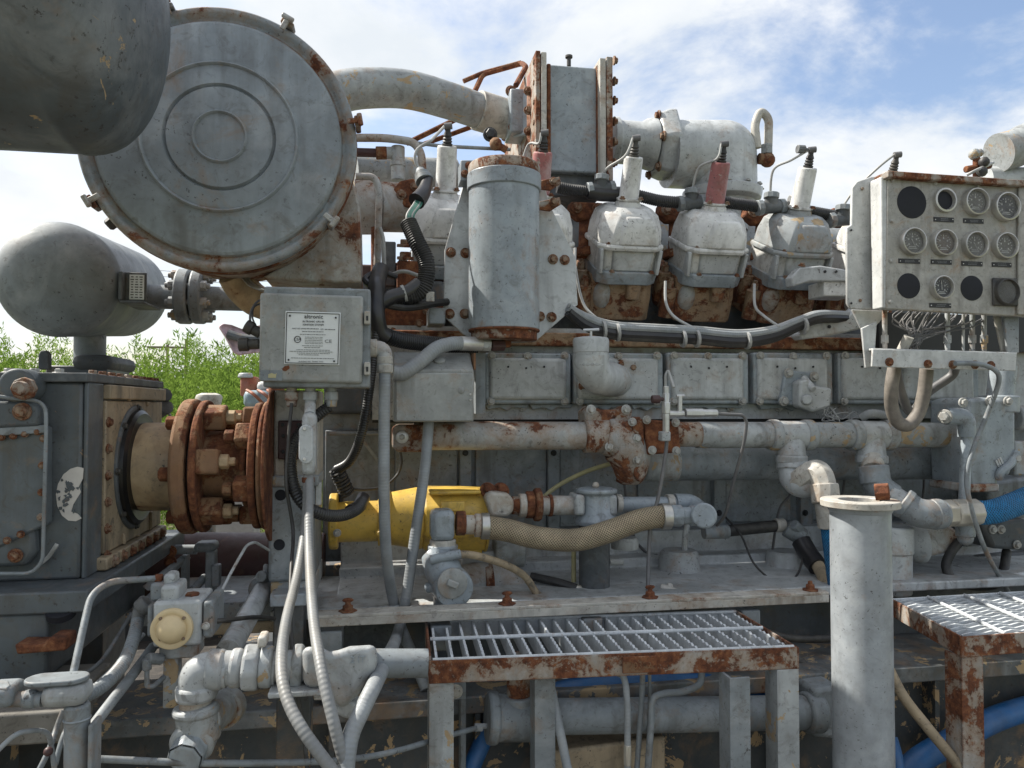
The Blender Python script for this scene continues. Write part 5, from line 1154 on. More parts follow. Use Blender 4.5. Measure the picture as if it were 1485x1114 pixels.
# elbows below tee one
t = T('hose_elbow', 'chunky grey elbow chain with a pale brass hose end below the first tee', 'elbow')
M('elbow', t, G().tube(spl(Q((1148, 668, Yr - .02), (1149, 690, Yr - .03), (1160, 702, Yr - .06), (1178, 700, Yr - .08)), 8), S(19, 1150, 2.05), 26), 'grey')
M('elbow_lip', t, G().cyl(P(1149, 668, Yr - .02), P(1149, 682, Yr - .025), S(22, 1150, 2.05), n=28), 'grey', 0.004)
M('hex_elbow', t, G().tube(spl(Q((1152, 706, Yr - .045), (1166, 692, Yr - .08), (1180, 684, Yr - .10), (1190, 688, Yr - .12), (1195, 702, Yr - .13), (1197, 716, Yr - .14)), 4), S(17.5, 1190, 1.97), 8), 'barwhite', 0.004, 20)
M('swivel_nut', t, G().cyl(P(1195, 702, Yr - .13), P(1198, 730, Yr - .14), S(21, 1200, 1.95), n=8), 'barwhite', 0.004)
M('ferrule', t, G().cyl(P(1198, 728, Yr - .14), P(1203, 765, Yr - .14), S(16, 1208, 1.95), n=20), 'barwhite', 0.003)
flexo('blue_hose', 'blue fabric covered hose dropping from the elbow chain behind the steel post', Q((1203, 760, 1.94), (1208, 800, 1.94), (1216, 860, 1.94), (1230, 940, 1.9), (1250, 1040, 1.85)), 13, 1.94, 'bluefab', 1215, 'hose')
t = T('angled_hose_pipe', 'angled grey pipe elbows below the second tee ending in a brass fitting', 'elbow')
Y2 = 2.02
M('nipple', t, G().cyl(P(1265, 660, Yr - .02), P(1266, 682, Y2), S(15.5, 1265, Y2), n=24), 'barwhite')
M('coupling', t, G().cyl(P(1266, 676, Y2), P(1270, 702, Y2 - .01), S(21, 1268, Y2), n=28), 'greymid', 0.004)
M('bend', t, G().tube(spl(Q((1268, 692, Y2), (1276, 708, Y2 - .02), (1294, 722, Y2 - .04)), 6), S(20, 1280, Y2), 24), 'greymid')
M('middle_nipple', t, G().cyl(P(1288, 716, Y2 - .04), P(1316, 734, Y2 - .07), S(16, 1300, Y2), n=24), 'grey')
M('lower_bend', t, G().tube(spl(Q((1308, 728, Y2 - .06), (1328, 742, Y2 - .08), (1348, 746, Y2 - .09), (1366, 745, Y2 - .09)), 6), S(20, 1340, Y2), 24), 'greymid')
M('bend_lip', t, G().cyl(P(1350, 746, Y2 - .09), P(1364, 745, Y2 - .09), S(22, 1355, Y2 - .09), n=28).cyl(P(1306, 727, Y2 - .06), P(1316, 734, Y2 - .07), S(22, 1312, Y2 - .06), n=28), 'greymid', 0.004)
M('hex_nut', t, G().cyl(P(1364, 745, Y2 - .09), P(1381, 744, Y2 - .09), S(20, 1370, Y2 - .09), n=6), 'brasssteel', 0.003)
M('hose_end', t, G().cyl(P(1381, 744, Y2 - .09), P(1417, 743, Y2 - .09), S(20, 1400, Y2 - .09), n=8), 'brasssteel', 0.005)
flexo('blue_hose', 'blue fabric covered hose leaving the brass fitting toward the pump side', Q((1412, 744, 1.93), (1440, 742, 1.93), (1470, 732, 1.94), (1510, 716, 1.96), (1570, 700, 2.0), (1680, 690, 2.1), (1760, 700, 2.4)), 17.5, 1.93, 'bluefab', 1440, 'hose')
# ------------------------------------------------------------------ instrument valve
t = T('instrument_valve', 'small silver needle valve with bleed tube and fittings on the water rail', 'valve')
Yn = 1.96
M('body', t, G().cyl(P(966, 570, Yn), P(966, 628, Yn), S(5.5, 966, Yn), n=6).cyl(P(966, 560, Yn), P(966, 574, Yn), S(4.2, 966, Yn), n=12).cyl(P(966, 583, Yn), P(966, 600, Yn), S(6.8, 966, Yn), n=6), 'alu', 0.002)
M('bleed_tube', t, G().tube(fil(Q((965, 560, Yn), (965, 544, Yn), (969, 537, Yn), (977, 562, Yn - .03)), .02), S(2.1, 966, Yn), 8), 'wire')
M('red_handle', t, G().cyl(P(945, 579, Yn), P(957, 579, Yn), S(6, 950, Yn), n=8).cyl(P(957, 579, Yn), P(964, 579, Yn), S(3, 960, Yn), n=8), 'maroon', 0.002)
M('side_fittings', t, cx(cx(cx(G(), 970, 992, 600, Yn, 4.5, 6), 994, 1020, 599, Yn, 6.5, 6), 1020, 1040, 599, Yn, 5.5, 6), 'alu', 0.0015)
M('upright_fitting', t, G().cyl(P(986, 574, Yn), P(986, 600, Yn), S(3.5, 986, Yn), n=8), 'alu')
M('tee_handle', t, cx(G(), 981, 992, 574, Yn, 2.2, 8), 'alu')
M('block', t, G().bx(960, 626, 973, 640, Yn - .01, Yn + .02), 'grey', 0.003)
flexo('capillary_tube', 'thin grey capillary tube from the needle valve down to the angle bar', Q((967, 636, 1.96), (965, 660, 1.96), (955, 720, 1.95), (944, 760, 1.94), (941, 800, 1.93), (939, 868, 1.88)), 2.8, 1.95, 'wiredark', 950, 'tube')
flexo('capillary_tube', 'thin bent steel tube from the valve fittings down past the return pipe', [p for p in fil(Q((1038, 600, 1.96), (1078, 602, 1.96), (1083, 612, 1.96), (1080, 640, 1.97), (1066, 690, 2.0), (1052, 748, 2.05), (1040, 762, 2.1)), .03)], 2.4, 1.96, 'wiredark', 1060, 'tube')
# ------------------------------------------------------------------ pump at the right end
t = T('water_pump', 'grey cast water pump housing at the far end of the pipes', 'pump')
Yw = 1.98
M('housing', t, G().pp([(1404, 580), (1422, 576), (1474, 580), (1474, 660), (1466, 690), (1448, 694), (1448, 712), (1406, 708), (1402, 650)], Yw, Yw + .16), 'greycool', 0.012)
M('rib', t, G().tube(spl(Q((1448, 694, Yw), (1452, 684, Yw - .01), (1466, 672, Yw - .005), (1474, 655, Yw)), 6), .012, 10), 'greycool')
M('base_lip', t, G().bx(1404, 702, 1450, 714, Yw - .012, Yw + .15), 'greyrust', 0.005)
M('upper_collar', t, G().cyl(P(1448, 598, Yw + .05), P(1448, 574, Yw + .05), S(27, 1448, Yw), n=28), 'greycool', 0.004)
M('inlet_pipe', t, G().cyl(P(1450, 578, Yw + .05), P(1455, 530, Yw + .05), S(18, 1450, Yw), n=24), 'greycool')
M('side_elbow', t, G().tube(fil(Q((1372, 604, Yw - .02), (1402, 604, Yw - .02), (1402, 634, Yw - .02)), .05), S(12, 1395, Yw), 18), 'greycool')
M('drain_tube', t, G().cyl(P(1402, 630, Yw - .02), P(1398, 728, Yw - .03), S(7.5, 1400, Yw), n=14), 'greycool')
for k in range(3): M('cast_mark', t, G().box(P(1446 + 3 * k, 672 - 2 * k, Yw - .002), (.006, .004, .022), Matrix.Rotation(R(-25), 3, 'Y')), 'greyclean')
M('side_port', t, cx(G(), 1470, 1520, 606, Yw + .08, 18).bx(1472, 640, 1500, 690, Yw + .02, Yw + .12), 'greytan', 0.006)
bolts(t, [(1397, 584), (1436, 582), (1462, 582), (1474, 665)], Yw - .006, 5, 'greybolt')
bolt(t, P(1370, 604, Yw - .03), S(7, 1370, Yw), 'greybolt', (-.8, -.5, 0))
# clutter under the pump
t = T('fuel_valve', 'grey cast fuel regulator behind the steel post', 'regulator')
M('body', t, G().cyl(P(1292, 800, 2.02), P(1292, 860, 2.02), S(28, 1292, 2.02), n=28).cyl(P(1292, 762, 2.02), P(1292, 802, 2.02), S(30, 1292, 2.02), n=28), 'grey', 0.006)
M('diaphragm_case', t, G().lathe(P(1322, 786, 2.08), (1, -.15, .1), [(-.06, .03), (-.02, .05), (.0, .062), (.012, .066), (.024, .066), (.03, .05), (.05, .03)], 32), 'grey')
M('rust_strap', t, G().bx(1306, 800, 1313, 855, 1.98, 2.0), 'rust', 0.002)
M('drain_cup', t, G().cyl(P(1400, 755, 1.97), P(1400, 778, 1.97), S(13, 1400, 1.97), n=20).sphere(P(1400, 780, 1.97), S(11, 1400, 1.97), n=16), 'greycool', 0.003)
M('side_casting', t, G().pp([(1340, 765), (1372, 758), (1390, 770), (1388, 800), (1350, 808)], 2.03, 2.12), 'greyrust', 0.01)
t = T('gearcase_clutter', 'dark oily castings in the shade beneath the water pump', 'castings')
M('casting', t, G().pp([(1425, 760), (1490, 752), (1500, 800), (1440, 796)], 2.05, 2.3), 'greydark', 0.012)
M('casting', t, G().pp([(1350, 815), (1500, 800), (1500, 850), (1350, 850)], 2.2, 2.35), 'greydark', 0.012)
M('casting', t, G().pp([(1430, 700), (1500, 690), (1500, 750), (1440, 760)], 2.2, 2.35), 'greymid', 0.012)
bolts(t, [(1440, 768), (1452, 768), (1475, 790), (1460, 720)], 2.045, 4.5, 'greybolt')
flexo('black_hose', 'black rubber hose looped in a U under the water pump', Q((1392, 785, 2.02), (1380, 800, 2.02), (1372, 822, 2.02), (1385, 843, 2.0), (1420, 850, 2.0), (1450, 842, 2.02), (1460, 800, 2.08)), 6.5, 2.02, 'rubber', 1420, 'hose')
flexo('black_wire', 'thin black wire sagging across the grey oil pan left of the post', Q((1052, 750, 2.2), (1074, 775, 2.15), (1092, 815, 2.1), (1115, 838, 2.08), (1140, 847, 2.06), (1158, 830, 2.06), (1166, 800, 2.1), (1168, 785, 2.12)), 1.5, 2.1, 'rubber', 1100, 'wire')
t = T('oil_line', 'black hose with grey fittings and taped brown end along the oil pan', 'hose')
M('hose', t, cx(G(), 1055, 1125, 770, 2.18, 8.5, 16, 763), 'rubber')
M('fitting', t, cx(G(), 1020, 1056, 772, 2.18, 10, 14, 771), 'greymid', 0.003)
M('collar', t, cx(G(), 1124, 1137, 762, 2.18, 10, 14), 'barwhite', 0.002)
M('valve', t, G().cyl(P(1140, 765, 2.16), P(1166, 780, 2.14), S(13, 1150, 2.15), n=12).cyl(P(1160, 770, 2.14), P(1150, 760, 2.13), S(8, 1150, 2.15), n=10), 'greymid', 0.004)
M('taped_part', t, G().tube(spl(Q((1162, 785, 2.13), (1172, 803, 2.1), (1186, 822, 2.05)), 6), S(14, 1172, 2.1), 14), 'tape')
M('brown_tail', t, G().tube(spl(Q((1186, 820, 2.05), (1196, 840, 2.0), (1206, 866, 1.95)), 6), S(9.5, 1195, 2.0), 12), 'tanpanel')
r0 = random.Random(21)
for k, (a_, b_, c_, e_) in enumerate([((1128, 598), (1150, 700), (1130, 740), (1120, 800)), ((1210, 600), (1225, 690), (1205, 780), (1190, 850)), ((1300, 600), (1330, 640), (1340, 700), (1330, 770)), ((905, 700), (920, 780), (960, 820), (985, 850))]):
    flexo('sensor_lead', ['thin grey lead behind the first tee', 'thin grey lead between the two tees', 'thin grey lead beside the second tee', 'thin grey lead trailing from the separator to the pan'][k], Q((*a_, 2.3), (*b_, 2.33), (*c_, 2.3), (*e_, 2.22)), 1.8, 2.3, 'wiredark', 1150, 'lead')
t = T('pan_drain', 'small pale drain cock with red tip on the rail beside the oil pan', 'drain cock')
M('body', t, G().cyl(P(958, 852, 2.0), P(1000, 866, 1.96), S(6, 980, 2), n=10).cyl(P(972, 848, 2.0), P(966, 862, 1.98), S(5, 970, 2), n=8), 'barwhite', 0.002)
M('tip', t, G().cyl(P(952, 862, 2.0), P(960, 858, 2.0), S(5, 955, 2), n=8), 'rust', 0.001)
M('spout', t, G().cyl(P(1010, 852, 2.02), P(1030, 868, 1.98), S(6, 1020, 2), n=10), 'greymid', 0.002)
# ------------------------------------------------------------------ yellow starter
t = T('air_starter', 'yellow painted air starter motor below the water rail', 'starter')
Ys = 2.12
def lx(x0, x1, y, Y, r0, r1, n=36): return G().lathe(P(x0, y, Y), (1, 0, 0), [(0, S(r0, x0, Y)), (X_(x1, Y) - X_(x0, Y), S(r1, x1, Y))], n)
M('mount_flange', t, lx(478, 491, 756, Ys, 40, 40), 'yellow', 0.005)
M('nose_barrel', t, lx(488, 560, 757, Ys, 29, 29), 'yellow', 0.004)
M('barrel_ring', t, lx(548, 556, 757, Ys, 34, 34), 'yellow', 0.004)
M('bell', t, lx(562, 612, 752, Ys, 37, 45), 'yellow', 0.006)
M('bell_flange', t, lx(556, 566, 754, Ys, 43, 43), 'yellow', 0.004)
M('motor_body', t, G().loft([[P(x, 751, Ys) + V((0, math.sin(R(45 * k + 22.5)), math.cos(R(45 * k + 22.5)))) * S(rr_, 660, Ys) for k in range(8)] for x, rr_ in ((611, 46), (616, 48), (700, 48), (706, 45))]), 'yellow', 0.012, seg=3)
M('body_rib', t, G().bx(622, 712, 698, 718, Ys - .078, Ys + .03), 'yellow', 0.005)
M('raised_badge', t, G().bx(640, 728, 674, 742, Ys - .096, Ys - .08), 'yellow', 0.003)
M('exhaust_foot', t, G().bx(640, 778, 700, 806, Ys - .03, Ys + .08), 'yellow', 0.008)
bolts(t, [(489, 773)], Ys - .075, 4, 'greybolt'); M('seam_ring', t, lx(700, 704, 752, Ys, 47, 47), 'yellow', .002)
bolts(t, [(551, 773), (562, 790), (561, 720)], Ys - .09, 4, 'yellow')
bolt(t, P(708, 711, Ys - .06), .016, 'rust', (.2, -.8, .5)); bolt(t, P(727, 711, Ys - .06), .016, 'rust', (.2, -.8, .5))
M('terminal_stud', t, G().cyl(P(527, 722, 1.95), P(527, 728, Ys - .01), .012, n=10), 'rubber')
t = T('sensor_plug', 'black coiled sensor plug and lead behind the ignition box conduits', 'plug')
q0, q1 = P(488, 681, 2.1), P(504, 716, 2.12); dd = (q1 - q0); uu = dd.normalized().orthogonal(); ww = dd.normalized().cross(uu)
M('coil', t, G().tube([q0 + dd * (k / 70) + (uu * math.cos(k * .72) + ww * math.sin(k * .72)) * .013 for k in range(71)], .004, 6), 'rubber')
M('plug_body', t, G().cyl(q0 - dd * .1, q1, .008, n=10).cyl(P(492, 716, 2.12), P(494, 728, 2.12), .008, n=8), 'tape')
M('plug_lead', t, G().tube(spl(Q((500, 707, 2.12), (525, 710, 2.14), (555, 706, 2.16), (575, 690, 2.2), (582, 672, 2.2), (580, 652, 2.2))), .004, 8), 'rubber')
M('bracket_rod', t, G().cyl(P(478, 629, 2.3), P(556, 629, 2.3), .006, n=8).cyl(P(524, 635, 2.3), P(548, 668, 2.3), .005, n=8), 'greymid')
t = T('starter_air_line', 'rust and cream chipped pipe unions between the starter and separator', 'pipe')
Ya = 2.05
M('outlet_flange', t, G().pp([(704, 722), (712, 714), (738, 716), (746, 726), (745, 742), (736, 750), (712, 750)], Ya - .05, Ya + .04), 'barwhite', 0.008)
M('nipple', t, cx(G(), 742, 768, 733, Ya, 13), 'rustedge')
M('union', t, cx(cx(G(), 762, 774, 732, Ya, 20, 8), 774, 784, 732, Ya, 24, 10), 'rust', 0.004)
M('union_half', t, cx(G(), 752, 763, 733, Ya, 17, 24), 'barwhite', 0.003)
M('long_nipple', t, cx(G(), 783, 834, 733, Ya, 14), 'greyrust')
M('nipple_ring', t, cx(G(), 795, 800, 733, Ya, 16), 'rust', 0.002)
t = T('air_separator', 'grey filter separator with a blue top plug and long dark bowl', 'separator')
M('head', t, G().lathe(P(865, 754, Ya), (0, 0, 1), [(-.012, S(30, 865, Ya)), (0, S(32, 865, Ya)), (.02, S(25, 865, Ya)), (.07, S(24, 865, Ya)), (.078, S(30, 865, Ya)), (.086, S(30, 865, Ya)), (.09, S(22, 865, Ya))], 36), 'greycool', 0.002)
M('port_boss', t, G().bx(834, 718, 849, 748, Ya - .04, Ya + .04), 'grey', 0.008); M('port_boss', t, G().bx(882, 718, 896, 748, Ya - .04, Ya + .04), 'grey', 0.008)
M('bowl', t, G().lathe(P(862, 868, Ya), (0, 0, 1), [(0, S(20, 862, Ya)), (.006, S(22, 862, Ya)), (.20, S(22.5, 862, Ya))], 32), 'greydark')
M('blue_plug', t, G().cyl(P(864, 716, Ya), P(864, 707, Ya), S(6.5, 864, Ya), n=6), 'bluehose', 0.002)
M('plug_tip', t, G().sphere(P(864, 704, Ya), S(5.2, 864, Ya), n=12), 'barwhite')
M('outlet_pipe', t, cx(G(), 893, 990, 731, Ya, 10.5, 24), 'greycool')
for x_, w_ in ((893, 8), (966, 10)): M('pipe_collar', t, cx(G(), x_, x_ + w_, 730, Ya, 13), 'barwhite', 0.002)
M('outlet_elbow', t, G().tube(spl(Q((978, 729, Ya), (1000, 730, Ya), (1012, 738, Ya - .03), (1016, 746, Ya - .08), (1017, 748, Ya - .13)), 6), S(13, 1000, Ya), 20), 'greycool')
M('drain_valve', t, cx(G(), 884, 903, 815, Ya, 5, 10), 'wire')
M('gauge_disc', t, G().lathe(P(906, 785, Ya + .05), (0, 0, 1), [(-.02, S(20, 906, Ya)), (0, S(21, 906, Ya)), (.012, S(18, 906, Ya))], 24), 'grey')
t = T('braided_hose', 'steel braided hose bowing between the regulator and the separator outlet', 'hose')
Yq = 1.93
M('braid_sleeve', t, G().tube(spl(Q((700, 764, Yq), (735, 769, Yq), (780, 780, Yq), (835, 783, Yq), (885, 770, Yq), (930, 754, Yq), (968, 748, Yq)), 12), S(16.3, 830, Yq), 24), 'braid')
M('ferrule', t, cx(G(), 697, 709, 763, Yq, 19, 28), 'steel', 0.002); M('ferrule', t, cx(G(), 958, 971, 749, Yq, 19, 28), 'steel', 0.002)
M('chipped_nipple', t, cx(cx(G(), 672, 698, 761, Yq, 14, 20), 688, 697, 762, Yq, 17, 20), 'barwhite', 0.003)
M('rust_nut', t, cx(G(), 661, 675, 759, Yq, 18, 8), 'rust', 0.003)
M('right_nut', t, cx(cx(G(), 970, 988, 748, Yq, 16, 8), 988, 1004, 748, Yq, 13, 8), 'greycool', 0.003)
M('end_elbow', t, G().cyl(P(1000, 748, Yq), P(1024, 748, Yq - .0), S(15, 1010, Yq), n=20).cyl(P(1020, 747, Yq + .06), P(1021, 748, Yq - .05), S(18, 1020, Yq), n=28), 'greycool', 0.005)
t = T('gas_regulator', 'lumpy blue grey painted regulator hanging at the braided hose end', 'regulator')
M('elbow_block', t, G().bx(625, 741, 660, 786, Yq - .035, Yq + .035), 'greycool', 0.014)
M('block_band', t, G().cyl(P(642, 782, Yq), P(642, 792, Yq), S(19, 642, Yq), n=24), 'barwhite', 0.003)
M('neck', t, G().cyl(P(642, 790, Yq), P(642, 806, Yq), S(22, 642, Yq), n=24), 'greycool', 0.003)
M('body', t, G().tube(spl(Q((622, 800, Yq - .01), (634, 815, Yq - .02), (645, 832, Yq - .03), (648, 850, Yq - .02), (647, 884, Yq)), 7), S(22, 640, Yq), 24, rr=lambda f: S(13 + 13 * math.sin(math.pi * min(1, f * 1.15)) + (6 if f > .8 else 0), 640, Yq)), 'greycool')
M('side_tube', t, G().cyl(P(624, 812, Yq - .06), P(668, 803, Yq - .06), S(6.5, 645, Yq), n=14), 'greycool')
M('bonnet', t, G().lathe(P(652, 846, Yq - .02), (.12, -1, -.02), [(0, S(28, 655, Yq)), (.05, S(27.5, 655, Yq)), (.06, S(26, 655, Yq)), (.062, S(22, 655, Yq))], 36), 'greycool', 0.002)
q = P(656, 846, Yq - .083)
M('bonnet_face', t, G().lathe(q, (.12, -1, -.02), [(-.004, S(21, 655, Yq)), (.003, S(21, 655, Yq)), (.005, S(19, 655, Yq))], 32), 'boxgrey')
M('face_boss', t, G().box(q + V((0, -.008, 0)), (.03, .01, .016), Matrix.Rotation(R(25), 3, 'Y')), 'boxgrey', 0.003)
M('side_lug', t, G().cyl(P(618, 853, Yq - .02), P(632, 850, Yq - .03), S(8, 625, Yq), n=12), 'greycool', 0.004)
flexo('stained_hose', 'narrow mottled brown hose curving from the regulator down to the bar', Q((666, 804, 1.88), (690, 806, 1.90), (730, 818, 1.94), (760, 835, 1.97), (778, 860, 1.99), (792, 872, 2.0)), 5.5, 1.92, 'tanpanel', 730, 'hose')
flexo('yellow_tube', 'thin pale yellow tube arching from behind the thermostat elbow', Q((888, 672, 2.16), (850, 684, 2.2), (810, 704, 2.22), (785, 724, 2.22)), 3.2, 2.2, 'yellowhose', 820, 'tube')
ONE('yellow_drain', 'straight olive yellow drain tube beside the dark separator bowl', 'tube', G().cyl(P(832, 770, 2.1), P(832, 858, 2.1), S(3.6, 832, 2.1), n=10), 'yellowhose')
t = T('drain_line', 'dark angled hose passing behind the separator bowl with a brass end', 'hose')
M('hose', t, G().tube(spl(Q((770, 836, 2.1), (810, 845, 2.06), (836, 853, 2.04)), 5), S(6, 800, 2.06), 10), 'rubber')
M('hose_end', t, G().cyl(P(833, 852, 2.04), P(842, 854, 2.04), S(5, 838, 2.04), n=8), 'brasssteel')
t = T('exhaust_elbow', 'grey stained starter exhaust elbow behind the mottled hose', 'elbow')
M('elbow', t, G().tube(spl(Q((665, 845, 2.14), (700, 838, 2.14), (735, 842, 2.14), (757, 865, 2.14), (760, 900, 2.14)), 7), S(23, 710, 2.14), 24), 'greyrust')
M('clamp', t, G().lathe(P(708, 840, 2.14), (1, 0, .05), [(-.012, S(25, 708, 2.14)), (.012, S(25, 708, 2.14))], 28), 'rustedge', 0.002)
M('flange_ring', t, G().lathe(P(752, 862, 2.1), (0, -.3, -1), [(0, S(25, 752, 2.1)), (.02, S(27, 752, 2.1))], 28), 'rustedge', 0.003)
M('junction_boss', t, cx(G(), 715, 760, 800, 2.18, 22), 'greytan', 0.006)
# ------------------------------------------------------------------ flywheel housing bracket
t = T('flywheel_bracket', 'tall grey end bracket with bored holes beside the coupling', 'bracket')
M('upper_plate', t, G().bx(397, 566, 462, 696, 1.86, 2.02), 'barwhite', 0.006)
M('maroon_plate', t, G().bx(403, 610, 440, 666, 1.845, 1.862), 'maroon', 0.003)
M('ledge', t, G().bx(394, 690, 462, 706, 1.845, 2.02), 'greytan', 0.004)
M('lower_plate', t, G().bx(389, 702, 456, 844, 1.85, 2.10), 'greymid', 0.008)
M('foot', t, G().bx(392, 842, 456, 872, 1.86, 2.12), 'greytan', 0.004)
for x, y in ((407, 718), (405, 790)): M('bored_hole', t, G().lathe(P(x, y, 1.85), (0, -1, 0), [(-.02, S(8, x, 1.85)), (.0015, S(8, x, 1.85))], 24), 'holeblack')
bolts(t, [(410, 616), (411, 632), (411, 655), (433, 655), (433, 616)], 1.845, 2.8, 'black', washer=False)
M('white_tag', t, G().bx(458, 700, 466, 732, 1.86, 1.875), 'white')
t = T('pillar', 'square grey support pillar beneath the end bracket', 'pillar')
M('post', t, G().bx(396, 876, 440, 990, 1.84, 1.92), 'greydark', 0.004)
M('cap', t, G().bx(391, 862, 444, 880, 1.80, 1.98), 'greycool', 0.003)
# ------------------------------------------------------------------ shaft coupling
t = T('shaft_coupling', 'rust brown disc coupling with cream hub on the drive shaft', 'coupling')
Yc = 1.88; zc = P(265, 676, Yc).z; Xf = X_(192, Yc)
def disc(nm, x0, x1, rpx, m_, n=56, bev=0.004, r1=None):
    a_, b_ = X_(x0, Yc), X_(x1, Yc); r_ = S(rpx, 270, Yc)
    return M(nm, t, G().lathe((a_, Yc, zc), (1, 0, 0), [(0, r_), (b_ - a_, r_ if r1 is None else S(r1, 270, Yc))], n), m_, bev)
disc('hub', 186, 271, 63, 'tan')
disc('hub_flange', 269, 290, 97, 'rustlight', bev=0.008)
disc('gap', 289, 296, 80, 'black')
disc('disc_pack', 295, 305, 95, 'rust')
disc('spacer_tube', 300, 384, 50, 'rustlight')
disc('spacer_flange', 358, 366, 62, 'rustlight')
disc('second_disc_pack', 373, 383, 92, 'rust'); disc('end_flange', 385, 393, 94, 'rustlight', bev=.006); disc('guard_plate', 395, 399, 110, 'rust', bev=.002)
for k in range(6):
    a_ = R(60 * k + 22); dv = V((0, -math.sin(a_), math.cos(a_))); rr_ = S(76, 270, Yc)
    rot = Matrix.Rotation(a_, 3, 'X')
    q = V((X_(311, Yc), Yc, zc)) + dv * rr_
    M('drive_lug', t, G().box(q + V((.012, 0, 0)), (.05, .055, .045), rot), 'rustlight', 0.006)
    b_ = M('lug_bolt', t, G().lathe(q + V((.036, 0, 0)), (1, 0, 0), [(0, .017), (.02, .017), (.021, .010), (.034, .010)], 6), 'tan', 0.002)
    q2 = V((X_(362, Yc), Yc, zc)) + (Matrix.Rotation(R(30), 3, 'X') @ dv) * S(72, 270, Yc)
    M('far_lug', t, G().box(q2 + V((.005, 0, 0)), (.04, .05, .042), Matrix.Rotation(a_ + R(30), 3, 'X')), 'rustlight', 0.006)
    M('far_bolt', t, G().lathe(q2 + V((-.018, 0, 0)), (-1, 0, 0), [(0, .016), (.02, .016)], 6), 'rustlight', 0.002)
    M('flange_bolt', t, G().lathe(V((X_(269, Yc), Yc, zc)) + (Matrix.Rotation(R(12), 3, 'X') @ dv) * S(76, 270, Yc), (-1, 0, 0), [(0, .016), (.022, .016), (.024, .012)], 6), 'rust', 0.002)
# ------------------------------------------------------------------ gearbox
t = T('gearbox', 'dark slate gearbox with tan end panel, bolted covers and torn sticker', 'gearbox')
XG = -.566; Y0, Y1 = 1.60, 2.10; zt = Z_(554, Y0, 60); zb = Z_(842, Y0, 60); xL = -1.75
def gb(x0, x1, y0, y1, z0, z1): return G().box(((x0 + x1) / 2, (y0 + y1) / 2, (z0 + z1) / 2), (x1 - x0, y1 - y0, z1 - z0))
M('case', t, gb(xL, XG, Y0, Y1, zb, zt), 'slate', 0.006)
M('top_plate', t, gb(xL - .01, XG + .012, Y0 - .012, Y1 + .02, zt, zt + .018), 'greydark', 0.003)
M('corner_strip', t, gb(XG + .001, XG + .010, Y0 + .002, Y0 + .085, zb, zt), 'slate', 0.003)
M('end_panel', t, gb(XG + .001, XG + .014, Y0 + .09, Y1, zb + .03, zt - .035), 'tanpanel', 0.003)
M('panel_top_rail', t, gb(XG + .001, XG + .022, Y0 + .09, Y1 + .005, zt - .032, zt - .002), 'tanpanel', 0.003)
for yy, za_, zb_ in ((Y0 + .22, zt - .035, zc + .16), (Y0 + .36, zt - .035, zc + .14), (Y0 + .2, zb + .03, zc - .14), (Y0 + .3, zb + .03, zc - .16), (Y0 + .4, zb + .03, zc - .12)):
    M('panel_rib', t, gb(XG + .012, XG + .020, yy, yy + .012, min(za_, zb_), max(za_, zb_)), 'tanpanel', 0.003)
M('bottom_rail', t, gb(XG + .001, XG + .03, Y0 + .06, Y1, zb + .002, zb + .028), 'tanpanel', 0.004)
M('seal_ring', t, G().lathe((XG + .012, Yc, zc), (1, 0, 0), [(0, .132), (.016, .130), (.022, .122), (.020, .112), (.024, .10)], 56), 'oil')
M('seal_plate', t, G().lathe((XG + .010, Yc, zc), (1, 0, 0), [(0, .142), (.010, .140)], 56), 'greydark', 0.003)
for k in range(8): bolt(t, V((XG + .02, Yc + .135 * math.sin(R(45 * k)), zc + .135 * math.cos(R(45 * k)))), .006, 'rubber', (1, 0, 0))
for k in range(7): bolt(t, V((XG + .016, Y0 + .10, zt - .08 - k * .055)), .0075, 'rustbolt', (1, 0, 0)); bolt(t, V((XG + .03, Y0 + .1 + k * .058, zb + .014)), .009, 'rustbolt', (1, 0, 0))
for k in range(9): bolt(t, V((XG - .05 - k * .045, Y0 + .02, zt + .018)), .009, 'greybolt', (0, 0, 1)); bolt(t, V((XG + .0, Y0 + .05 + k * .055, zt + .018)), .008, 'rustbolt', (0, 0, 1))
# left covers
Yf = Y0
M('bearing_boss', t, G().lathe(P(42, 560, Yf), (0, -1, 0), [(0, S(24, 42, Yf)), (.05, S(24, 42, Yf)), (.055, S(21, 42, Yf))], 32), 'slate', 0.003)
M('bearing_plug', t, G().lathe(P(37, 564, Yf - .055), (0, -1, 0), [(0, S(17, 37, Yf)), (.012, S(16, 37, Yf)), (.012, S(11, 37, Yf)), (.03, S(10.5, 37, Yf))], 8), 'rustedge', 0.002)
M('upper_cover', t, G().pp([(-120, 582), (45, 582), (57, 590), (57, 618), (-120, 625)], Yf - .05, Yf), 'slate', 0.006)
bolts(t, [(32, 597), (-20, 600)], Yf - .052, 9)
M('side_cover', t, G().pp([(-120, 630), (66, 618), (66, 762), (-4, 796), (-120, 796)], Yf - .035, Yf), 'slate', 0.005)
M('cover_flange', t, G().pp([(-120, 628), (67, 616), (67, 628), (-120, 640)], Yf - .045, Yf - .034), 'greymid', 0.002)
bolts(t, [(2, 634), (19, 632), (36, 629), (54, 626), (61, 675), (60, 714), (59, 750), (30, 775), (10, 784), (63, 636)], Yf - .042, 3.8, 'rustbolt')
M('lower_lug', t, G().pp([(-120, 785), (48, 765), (50, 800), (36, 822), (-120, 826)], Yf - .03, Yf), 'slate', 0.008)
bolts(t, [(22, 806)], Yf - .034, 7, 'rustbolt')
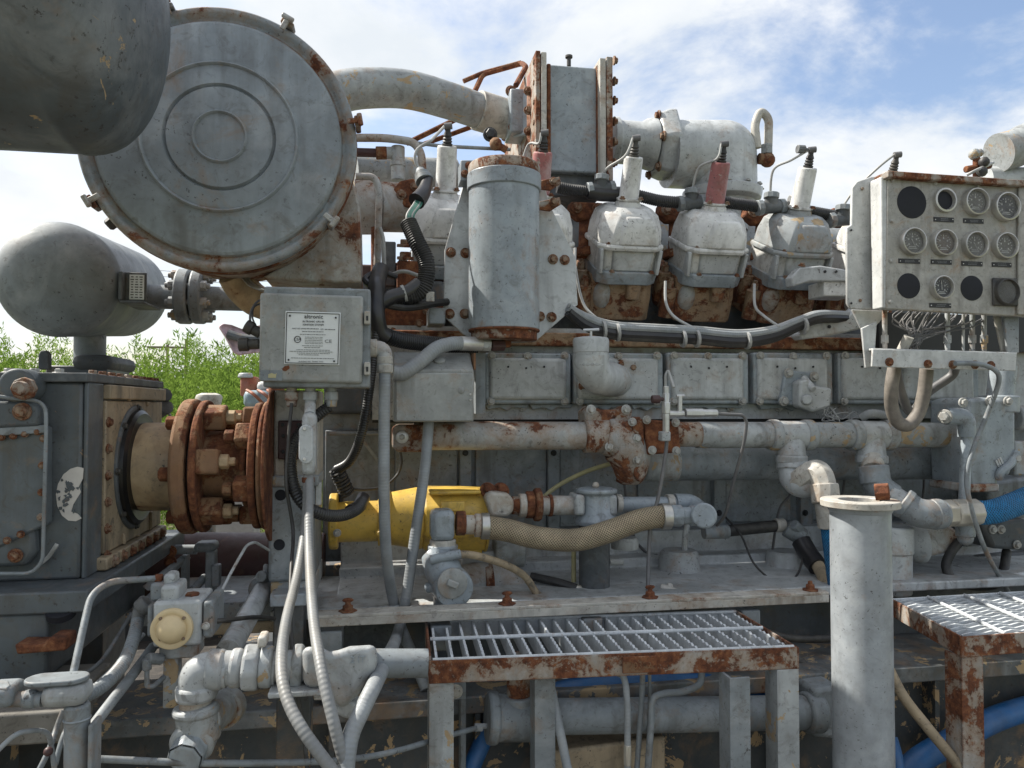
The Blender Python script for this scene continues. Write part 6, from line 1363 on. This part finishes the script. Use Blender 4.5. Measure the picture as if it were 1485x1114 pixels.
M('grease_line', t, G().tube(fil(Q((-40, 570, Yf - .06), (20, 578, Yf - .06), (66, 582, Yf - .05), (67, 620, Yf - .055), (62, 815, Yf - .055), (45, 832, Yf - .055), (-60, 832, Yf - .055)), .03), S(2.6, 40, Yf), 8), 'greymid')
st = [(121, 679), (112, 677), (102, 680), (92, 688), (84, 702), (81, 717), (83, 734), (90, 748), (99, 755), (110, 756), (118, 752), (112, 745), (103, 742), (106, 732), (112, 722), (117, 714), (114, 706), (120, 694)]
M('torn_sticker', t, G().pp(st, Yf - .0012, Yf + .001), 'sticker')
g = G(); r0 = random.Random(2)
for k in range(34):
    x, y = r0.gauss(97, 7), r0.gauss(716, 13); n_ = r0.randint(4, 6)
    g.pp([(x + r0.uniform(1, 4.5) * math.cos(2 * math.pi * j / n_), y + r0.uniform(1, 4) * math.sin(2 * math.pi * j / n_)) for j in range(n_)], Yf - .002 - k * .00003, Yf)
M('sticker_tears', t, g, 'slate', 0, 0, kind='stuff')
M('lead_wire', t, G().tube(spl(Q((58, 818, Yf - .01), (70, 808, Yf - .01), (80, 794, Yf - .02), (83, 789, Yf - .02))), .004, 6), 'wire')
M('base_flange', t, gb(xL, XG + .05, Y0 - .10, Y1 + .1, zb - .04, zb), 'slate', 0.004)
M('foot_block', t, gb(xL, XG - .02, Y0 - .09, Y1, zb - .16, zb - .04), 'slate', 0.006)
M('paint_patch', t, G().bx(5, 862, 66, 880, Y0 - .093, Y0 - .08), 'maroon', 0.003)
M('foot_hole', t, G().lathe(P(88, 886, Y0 - .09), (0, -.4, 1), [(-.01, S(18, 88, Y0)), (.002, S(18, 88, Y0))], 24), 'holeblack')
M('rusty_bracket', t, G().pp([(20, 935), (62, 935), (72, 924), (96, 924), (96, 944), (24, 950)], Y0 - .14, Y0 - .09), 'rust', 0.004)
for k, (x, y) in enumerate([(232, 577), (238, 596)]): pass
t = T('wood_deck', 'weathered grey plank deck under the gearbox foot', 'deck')
zd = zb - .16
for k in range(2, 4): M('plank', t, gb(xL, -.47 - .012 * k, 1.10 + k * .125, 1.222 + k * .125, zd - .05, zd - .001 * (k % 2)), 'deck', 0.004)
M('joist', t, gb(xL, XG - .1, 1.36, 1.42, zd - .35, zd - .05), 'skid', 0.004)
M('joist', t, gb(xL, XG - .1, 1.5, 1.6, zd - .35, zd - .05), 'skid', 0.004)
for x in (-1.2, -.85): M('support', t, gb(x, x + .09, 1.37, 1.58, 0, zd - .35), 'skid', .004)
t = T('spare_connectors', 'two dark cylindrical connectors hanging behind the gearbox corner', 'connectors')
for (a, b) in (((226, 584), (240, 572)), ((226, 600), (242, 590))): M('connector', t, G().cyl(P(*a, 2.3), P(*b, 2.25), .02, n=10), 'greydark', 0.002)
M('lead', t, G().tube(spl(Q((230, 590, 2.3), (245, 600, 2.3), (246, 606, 2.3))), .004, 6), 'wire')
# ------------------------------------------------------------------ behind and under the coupling
ONE('maroon_drum', 'dark maroon steel pipe lying under the coupling', 'pipe', G().cyl(P(150, 820, 2.35), P(470, 820, 2.35), S(47, 300, 2.35), n=44), 'maroon', 0.004)
t = T('pipe_rack', 'small grey angle frame and pipe under the coupling', 'frame')
M('rack_pipe', t, cx(G(), 205, 286, 797, 2.1, 7, 14), 'greymid')
M('elbow', t, G().bx(280, 788, 312, 802, 2.02, 2.08), 'greymid', 0.01)
M('upright', t, G().bx(297, 800, 311, 880, 2.02, 2.06), 'greymid', 0.004)
M('angle', t, G().prism([P(205, 850, 1.9), P(262, 806, 2.1), P(270, 810, 2.1), P(215, 858, 1.9)], (0, .06, -.01)), 'greymid', 0.003)
M('angle_web', t, G().bx(262, 806, 270, 880, 2.1, 2.14), 'greymid', 0.002)
M('handle', t, G().cyl(P(278, 858, 2.0), P(298, 836, 2.05), S(6, 290, 2), n=12).bx(306, 820, 318, 852, 2.0, 2.03), 'greymid', 0.004)
bolts(t, [(247, 800), (247, 815)], 2.06, 6, 'rust')
M('bottom_plate', t, G().bx(190, 876, 400, 905, 1.95, 2.4), 'greymid', 0.004)
M('lower_wood', t, G().bx(300, 903, 400, 920, 1.95, 2.1), 'tanpanel', 0.004)
t = T('drain_pipe', 'pale grey slanting drain pipe with coupling under the end bracket', 'pipe')
M('pipe', t, G().cyl(P(385, 850, 1.95), P(330, 945, 1.55), S(15, 360, 1.75), n=24), 'grey')
M('dark_sleeve', t, G().cyl(P(358, 896, 1.75), P(330, 945, 1.55), S(15.5, 340, 1.65), n=24), 'greydark')
M('coupling', t, G().lathe(P(383, 852, 1.945), P(330, 945, 1.55) - P(385, 850, 1.95), [(-.03, .028), (0, .034), (.02, .034), (.024, .028)], 24), 'greymid', 0.002)
M('tap', t, G().cyl(P(378, 836, 1.9), P(392, 838, 1.95), .014, n=10).cyl(P(384, 838, 1.92), P(386, 820, 1.95), .007, n=8), 'greytan', 0.002)
ONE('dark_cable', 'shiny black cable crossing from the shutoff valve to the pillar', 'cable', G().tube(spl(Q((306, 902, 1.45), (340, 898, 1.5), (372, 895, 1.7), (398, 897, 1.8))), S(3.4, 340, 1.5), 10), 'rubber')
ONE('bent_rod', 'thin bent rod rising from the shutoff valve toward the bracket', 'rod', G().tube(fil(Q((312, 876, 1.6), (335, 830, 1.65), (358, 790, 1.7), (370, 786, 1.72), (390, 798, 1.8)), .03), S(2.2, 340, 1.6), 8), 'grey')
# ------------------------------------------------------------------ shutoff valve with the cream dome
t = T('shutoff_valve', 'grey shutoff valve box with round cream diaphragm cover', 'valve')
Yk = 1.42
M('body', t, G().bx(221, 872, 292, 938, Yk, Yk + .10), 'grey', 0.006)
M('bonnet', t, G().bx(232, 850, 258, 876, Yk + .01, Yk + .08), 'grey', 0.006)
M('bonnet_step', t, G().bx(217, 846, 250, 872, Yk + .03, Yk + .09), 'greymid', 0.005)
M('right_plate', t, G().bx(294, 872, 309, 926, Yk + .0, Yk + .10), 'greymid', 0.005)
M('left_plate', t, G().bx(213, 878, 222, 925, Yk + .01, Yk + .09), 'greymid', 0.004)
M('cover_flange', t, G().lathe(P(250, 911, Yk), (0, -1, 0), [(0, S(29, 250, Yk)), (.008, S(28.5, 250, Yk)), (.010, S(25, 250, Yk)), (.008, S(21, 250, Yk)), (.014, S(19, 250, Yk)), (.026, S(13, 250, Yk)), (.029, S(5, 250, Yk)), (.029, S(1, 250, Yk))], 44), 'cream', smooth=50)
bolts(t, [(233, 897), (267, 896), (233, 927), (266, 926)], Yk - .009, 2.6, 'rustbolt', washer=False)
bolts(t, [(298, 908)], Yk - .003, 4, 'greybolt'); bolt(t, P(279, 870, Yk + .04), .013, 'rust', (0, 0, 1))
M('top_nut', t, cx(G(), 225, 236, 839, Yk + .05, 7, 6), 'rust', 0.002)
M('top_elbow', t, G().bx(236, 833, 253, 850, Yk + .03, Yk + .07), 'grey', 0.006)
M('stand', t, G().bx(236, 938, 258, 1028, Yk + .03, Yk + .06), 'greytan', 0.003)
M('stand_head', t, G().bx(230, 936, 286, 956, Yk + .02, Yk + .08), 'greytan', 0.004)
M('lower_fitting', t, G().cyl(P(213, 955, Yk), P(213, 972, Yk), S(7, 213, Yk), n=6).cyl(P(214, 955, Yk), P(235, 956, Yk + .02), S(8, 225, Yk), n=10), 'greymid', 0.002)
M('loop_tube', t, G().tube(fil(Q((213, 970, Yk), (213, 996, Yk), (222, 996, Yk), (242, 978, Yk + .04)), .02), S(3.6, 213, Yk), 8), 'greymid')
ONE('valve_tube', 'grey bent tube from the shutoff valve top down to the conduit tee', 'tube', G().tube(fil(Q((228, 839, Yk + .05), (160, 843, Yk), (132, 862, Yk - .04), (122, 905, Yk - .08), (103, 992, Yk - .15)), .06), S(5, 150, 1.36), 12), 'greymid')
corr('armoured_conduit', 'thick ribbed grey armoured conduit behind the conduit tee', Q((200, 898, 1.50), (194, 925, 1.45), (180, 960, 1.38), (152, 992, 1.30), (118, 1012, 1.25)), 9.5, 1.35, 'greymid', 160, 'conduit')
ONE('conduit_hub', 'dark conduit hub joining the armoured conduit to the shutoff valve', 'fitting', G().cyl(P(215, 872, 1.5), P(203, 884, 1.5), S(13, 210, 1.5), n=14).cyl(P(203, 882, 1.5), P(199, 902, 1.5), S(9, 200, 1.5), n=12), 'greydark', 0.003)
flexo('long_pipe', 'slanting grey pipe from under the shutoff valve to the lower conduit body', Q((222, 938, 1.5), (195, 975, 1.42), (160, 1020, 1.34), (128, 1062, 1.28)), 7.5, 1.38, 'greymid', 170, 'pipe')
flexo('thin_pipe', 'thin dark tube slanting behind the armoured conduit', Q((190, 890, 1.6), (150, 955, 1.5), (110, 992, 1.42), (75, 1070, 1.34)), 3, 1.5, 'greydark', 150, 'tube')
flexo('thin_pipe', 'second thin tube running close to the slanting grey pipe', Q((208, 920, 1.55), (165, 968, 1.46), (125, 1008, 1.38), (95, 1060, 1.3), (80, 1110, 1.27)), 3.2, 1.5, 'greymid', 150, 'tube')
# ------------------------------------------------------------------ conduit tee, lower left
t = T('conduit_tee', 'flaking grey conduit tee with oval covers at the skid corner', 'conduit fitting')
Yo = 1.18
M('left_tube', t, cx(G(), -80, 62, 1014, Yo, 11, 20), 'greymid')
M('left_body', t, G().bx(-30, 1000, 16, 1030, Yo - .02, Yo + .03), 'greymid', 0.008)
M('left_oval', t, G().prism([PZ(x, y, P(0, 1000, Yo).z + .003) for x, y in [(-30, 993), (-30, 1002), (10, 1003), (16, 998), (12, 992), (-20, 990)]], (0, 0, .005)), 'greymid', 0.002)
M('collar', t, cx(G(), 34, 54, 1014, Yo, 13, 20), 'greymid', 0.004)
M('cross_body', t, G().bx(54, 998, 121, 1030, Yo - .02, Yo + .03), 'greytan', 0.012)
zo = P(88, 998, Yo - .02).z + .001
M('oval_cover', t, G().prism([V((X_(88, Yo) + .036 * (1 if math.cos(a) > 0 else -1) * .55 + .022 * math.cos(a), Yo + .005 + .022 * math.sin(a), zo)) for a in [R(15 * k) for k in range(24)]], (0, 0, .007)), 'greymid', 0.002)
M('drop_body', t, G().cyl(P(112, 1020, Yo), P(112, 1130, Yo), S(17, 112, Yo), n=24), 'greymid', 0.004)
M('drop_oval', t, G().bx(126, 1052, 133, 1140, Yo - .02, Yo + .02), 'greymid', 0.003)
M('drop_ring', t, G().cyl(P(112, 1040, Yo), P(112, 1044, Yo), S(18.5, 112, Yo), n=24), 'greymid', 0.002)
flexo('bent_tube', 'bare grey tube bending at the skid corner under the conduit tee', [p for p in fil(Q((-40, 1130, 1.16), (0, 1085, 1.16), (25, 1062, 1.17), (70, 1058, 1.2), (75, 1085, 1.22), (80, 1120, 1.22)), .03)], 3.6, 1.16, 'greymid', 30, 'tube')
flexo('small_tube', 'small tube with a red plug under the conduit tee', Q((92, 1030, 1.26), (82, 1056, 1.25), (70, 1090, 1.22), (50, 1130, 1.2)), 4, 1.2, 'greymid', 80, 'tube')
ONE('red_plug', 'small glossy red plug at the tube joint under the conduit tee', 'plug', G().sphere(P(70, 1090, 1.2), S(6.5, 70, 1.2), n=12), 'maroon')
# ------------------------------------------------------------------ big check valve assembly
t = T('check_valve', 'heavy painted grey pipe elbow, union and wye check valve in the foreground', 'valve')
Yq2 = 1.36; rb = lambda n: S(n, 330, Yq2)
M('plug_nose', t, G().lathe(P(283, 1070, Yq2), (-.12, -.95, -.26), [(-.06, rb(28)), (0, rb(30)), (.02, rb(31)), (.024, rb(26))], 28), 'grey', 0.004)
q = P(283, 1072, Yq2) + V((-.12, -.95, -.26)).normalized() * .024
M('plug_face', t, G().lathe(q, (-.12, -.95, -.26), [(-.01, rb(26)), (.022, rb(25)), (.026, rb(22))], 8), 'greycool', 0.004)
M('tee_body', t, G().cyl(P(284, 1022, Yq2), P(290, 1075, Yq2), rb(29), n=28).cyl(P(284, 1024, Yq2), P(284, 1036, Yq2), rb(31.5), n=28), 'greytan', 0.005)
M('side_branch', t, G().cyl(P(292, 1045, Yq2), P(330, 1022, Yq2 + .1), rb(26), n=24).cyl(P(322, 1030, Yq2 + .07), P(332, 1022, Yq2 + .1), rb(29), n=24), 'greytan', 0.004)
M('short_nipple', t, G().cyl(P(284, 1005, Yq2), P(284, 1026, Yq2), rb(22), n=24), 'barwhite')
M('elbow', t, G().tube(fil(Q((285, 1012, Yq2), (285, 972, Yq2), (330, 971, Yq2)), .07, 8), rb(25), 28), 'grey')
M('elbow_lip', t, G().cyl(P(285, 992, Yq2), P(285, 1014, Yq2), rb(28.5), n=28), 'grey', 0.006)
M('elbow_bead', t, cx(G(), 300, 326, 971, Yq2, 28.5), 'greytan', 0.006)
M('nipple', t, cx(G(), 322, 400, 969, Yq2, 24), 'grey')
M('collar', t, cx(G(), 334, 352, 969, Yq2, 27.5), 'grey', 0.006)
M('union_nut', t, cx(G(), 353, 377, 968, Yq2, 34, 8), 'grey', 0.006)
M('union_tail', t, cx(G(), 377, 396, 967, Yq2, 29, 24), 'greytan', 0.004)
M('union_knob', t, G().bx(373, 924, 386, 940, Yq2 - .02, Yq2 + .02), 'barwhite', 0.004)
M('tail_pipe', t, cx(G(), 392, 442, 966, Yq2, 22, 24), 'grey')
M('hex_collar', t, cx(G(), 424, 440, 966, Yq2, 32, 8), 'greytan', 0.005)
body = [(438, 938), (465, 938), (478, 945), (490, 943), (508, 937), (546, 935), (548, 968), (532, 985), (520, 1008), (494, 1030), (482, 1012), (470, 998), (440, 996)]
g = G().loft([[P(x * .94 + 29.5, y * .94 + 58, Yq2 - .05) for x, y in body], [P(x, y, Yq2 - .035) for x, y in body], [P(x, y, Yq2 + .035) for x, y in body], [P(x * .94 + 29.5, y * .94 + 58, Yq2 + .05) for x, y in body]])
M('valve_body', t, g, 'grey', 0.012, seg=3)
M('wye_cap', t, G().cyl(P(508, 1008, Yq2), P(494, 1030, Yq2), rb(24), n=10), 'grey', 0.005)
text('cast_letters', t, '2 IT', P(519, 957, Yq2 - .0505), S(13, 519, Yq2), 'greycool', th=.0015)
M('outlet_pipe', t, cx(G(), 544, 620, 962, Yq2 + .05, 20, 24), 'greymid')
M('saddle', t, G().bx(388, 1003, 470, 1012, Yq2 - .05, Yq2 + .12), 'grey', 0.003)
M('base_post', t, G().bx(400, 1010, 450, 1140, Yq2 + .12, Yq2 + .18), 'skid', 0.003)
ONE('lower_conduit', 'thin grey conduit running low across the front of the skid', 'conduit', G().tube(fil(Q((125, 1100, 1.30), (300, 1108, 1.32), (480, 1105, 1.40), (560, 1094, 1.5), (640, 1070, 1.62), (690, 1056, 1.68)), .1), S(4.6, 400, 1.4), 12), 'greymid')
# ------------------------------------------------------------------ white angle bar
t = T('angle_bar', 'long pale angle iron bar bolted along the front of the engine rail', 'bar')
za = P(462, 893, 1.80).z
xa, xb = X_(462, 1.8), X_(1203, 1.8, 880)
M('top_flange', t, G().box(((xa + xb) / 2, 1.825, za - .004), (xb - xa, .05, .008)), 'barwhite', 0.002)
M('front_flange', t, G().box(((xa + xb) / 2, 1.804, za - .017), (xb - xa, .008, .020)), 'barwhite', 0.002)
for px in (505, 733, 938, 1168):
    X0 = X_(px, 1.85, 880); q = V((X0, 1.826, za))
    M('stud', t, G().lathe(q, (0, 0, 1), [(0, .022), (.003, .022), (.004, .013), (.014, .012), (.016, .007), (.024, .006)], 6), 'rust', 0.001)
    if px < 1000: M('wing', t, G().sphere(q + V((0, 0, .026)), .008, 1.7, .6, .7, 8), 'rust')
for px in (480, 640, 860, 1090): M('weld_tab', t, G().box(V((X_(px, 1.81, 900), 1.86, za - .07)), (.05, .10, .06)), 'greymid', 0.004)
# ------------------------------------------------------------------ platforms
def platform(name, label, zp, FL, FR, BR, BL, legs, nb, rods, mg, cut=None):
    t = T(name, label, 'platform')
    h = .046; th = .006
    c = [FL, FR, BR, BL]
    for i, m_ in ((0, 'rustedge'), (1, 'rustedge'), (2, 'galv'), (3, 'rustedge')):
        a, b = c[i], c[(i + 1) % 4]; d = (b - a).normalized(); n_ = V((d.y, -d.x, 0))
        M('frame_side', t, G().prism([a - d * th * .0, b, b + V((0, 0, -h)), a + V((0, 0, -h))], -n_ * th), m_, 0.0015)
        M('frame_lip', t, G().prism([a - n_ * .007, b - n_ * .007, b - n_ * .035, a - n_ * .035], (0, 0, -.004)).add([], []), 'rustedge') if False else None
    bi = lambda u, v: (FL * (1 - u) + FR * u) * (1 - v) + (BL * (1 - u) + BR * u) * v
    for k in range(nb):                                           # serrated bearing bars
        u = (k + .5) / nb
        if mg == 'x': a, b = bi(u, .03), bi(u, .97)
        else: a, b = bi(.03, u), bi(.97, u)
        d = (b - a); n_ = V((-d.y, d.x, 0)).normalized() * .0026; m = 26; top = []
        for j in range(m + 1):
            f = j / m; top.append(a + d * f + V((0, 0, -.004 + (.0022 if j % 2 else -.0022))))
        low = [b + V((0, 0, -.042)), a + V((0, 0, -.042))]
        M('grating_bar', t, G().prism([p - n_ for p in top + low], n_ * 2), 'galv', 0, 0)
    for v in rods:
        a, b = (bi(.01, v), bi(.99, v)) if mg == 'x' else (bi(v, .01), bi(v, .99))
        M('cross_rod', t, G().cyl(a + V((0, 0, -.001)), b + V((0, 0, -.001)), .0045, n=8), 'galv')
    for (q, wx, wy, m_) in legs:
        M('leg', t, G().box(V((q.x, q.y, (zp - h) / 2)), (wx, .006, zp - h)).box(V((q.x - wx / 2 + .003, q.y + wy / 2, (zp - h) / 2)), (.006, wy, zp - h)), m_, 0.001)
    return t
zp = EYE.z - .517
FL, FR, BR, BL = PZ(622, 959, zp), PZ(1159, 939, zp), PZ(1069, 885, zp), PZ(624, 899, zp)
BL.x = FL.x + .01
t = platform('grating_platform', 'small galvanized grating step platform with rust front edge below the angle bar', zp, FL, FR, BR, BL,
         [(FL + V((.026, .004, 0)), .05, .05, 'greytan'), (FR + V((-.026, .004, 0)), .05, .05, 'greytan'), (PZ(790, 940, zp), .045, .05, 'greymid'), (PZ(1072, 950, zp), .045, .05, 'greymid')], 24, (.03, .5, .97), 'x')
a, b = FL * .60 + FR * .40, FL * .40 + FR * .60; d = (b - a).normalized(); n_ = V((d.y, -d.x, 0))
pq = FL + (FR - FL) * .555
M('maker_plate', t, G().box(pq + n_ * .003 + V((0, 0, -.022)), (.075, .004, .034), Matrix.Rotation(math.atan2(d.y, d.x), 3, 'Z')), 'rust', 0.001)
text('stamped_number', t, '70392', pq + n_ * .0052 + V((0, 0, -.024)), .02, 'rustlight', th=.0008, rot=Matrix.Rotation(math.atan2(d.y, d.x), 4, 'Z') @ Matrix.Rotation(R(90), 4, 'X'))
A, B = PZ(1291, 868, zp), PZ(1394, 924, zp); C = B + V((.75, .02, 0)); D = A + V((.72, .02, 0))
platform('grating_platform', 'galvanized grating platform with thick rusty frame beyond the steel post', zp, B, C, D, A, [(B + V((.03, .006, 0)), .055, .05, 'rustedge'), (C + V((-.03, .006, 0)), .055, .05, 'rustedge')], 15, (.16, .32, .48, .64, .8), 'y')
# ------------------------------------------------------------------ steel post
t = T('steel_post', 'thick grey steel pipe post with open flanged top', 'post')
Yp = 1.50; c = P(1247, 725, Yp); rp = S(41, 1247, Yp)
c.z = PZ(1247, 727, 0).z if False else c.z
paint('postpaint', (0.29, 0.315, 0.335), 0.04, 0.03, 0.20, 0.4, scale=1.3, fade=0.2)
M('shaft', t, G().lathe((c.x, c.y, 0), (0, 0, 1), [(0, rp), (c.z - .016, rp), (c.z - .016, rp * .72), (c.z - .5, rp * .72)], 56, cap=False), 'postpaint')
M('weld_bead', t, G().lathe((c.x, c.y, c.z - .026), (0, 0, 1), [(0, rp * 1.0), (.004, rp * 1.05), (.010, rp * 1.06), (.012, rp * 1.0)], 56, cap=False), 'postpaint')
M('flange', t, G().lathe((c.x, c.y, c.z - .014), (0, 0, 1), [(0, rp * .7), (0, rp * 1.30), (.014, rp * 1.31), (.015, rp * 1.28), (.015, rp * .70), (0, rp * .70)], 56, cap=False), 'barwhite', 0.0015)
q = V((c.x + rp * .62, c.y - rp * .35, c.z + .001))
M('rusty_nut', t, G().lathe(q + V((0, 0, .018)), (.75, -.6, .1), [(-.014, .019), (.014, .019), (.014, .010), (-.014, .010)], 6, cap=False), 'rust', 0.002)
# ------------------------------------------------------------------ pipes under the platform
t = T('header_pipe', 'grey header pipe and tee lying under the grating platform', 'pipe')
Yz = 1.70
M('pipe', t, cx(G(), 760, 1180, 1040, Yz, 24, 32, 1033), 'greymid')
M('tee', t, cx(cx(G(), 718, 780, 1041, Yz, 32), 706, 722, 1041, Yz, 36), 'greymid', 0.006)
M('riser_collar', t, G().cyl(P(752, 1022, Yz), P(752, 1008, Yz), S(24, 752, Yz), n=24), 'greymid', 0.004)
M('riser', t, G().cyl(P(752, 1012, Yz), P(752, 950, Yz), S(17, 752, Yz), n=24), 'rustedge')
M('end_collar', t, cx(G(), 1165, 1190, 1033, Yz, 28), 'greymid', 0.006)
M('fitting', t, cx(cx(G(), 688, 700, 1055, Yz, 6, 6), 700, 708, 1053, Yz, 4, 8), 'grey', 0.001)
M('end_block', t, G().pp([(1180, 1000), (1220, 995), (1235, 1075), (1180, 1070)], Yz - .02, Yz + .1), 'greymid', .01)
flexo('blue_hose', 'glossy blue hose arching behind the platform legs above the header pipe', Q((740, 1035, 1.79), (800, 1006, 1.79), (850, 994, 1.79), (930, 987, 1.79), (1010, 989, 1.79), (1080, 999, 1.79), (1180, 1012, 1.79)), 13, 1.8, 'bluehose', 950, 'hose')
flexo('blue_hose', 'glossy blue hose dropping beside the header tee end', Q((712, 1050, 1.78), (700, 1075, 1.76), (685, 1110, 1.74), (670, 1150, 1.72)), 13, 1.75, 'bluehose', 700, 'hose')
flexo('blue_hose', 'dusty blue hose slanting up behind the second platform leg', Q((1290, 1150, 1.72), (1330, 1105, 1.72), (1390, 1070, 1.72), (1450, 1040, 1.74), (1520, 1020, 1.76), (1620, 1000, 1.8), (1760, 1010, 1.95)), 17, 1.72, 'bluehose', 1400, 'hose')
flexo('blue_hose', 'short blue hose section just beside the foot of the steel post', Q((1292, 1070, 1.62), (1300, 1100, 1.6), (1306, 1150, 1.58)), 9, 1.6, 'bluehose', 1300, 'hose')
flexo('brown_hose', 'dirty brown ribbed hose slanting between the post and the platform leg', Q((1288, 968, 1.60), (1310, 1010, 1.58), (1345, 1055, 1.56), (1390, 1110, 1.54), (1410, 1140, 1.52)), 7.5, 1.57, 'tanpanel', 1340, 'hose')
flexo('black_hose', 'black hose bundle sloping behind the platform corner to the post', Q((1105, 915, 1.88), (1150, 926, 1.88), (1220, 925, 1.88), (1290, 918, 1.9)), 5.5, 1.88, 'rubber', 1160, 'hose')
flexo('black_hose', 'pair of dark hoses slanting from the platform corner behind the post', Q((1120, 930, 1.86), (1160, 960, 1.84), (1210, 1000, 1.82), (1260, 1040, 1.8)), 7, 1.84, 'rubber', 1160, 'hose')
for nm, lab, pts, r_, m_ in [('copper_tube', 'bent grey tube with brass tip hanging under the platform front edge', [(892, 975, 1.6), (904, 982, 1.58), (909, 1010, 1.57), (910, 1070, 1.56), (910, 1140, 1.56)], 4.6, 'conduit'),
        ('copper_tube', 'straight thin tube hanging left of the swan neck tube', [(932, 975, 1.64), (930, 1020, 1.64), (922, 1140, 1.64)], 4, 'greymid'),
        ('copper_tube', 'thin tube hanging right behind the straight thin tube', [(942, 975, 1.66), (942, 1020, 1.66), (940, 1140, 1.66)], 2.6, 'greymid'),
        ('copper_tube', 'swan neck tube curving from the platform corner down past the header pipe', [(1018, 970, 1.64), (1014, 992, 1.63), (990, 1003, 1.62), (962, 1006, 1.62), (946, 1016, 1.62), (944, 1050, 1.62), (938, 1140, 1.62)], 5, 'greymid'),
        ('copper_tube', 'pale slanting pipe leaning behind the inner platform leg', [(796, 985, 1.64), (806, 1030, 1.62), (822, 1110, 1.58), (830, 1150, 1.56)], 6.5, 'conduit')]:
    flexo(nm, lab, Q(*pts), r_, 1.6, m_, 900, 'tube')
ONE('tube_tip', 'small brass fitting at the end of the bent hanging tube', 'fitting', G().cyl(P(910, 1080, 1.558), P(910, 1110, 1.558), S(6, 910, 1.56), n=6), 'brasssteel', .002)
t = T('timber', 'oil soaked brown timber lying on the skid floor under the platform', 'timber')
M('beam', t, G().box(P(870, 1085, 1.74) + V((0, .0, -.02)), (.30, .08, .09), Matrix.Rotation(R(6), 3, 'Z')), 'tanpanel', 0.006)
t = T('leg_clamp', 'pale square clamp block behind the front platform leg', 'clamp')
M('clamp_plate', t, G().bx(668, 985, 676, 1130, 1.72, 1.76), 'greymid', 0.002); bolts(t, [(661, 1003)], 1.70, 7, 'barwhite')
M('clamp_arm', t, G().bx(655, 990, 676, 1015, 1.715, 1.72), 'greymid', .002)
# beam foot clutter: debris on the floor
r0 = random.Random(9); g = G()
for k in range(240):
    x = r0.uniform(-1.3, 2.9); y = r0.uniform(1.35, 1.78); s_ = r0.uniform(.006, .022)
    g.sphere((x, y, ZD - .378 + s_ * .4), s_, 1, r0.uniform(.6, 1.4), .6, 6)
o = M('oily_debris', None, g, 'dirtshade', smooth=0); o['kind'] = 'stuff'; o['label'] = 'oily crumbs and grime on the skid ledge'; o['category'] = 'debris'
finish()
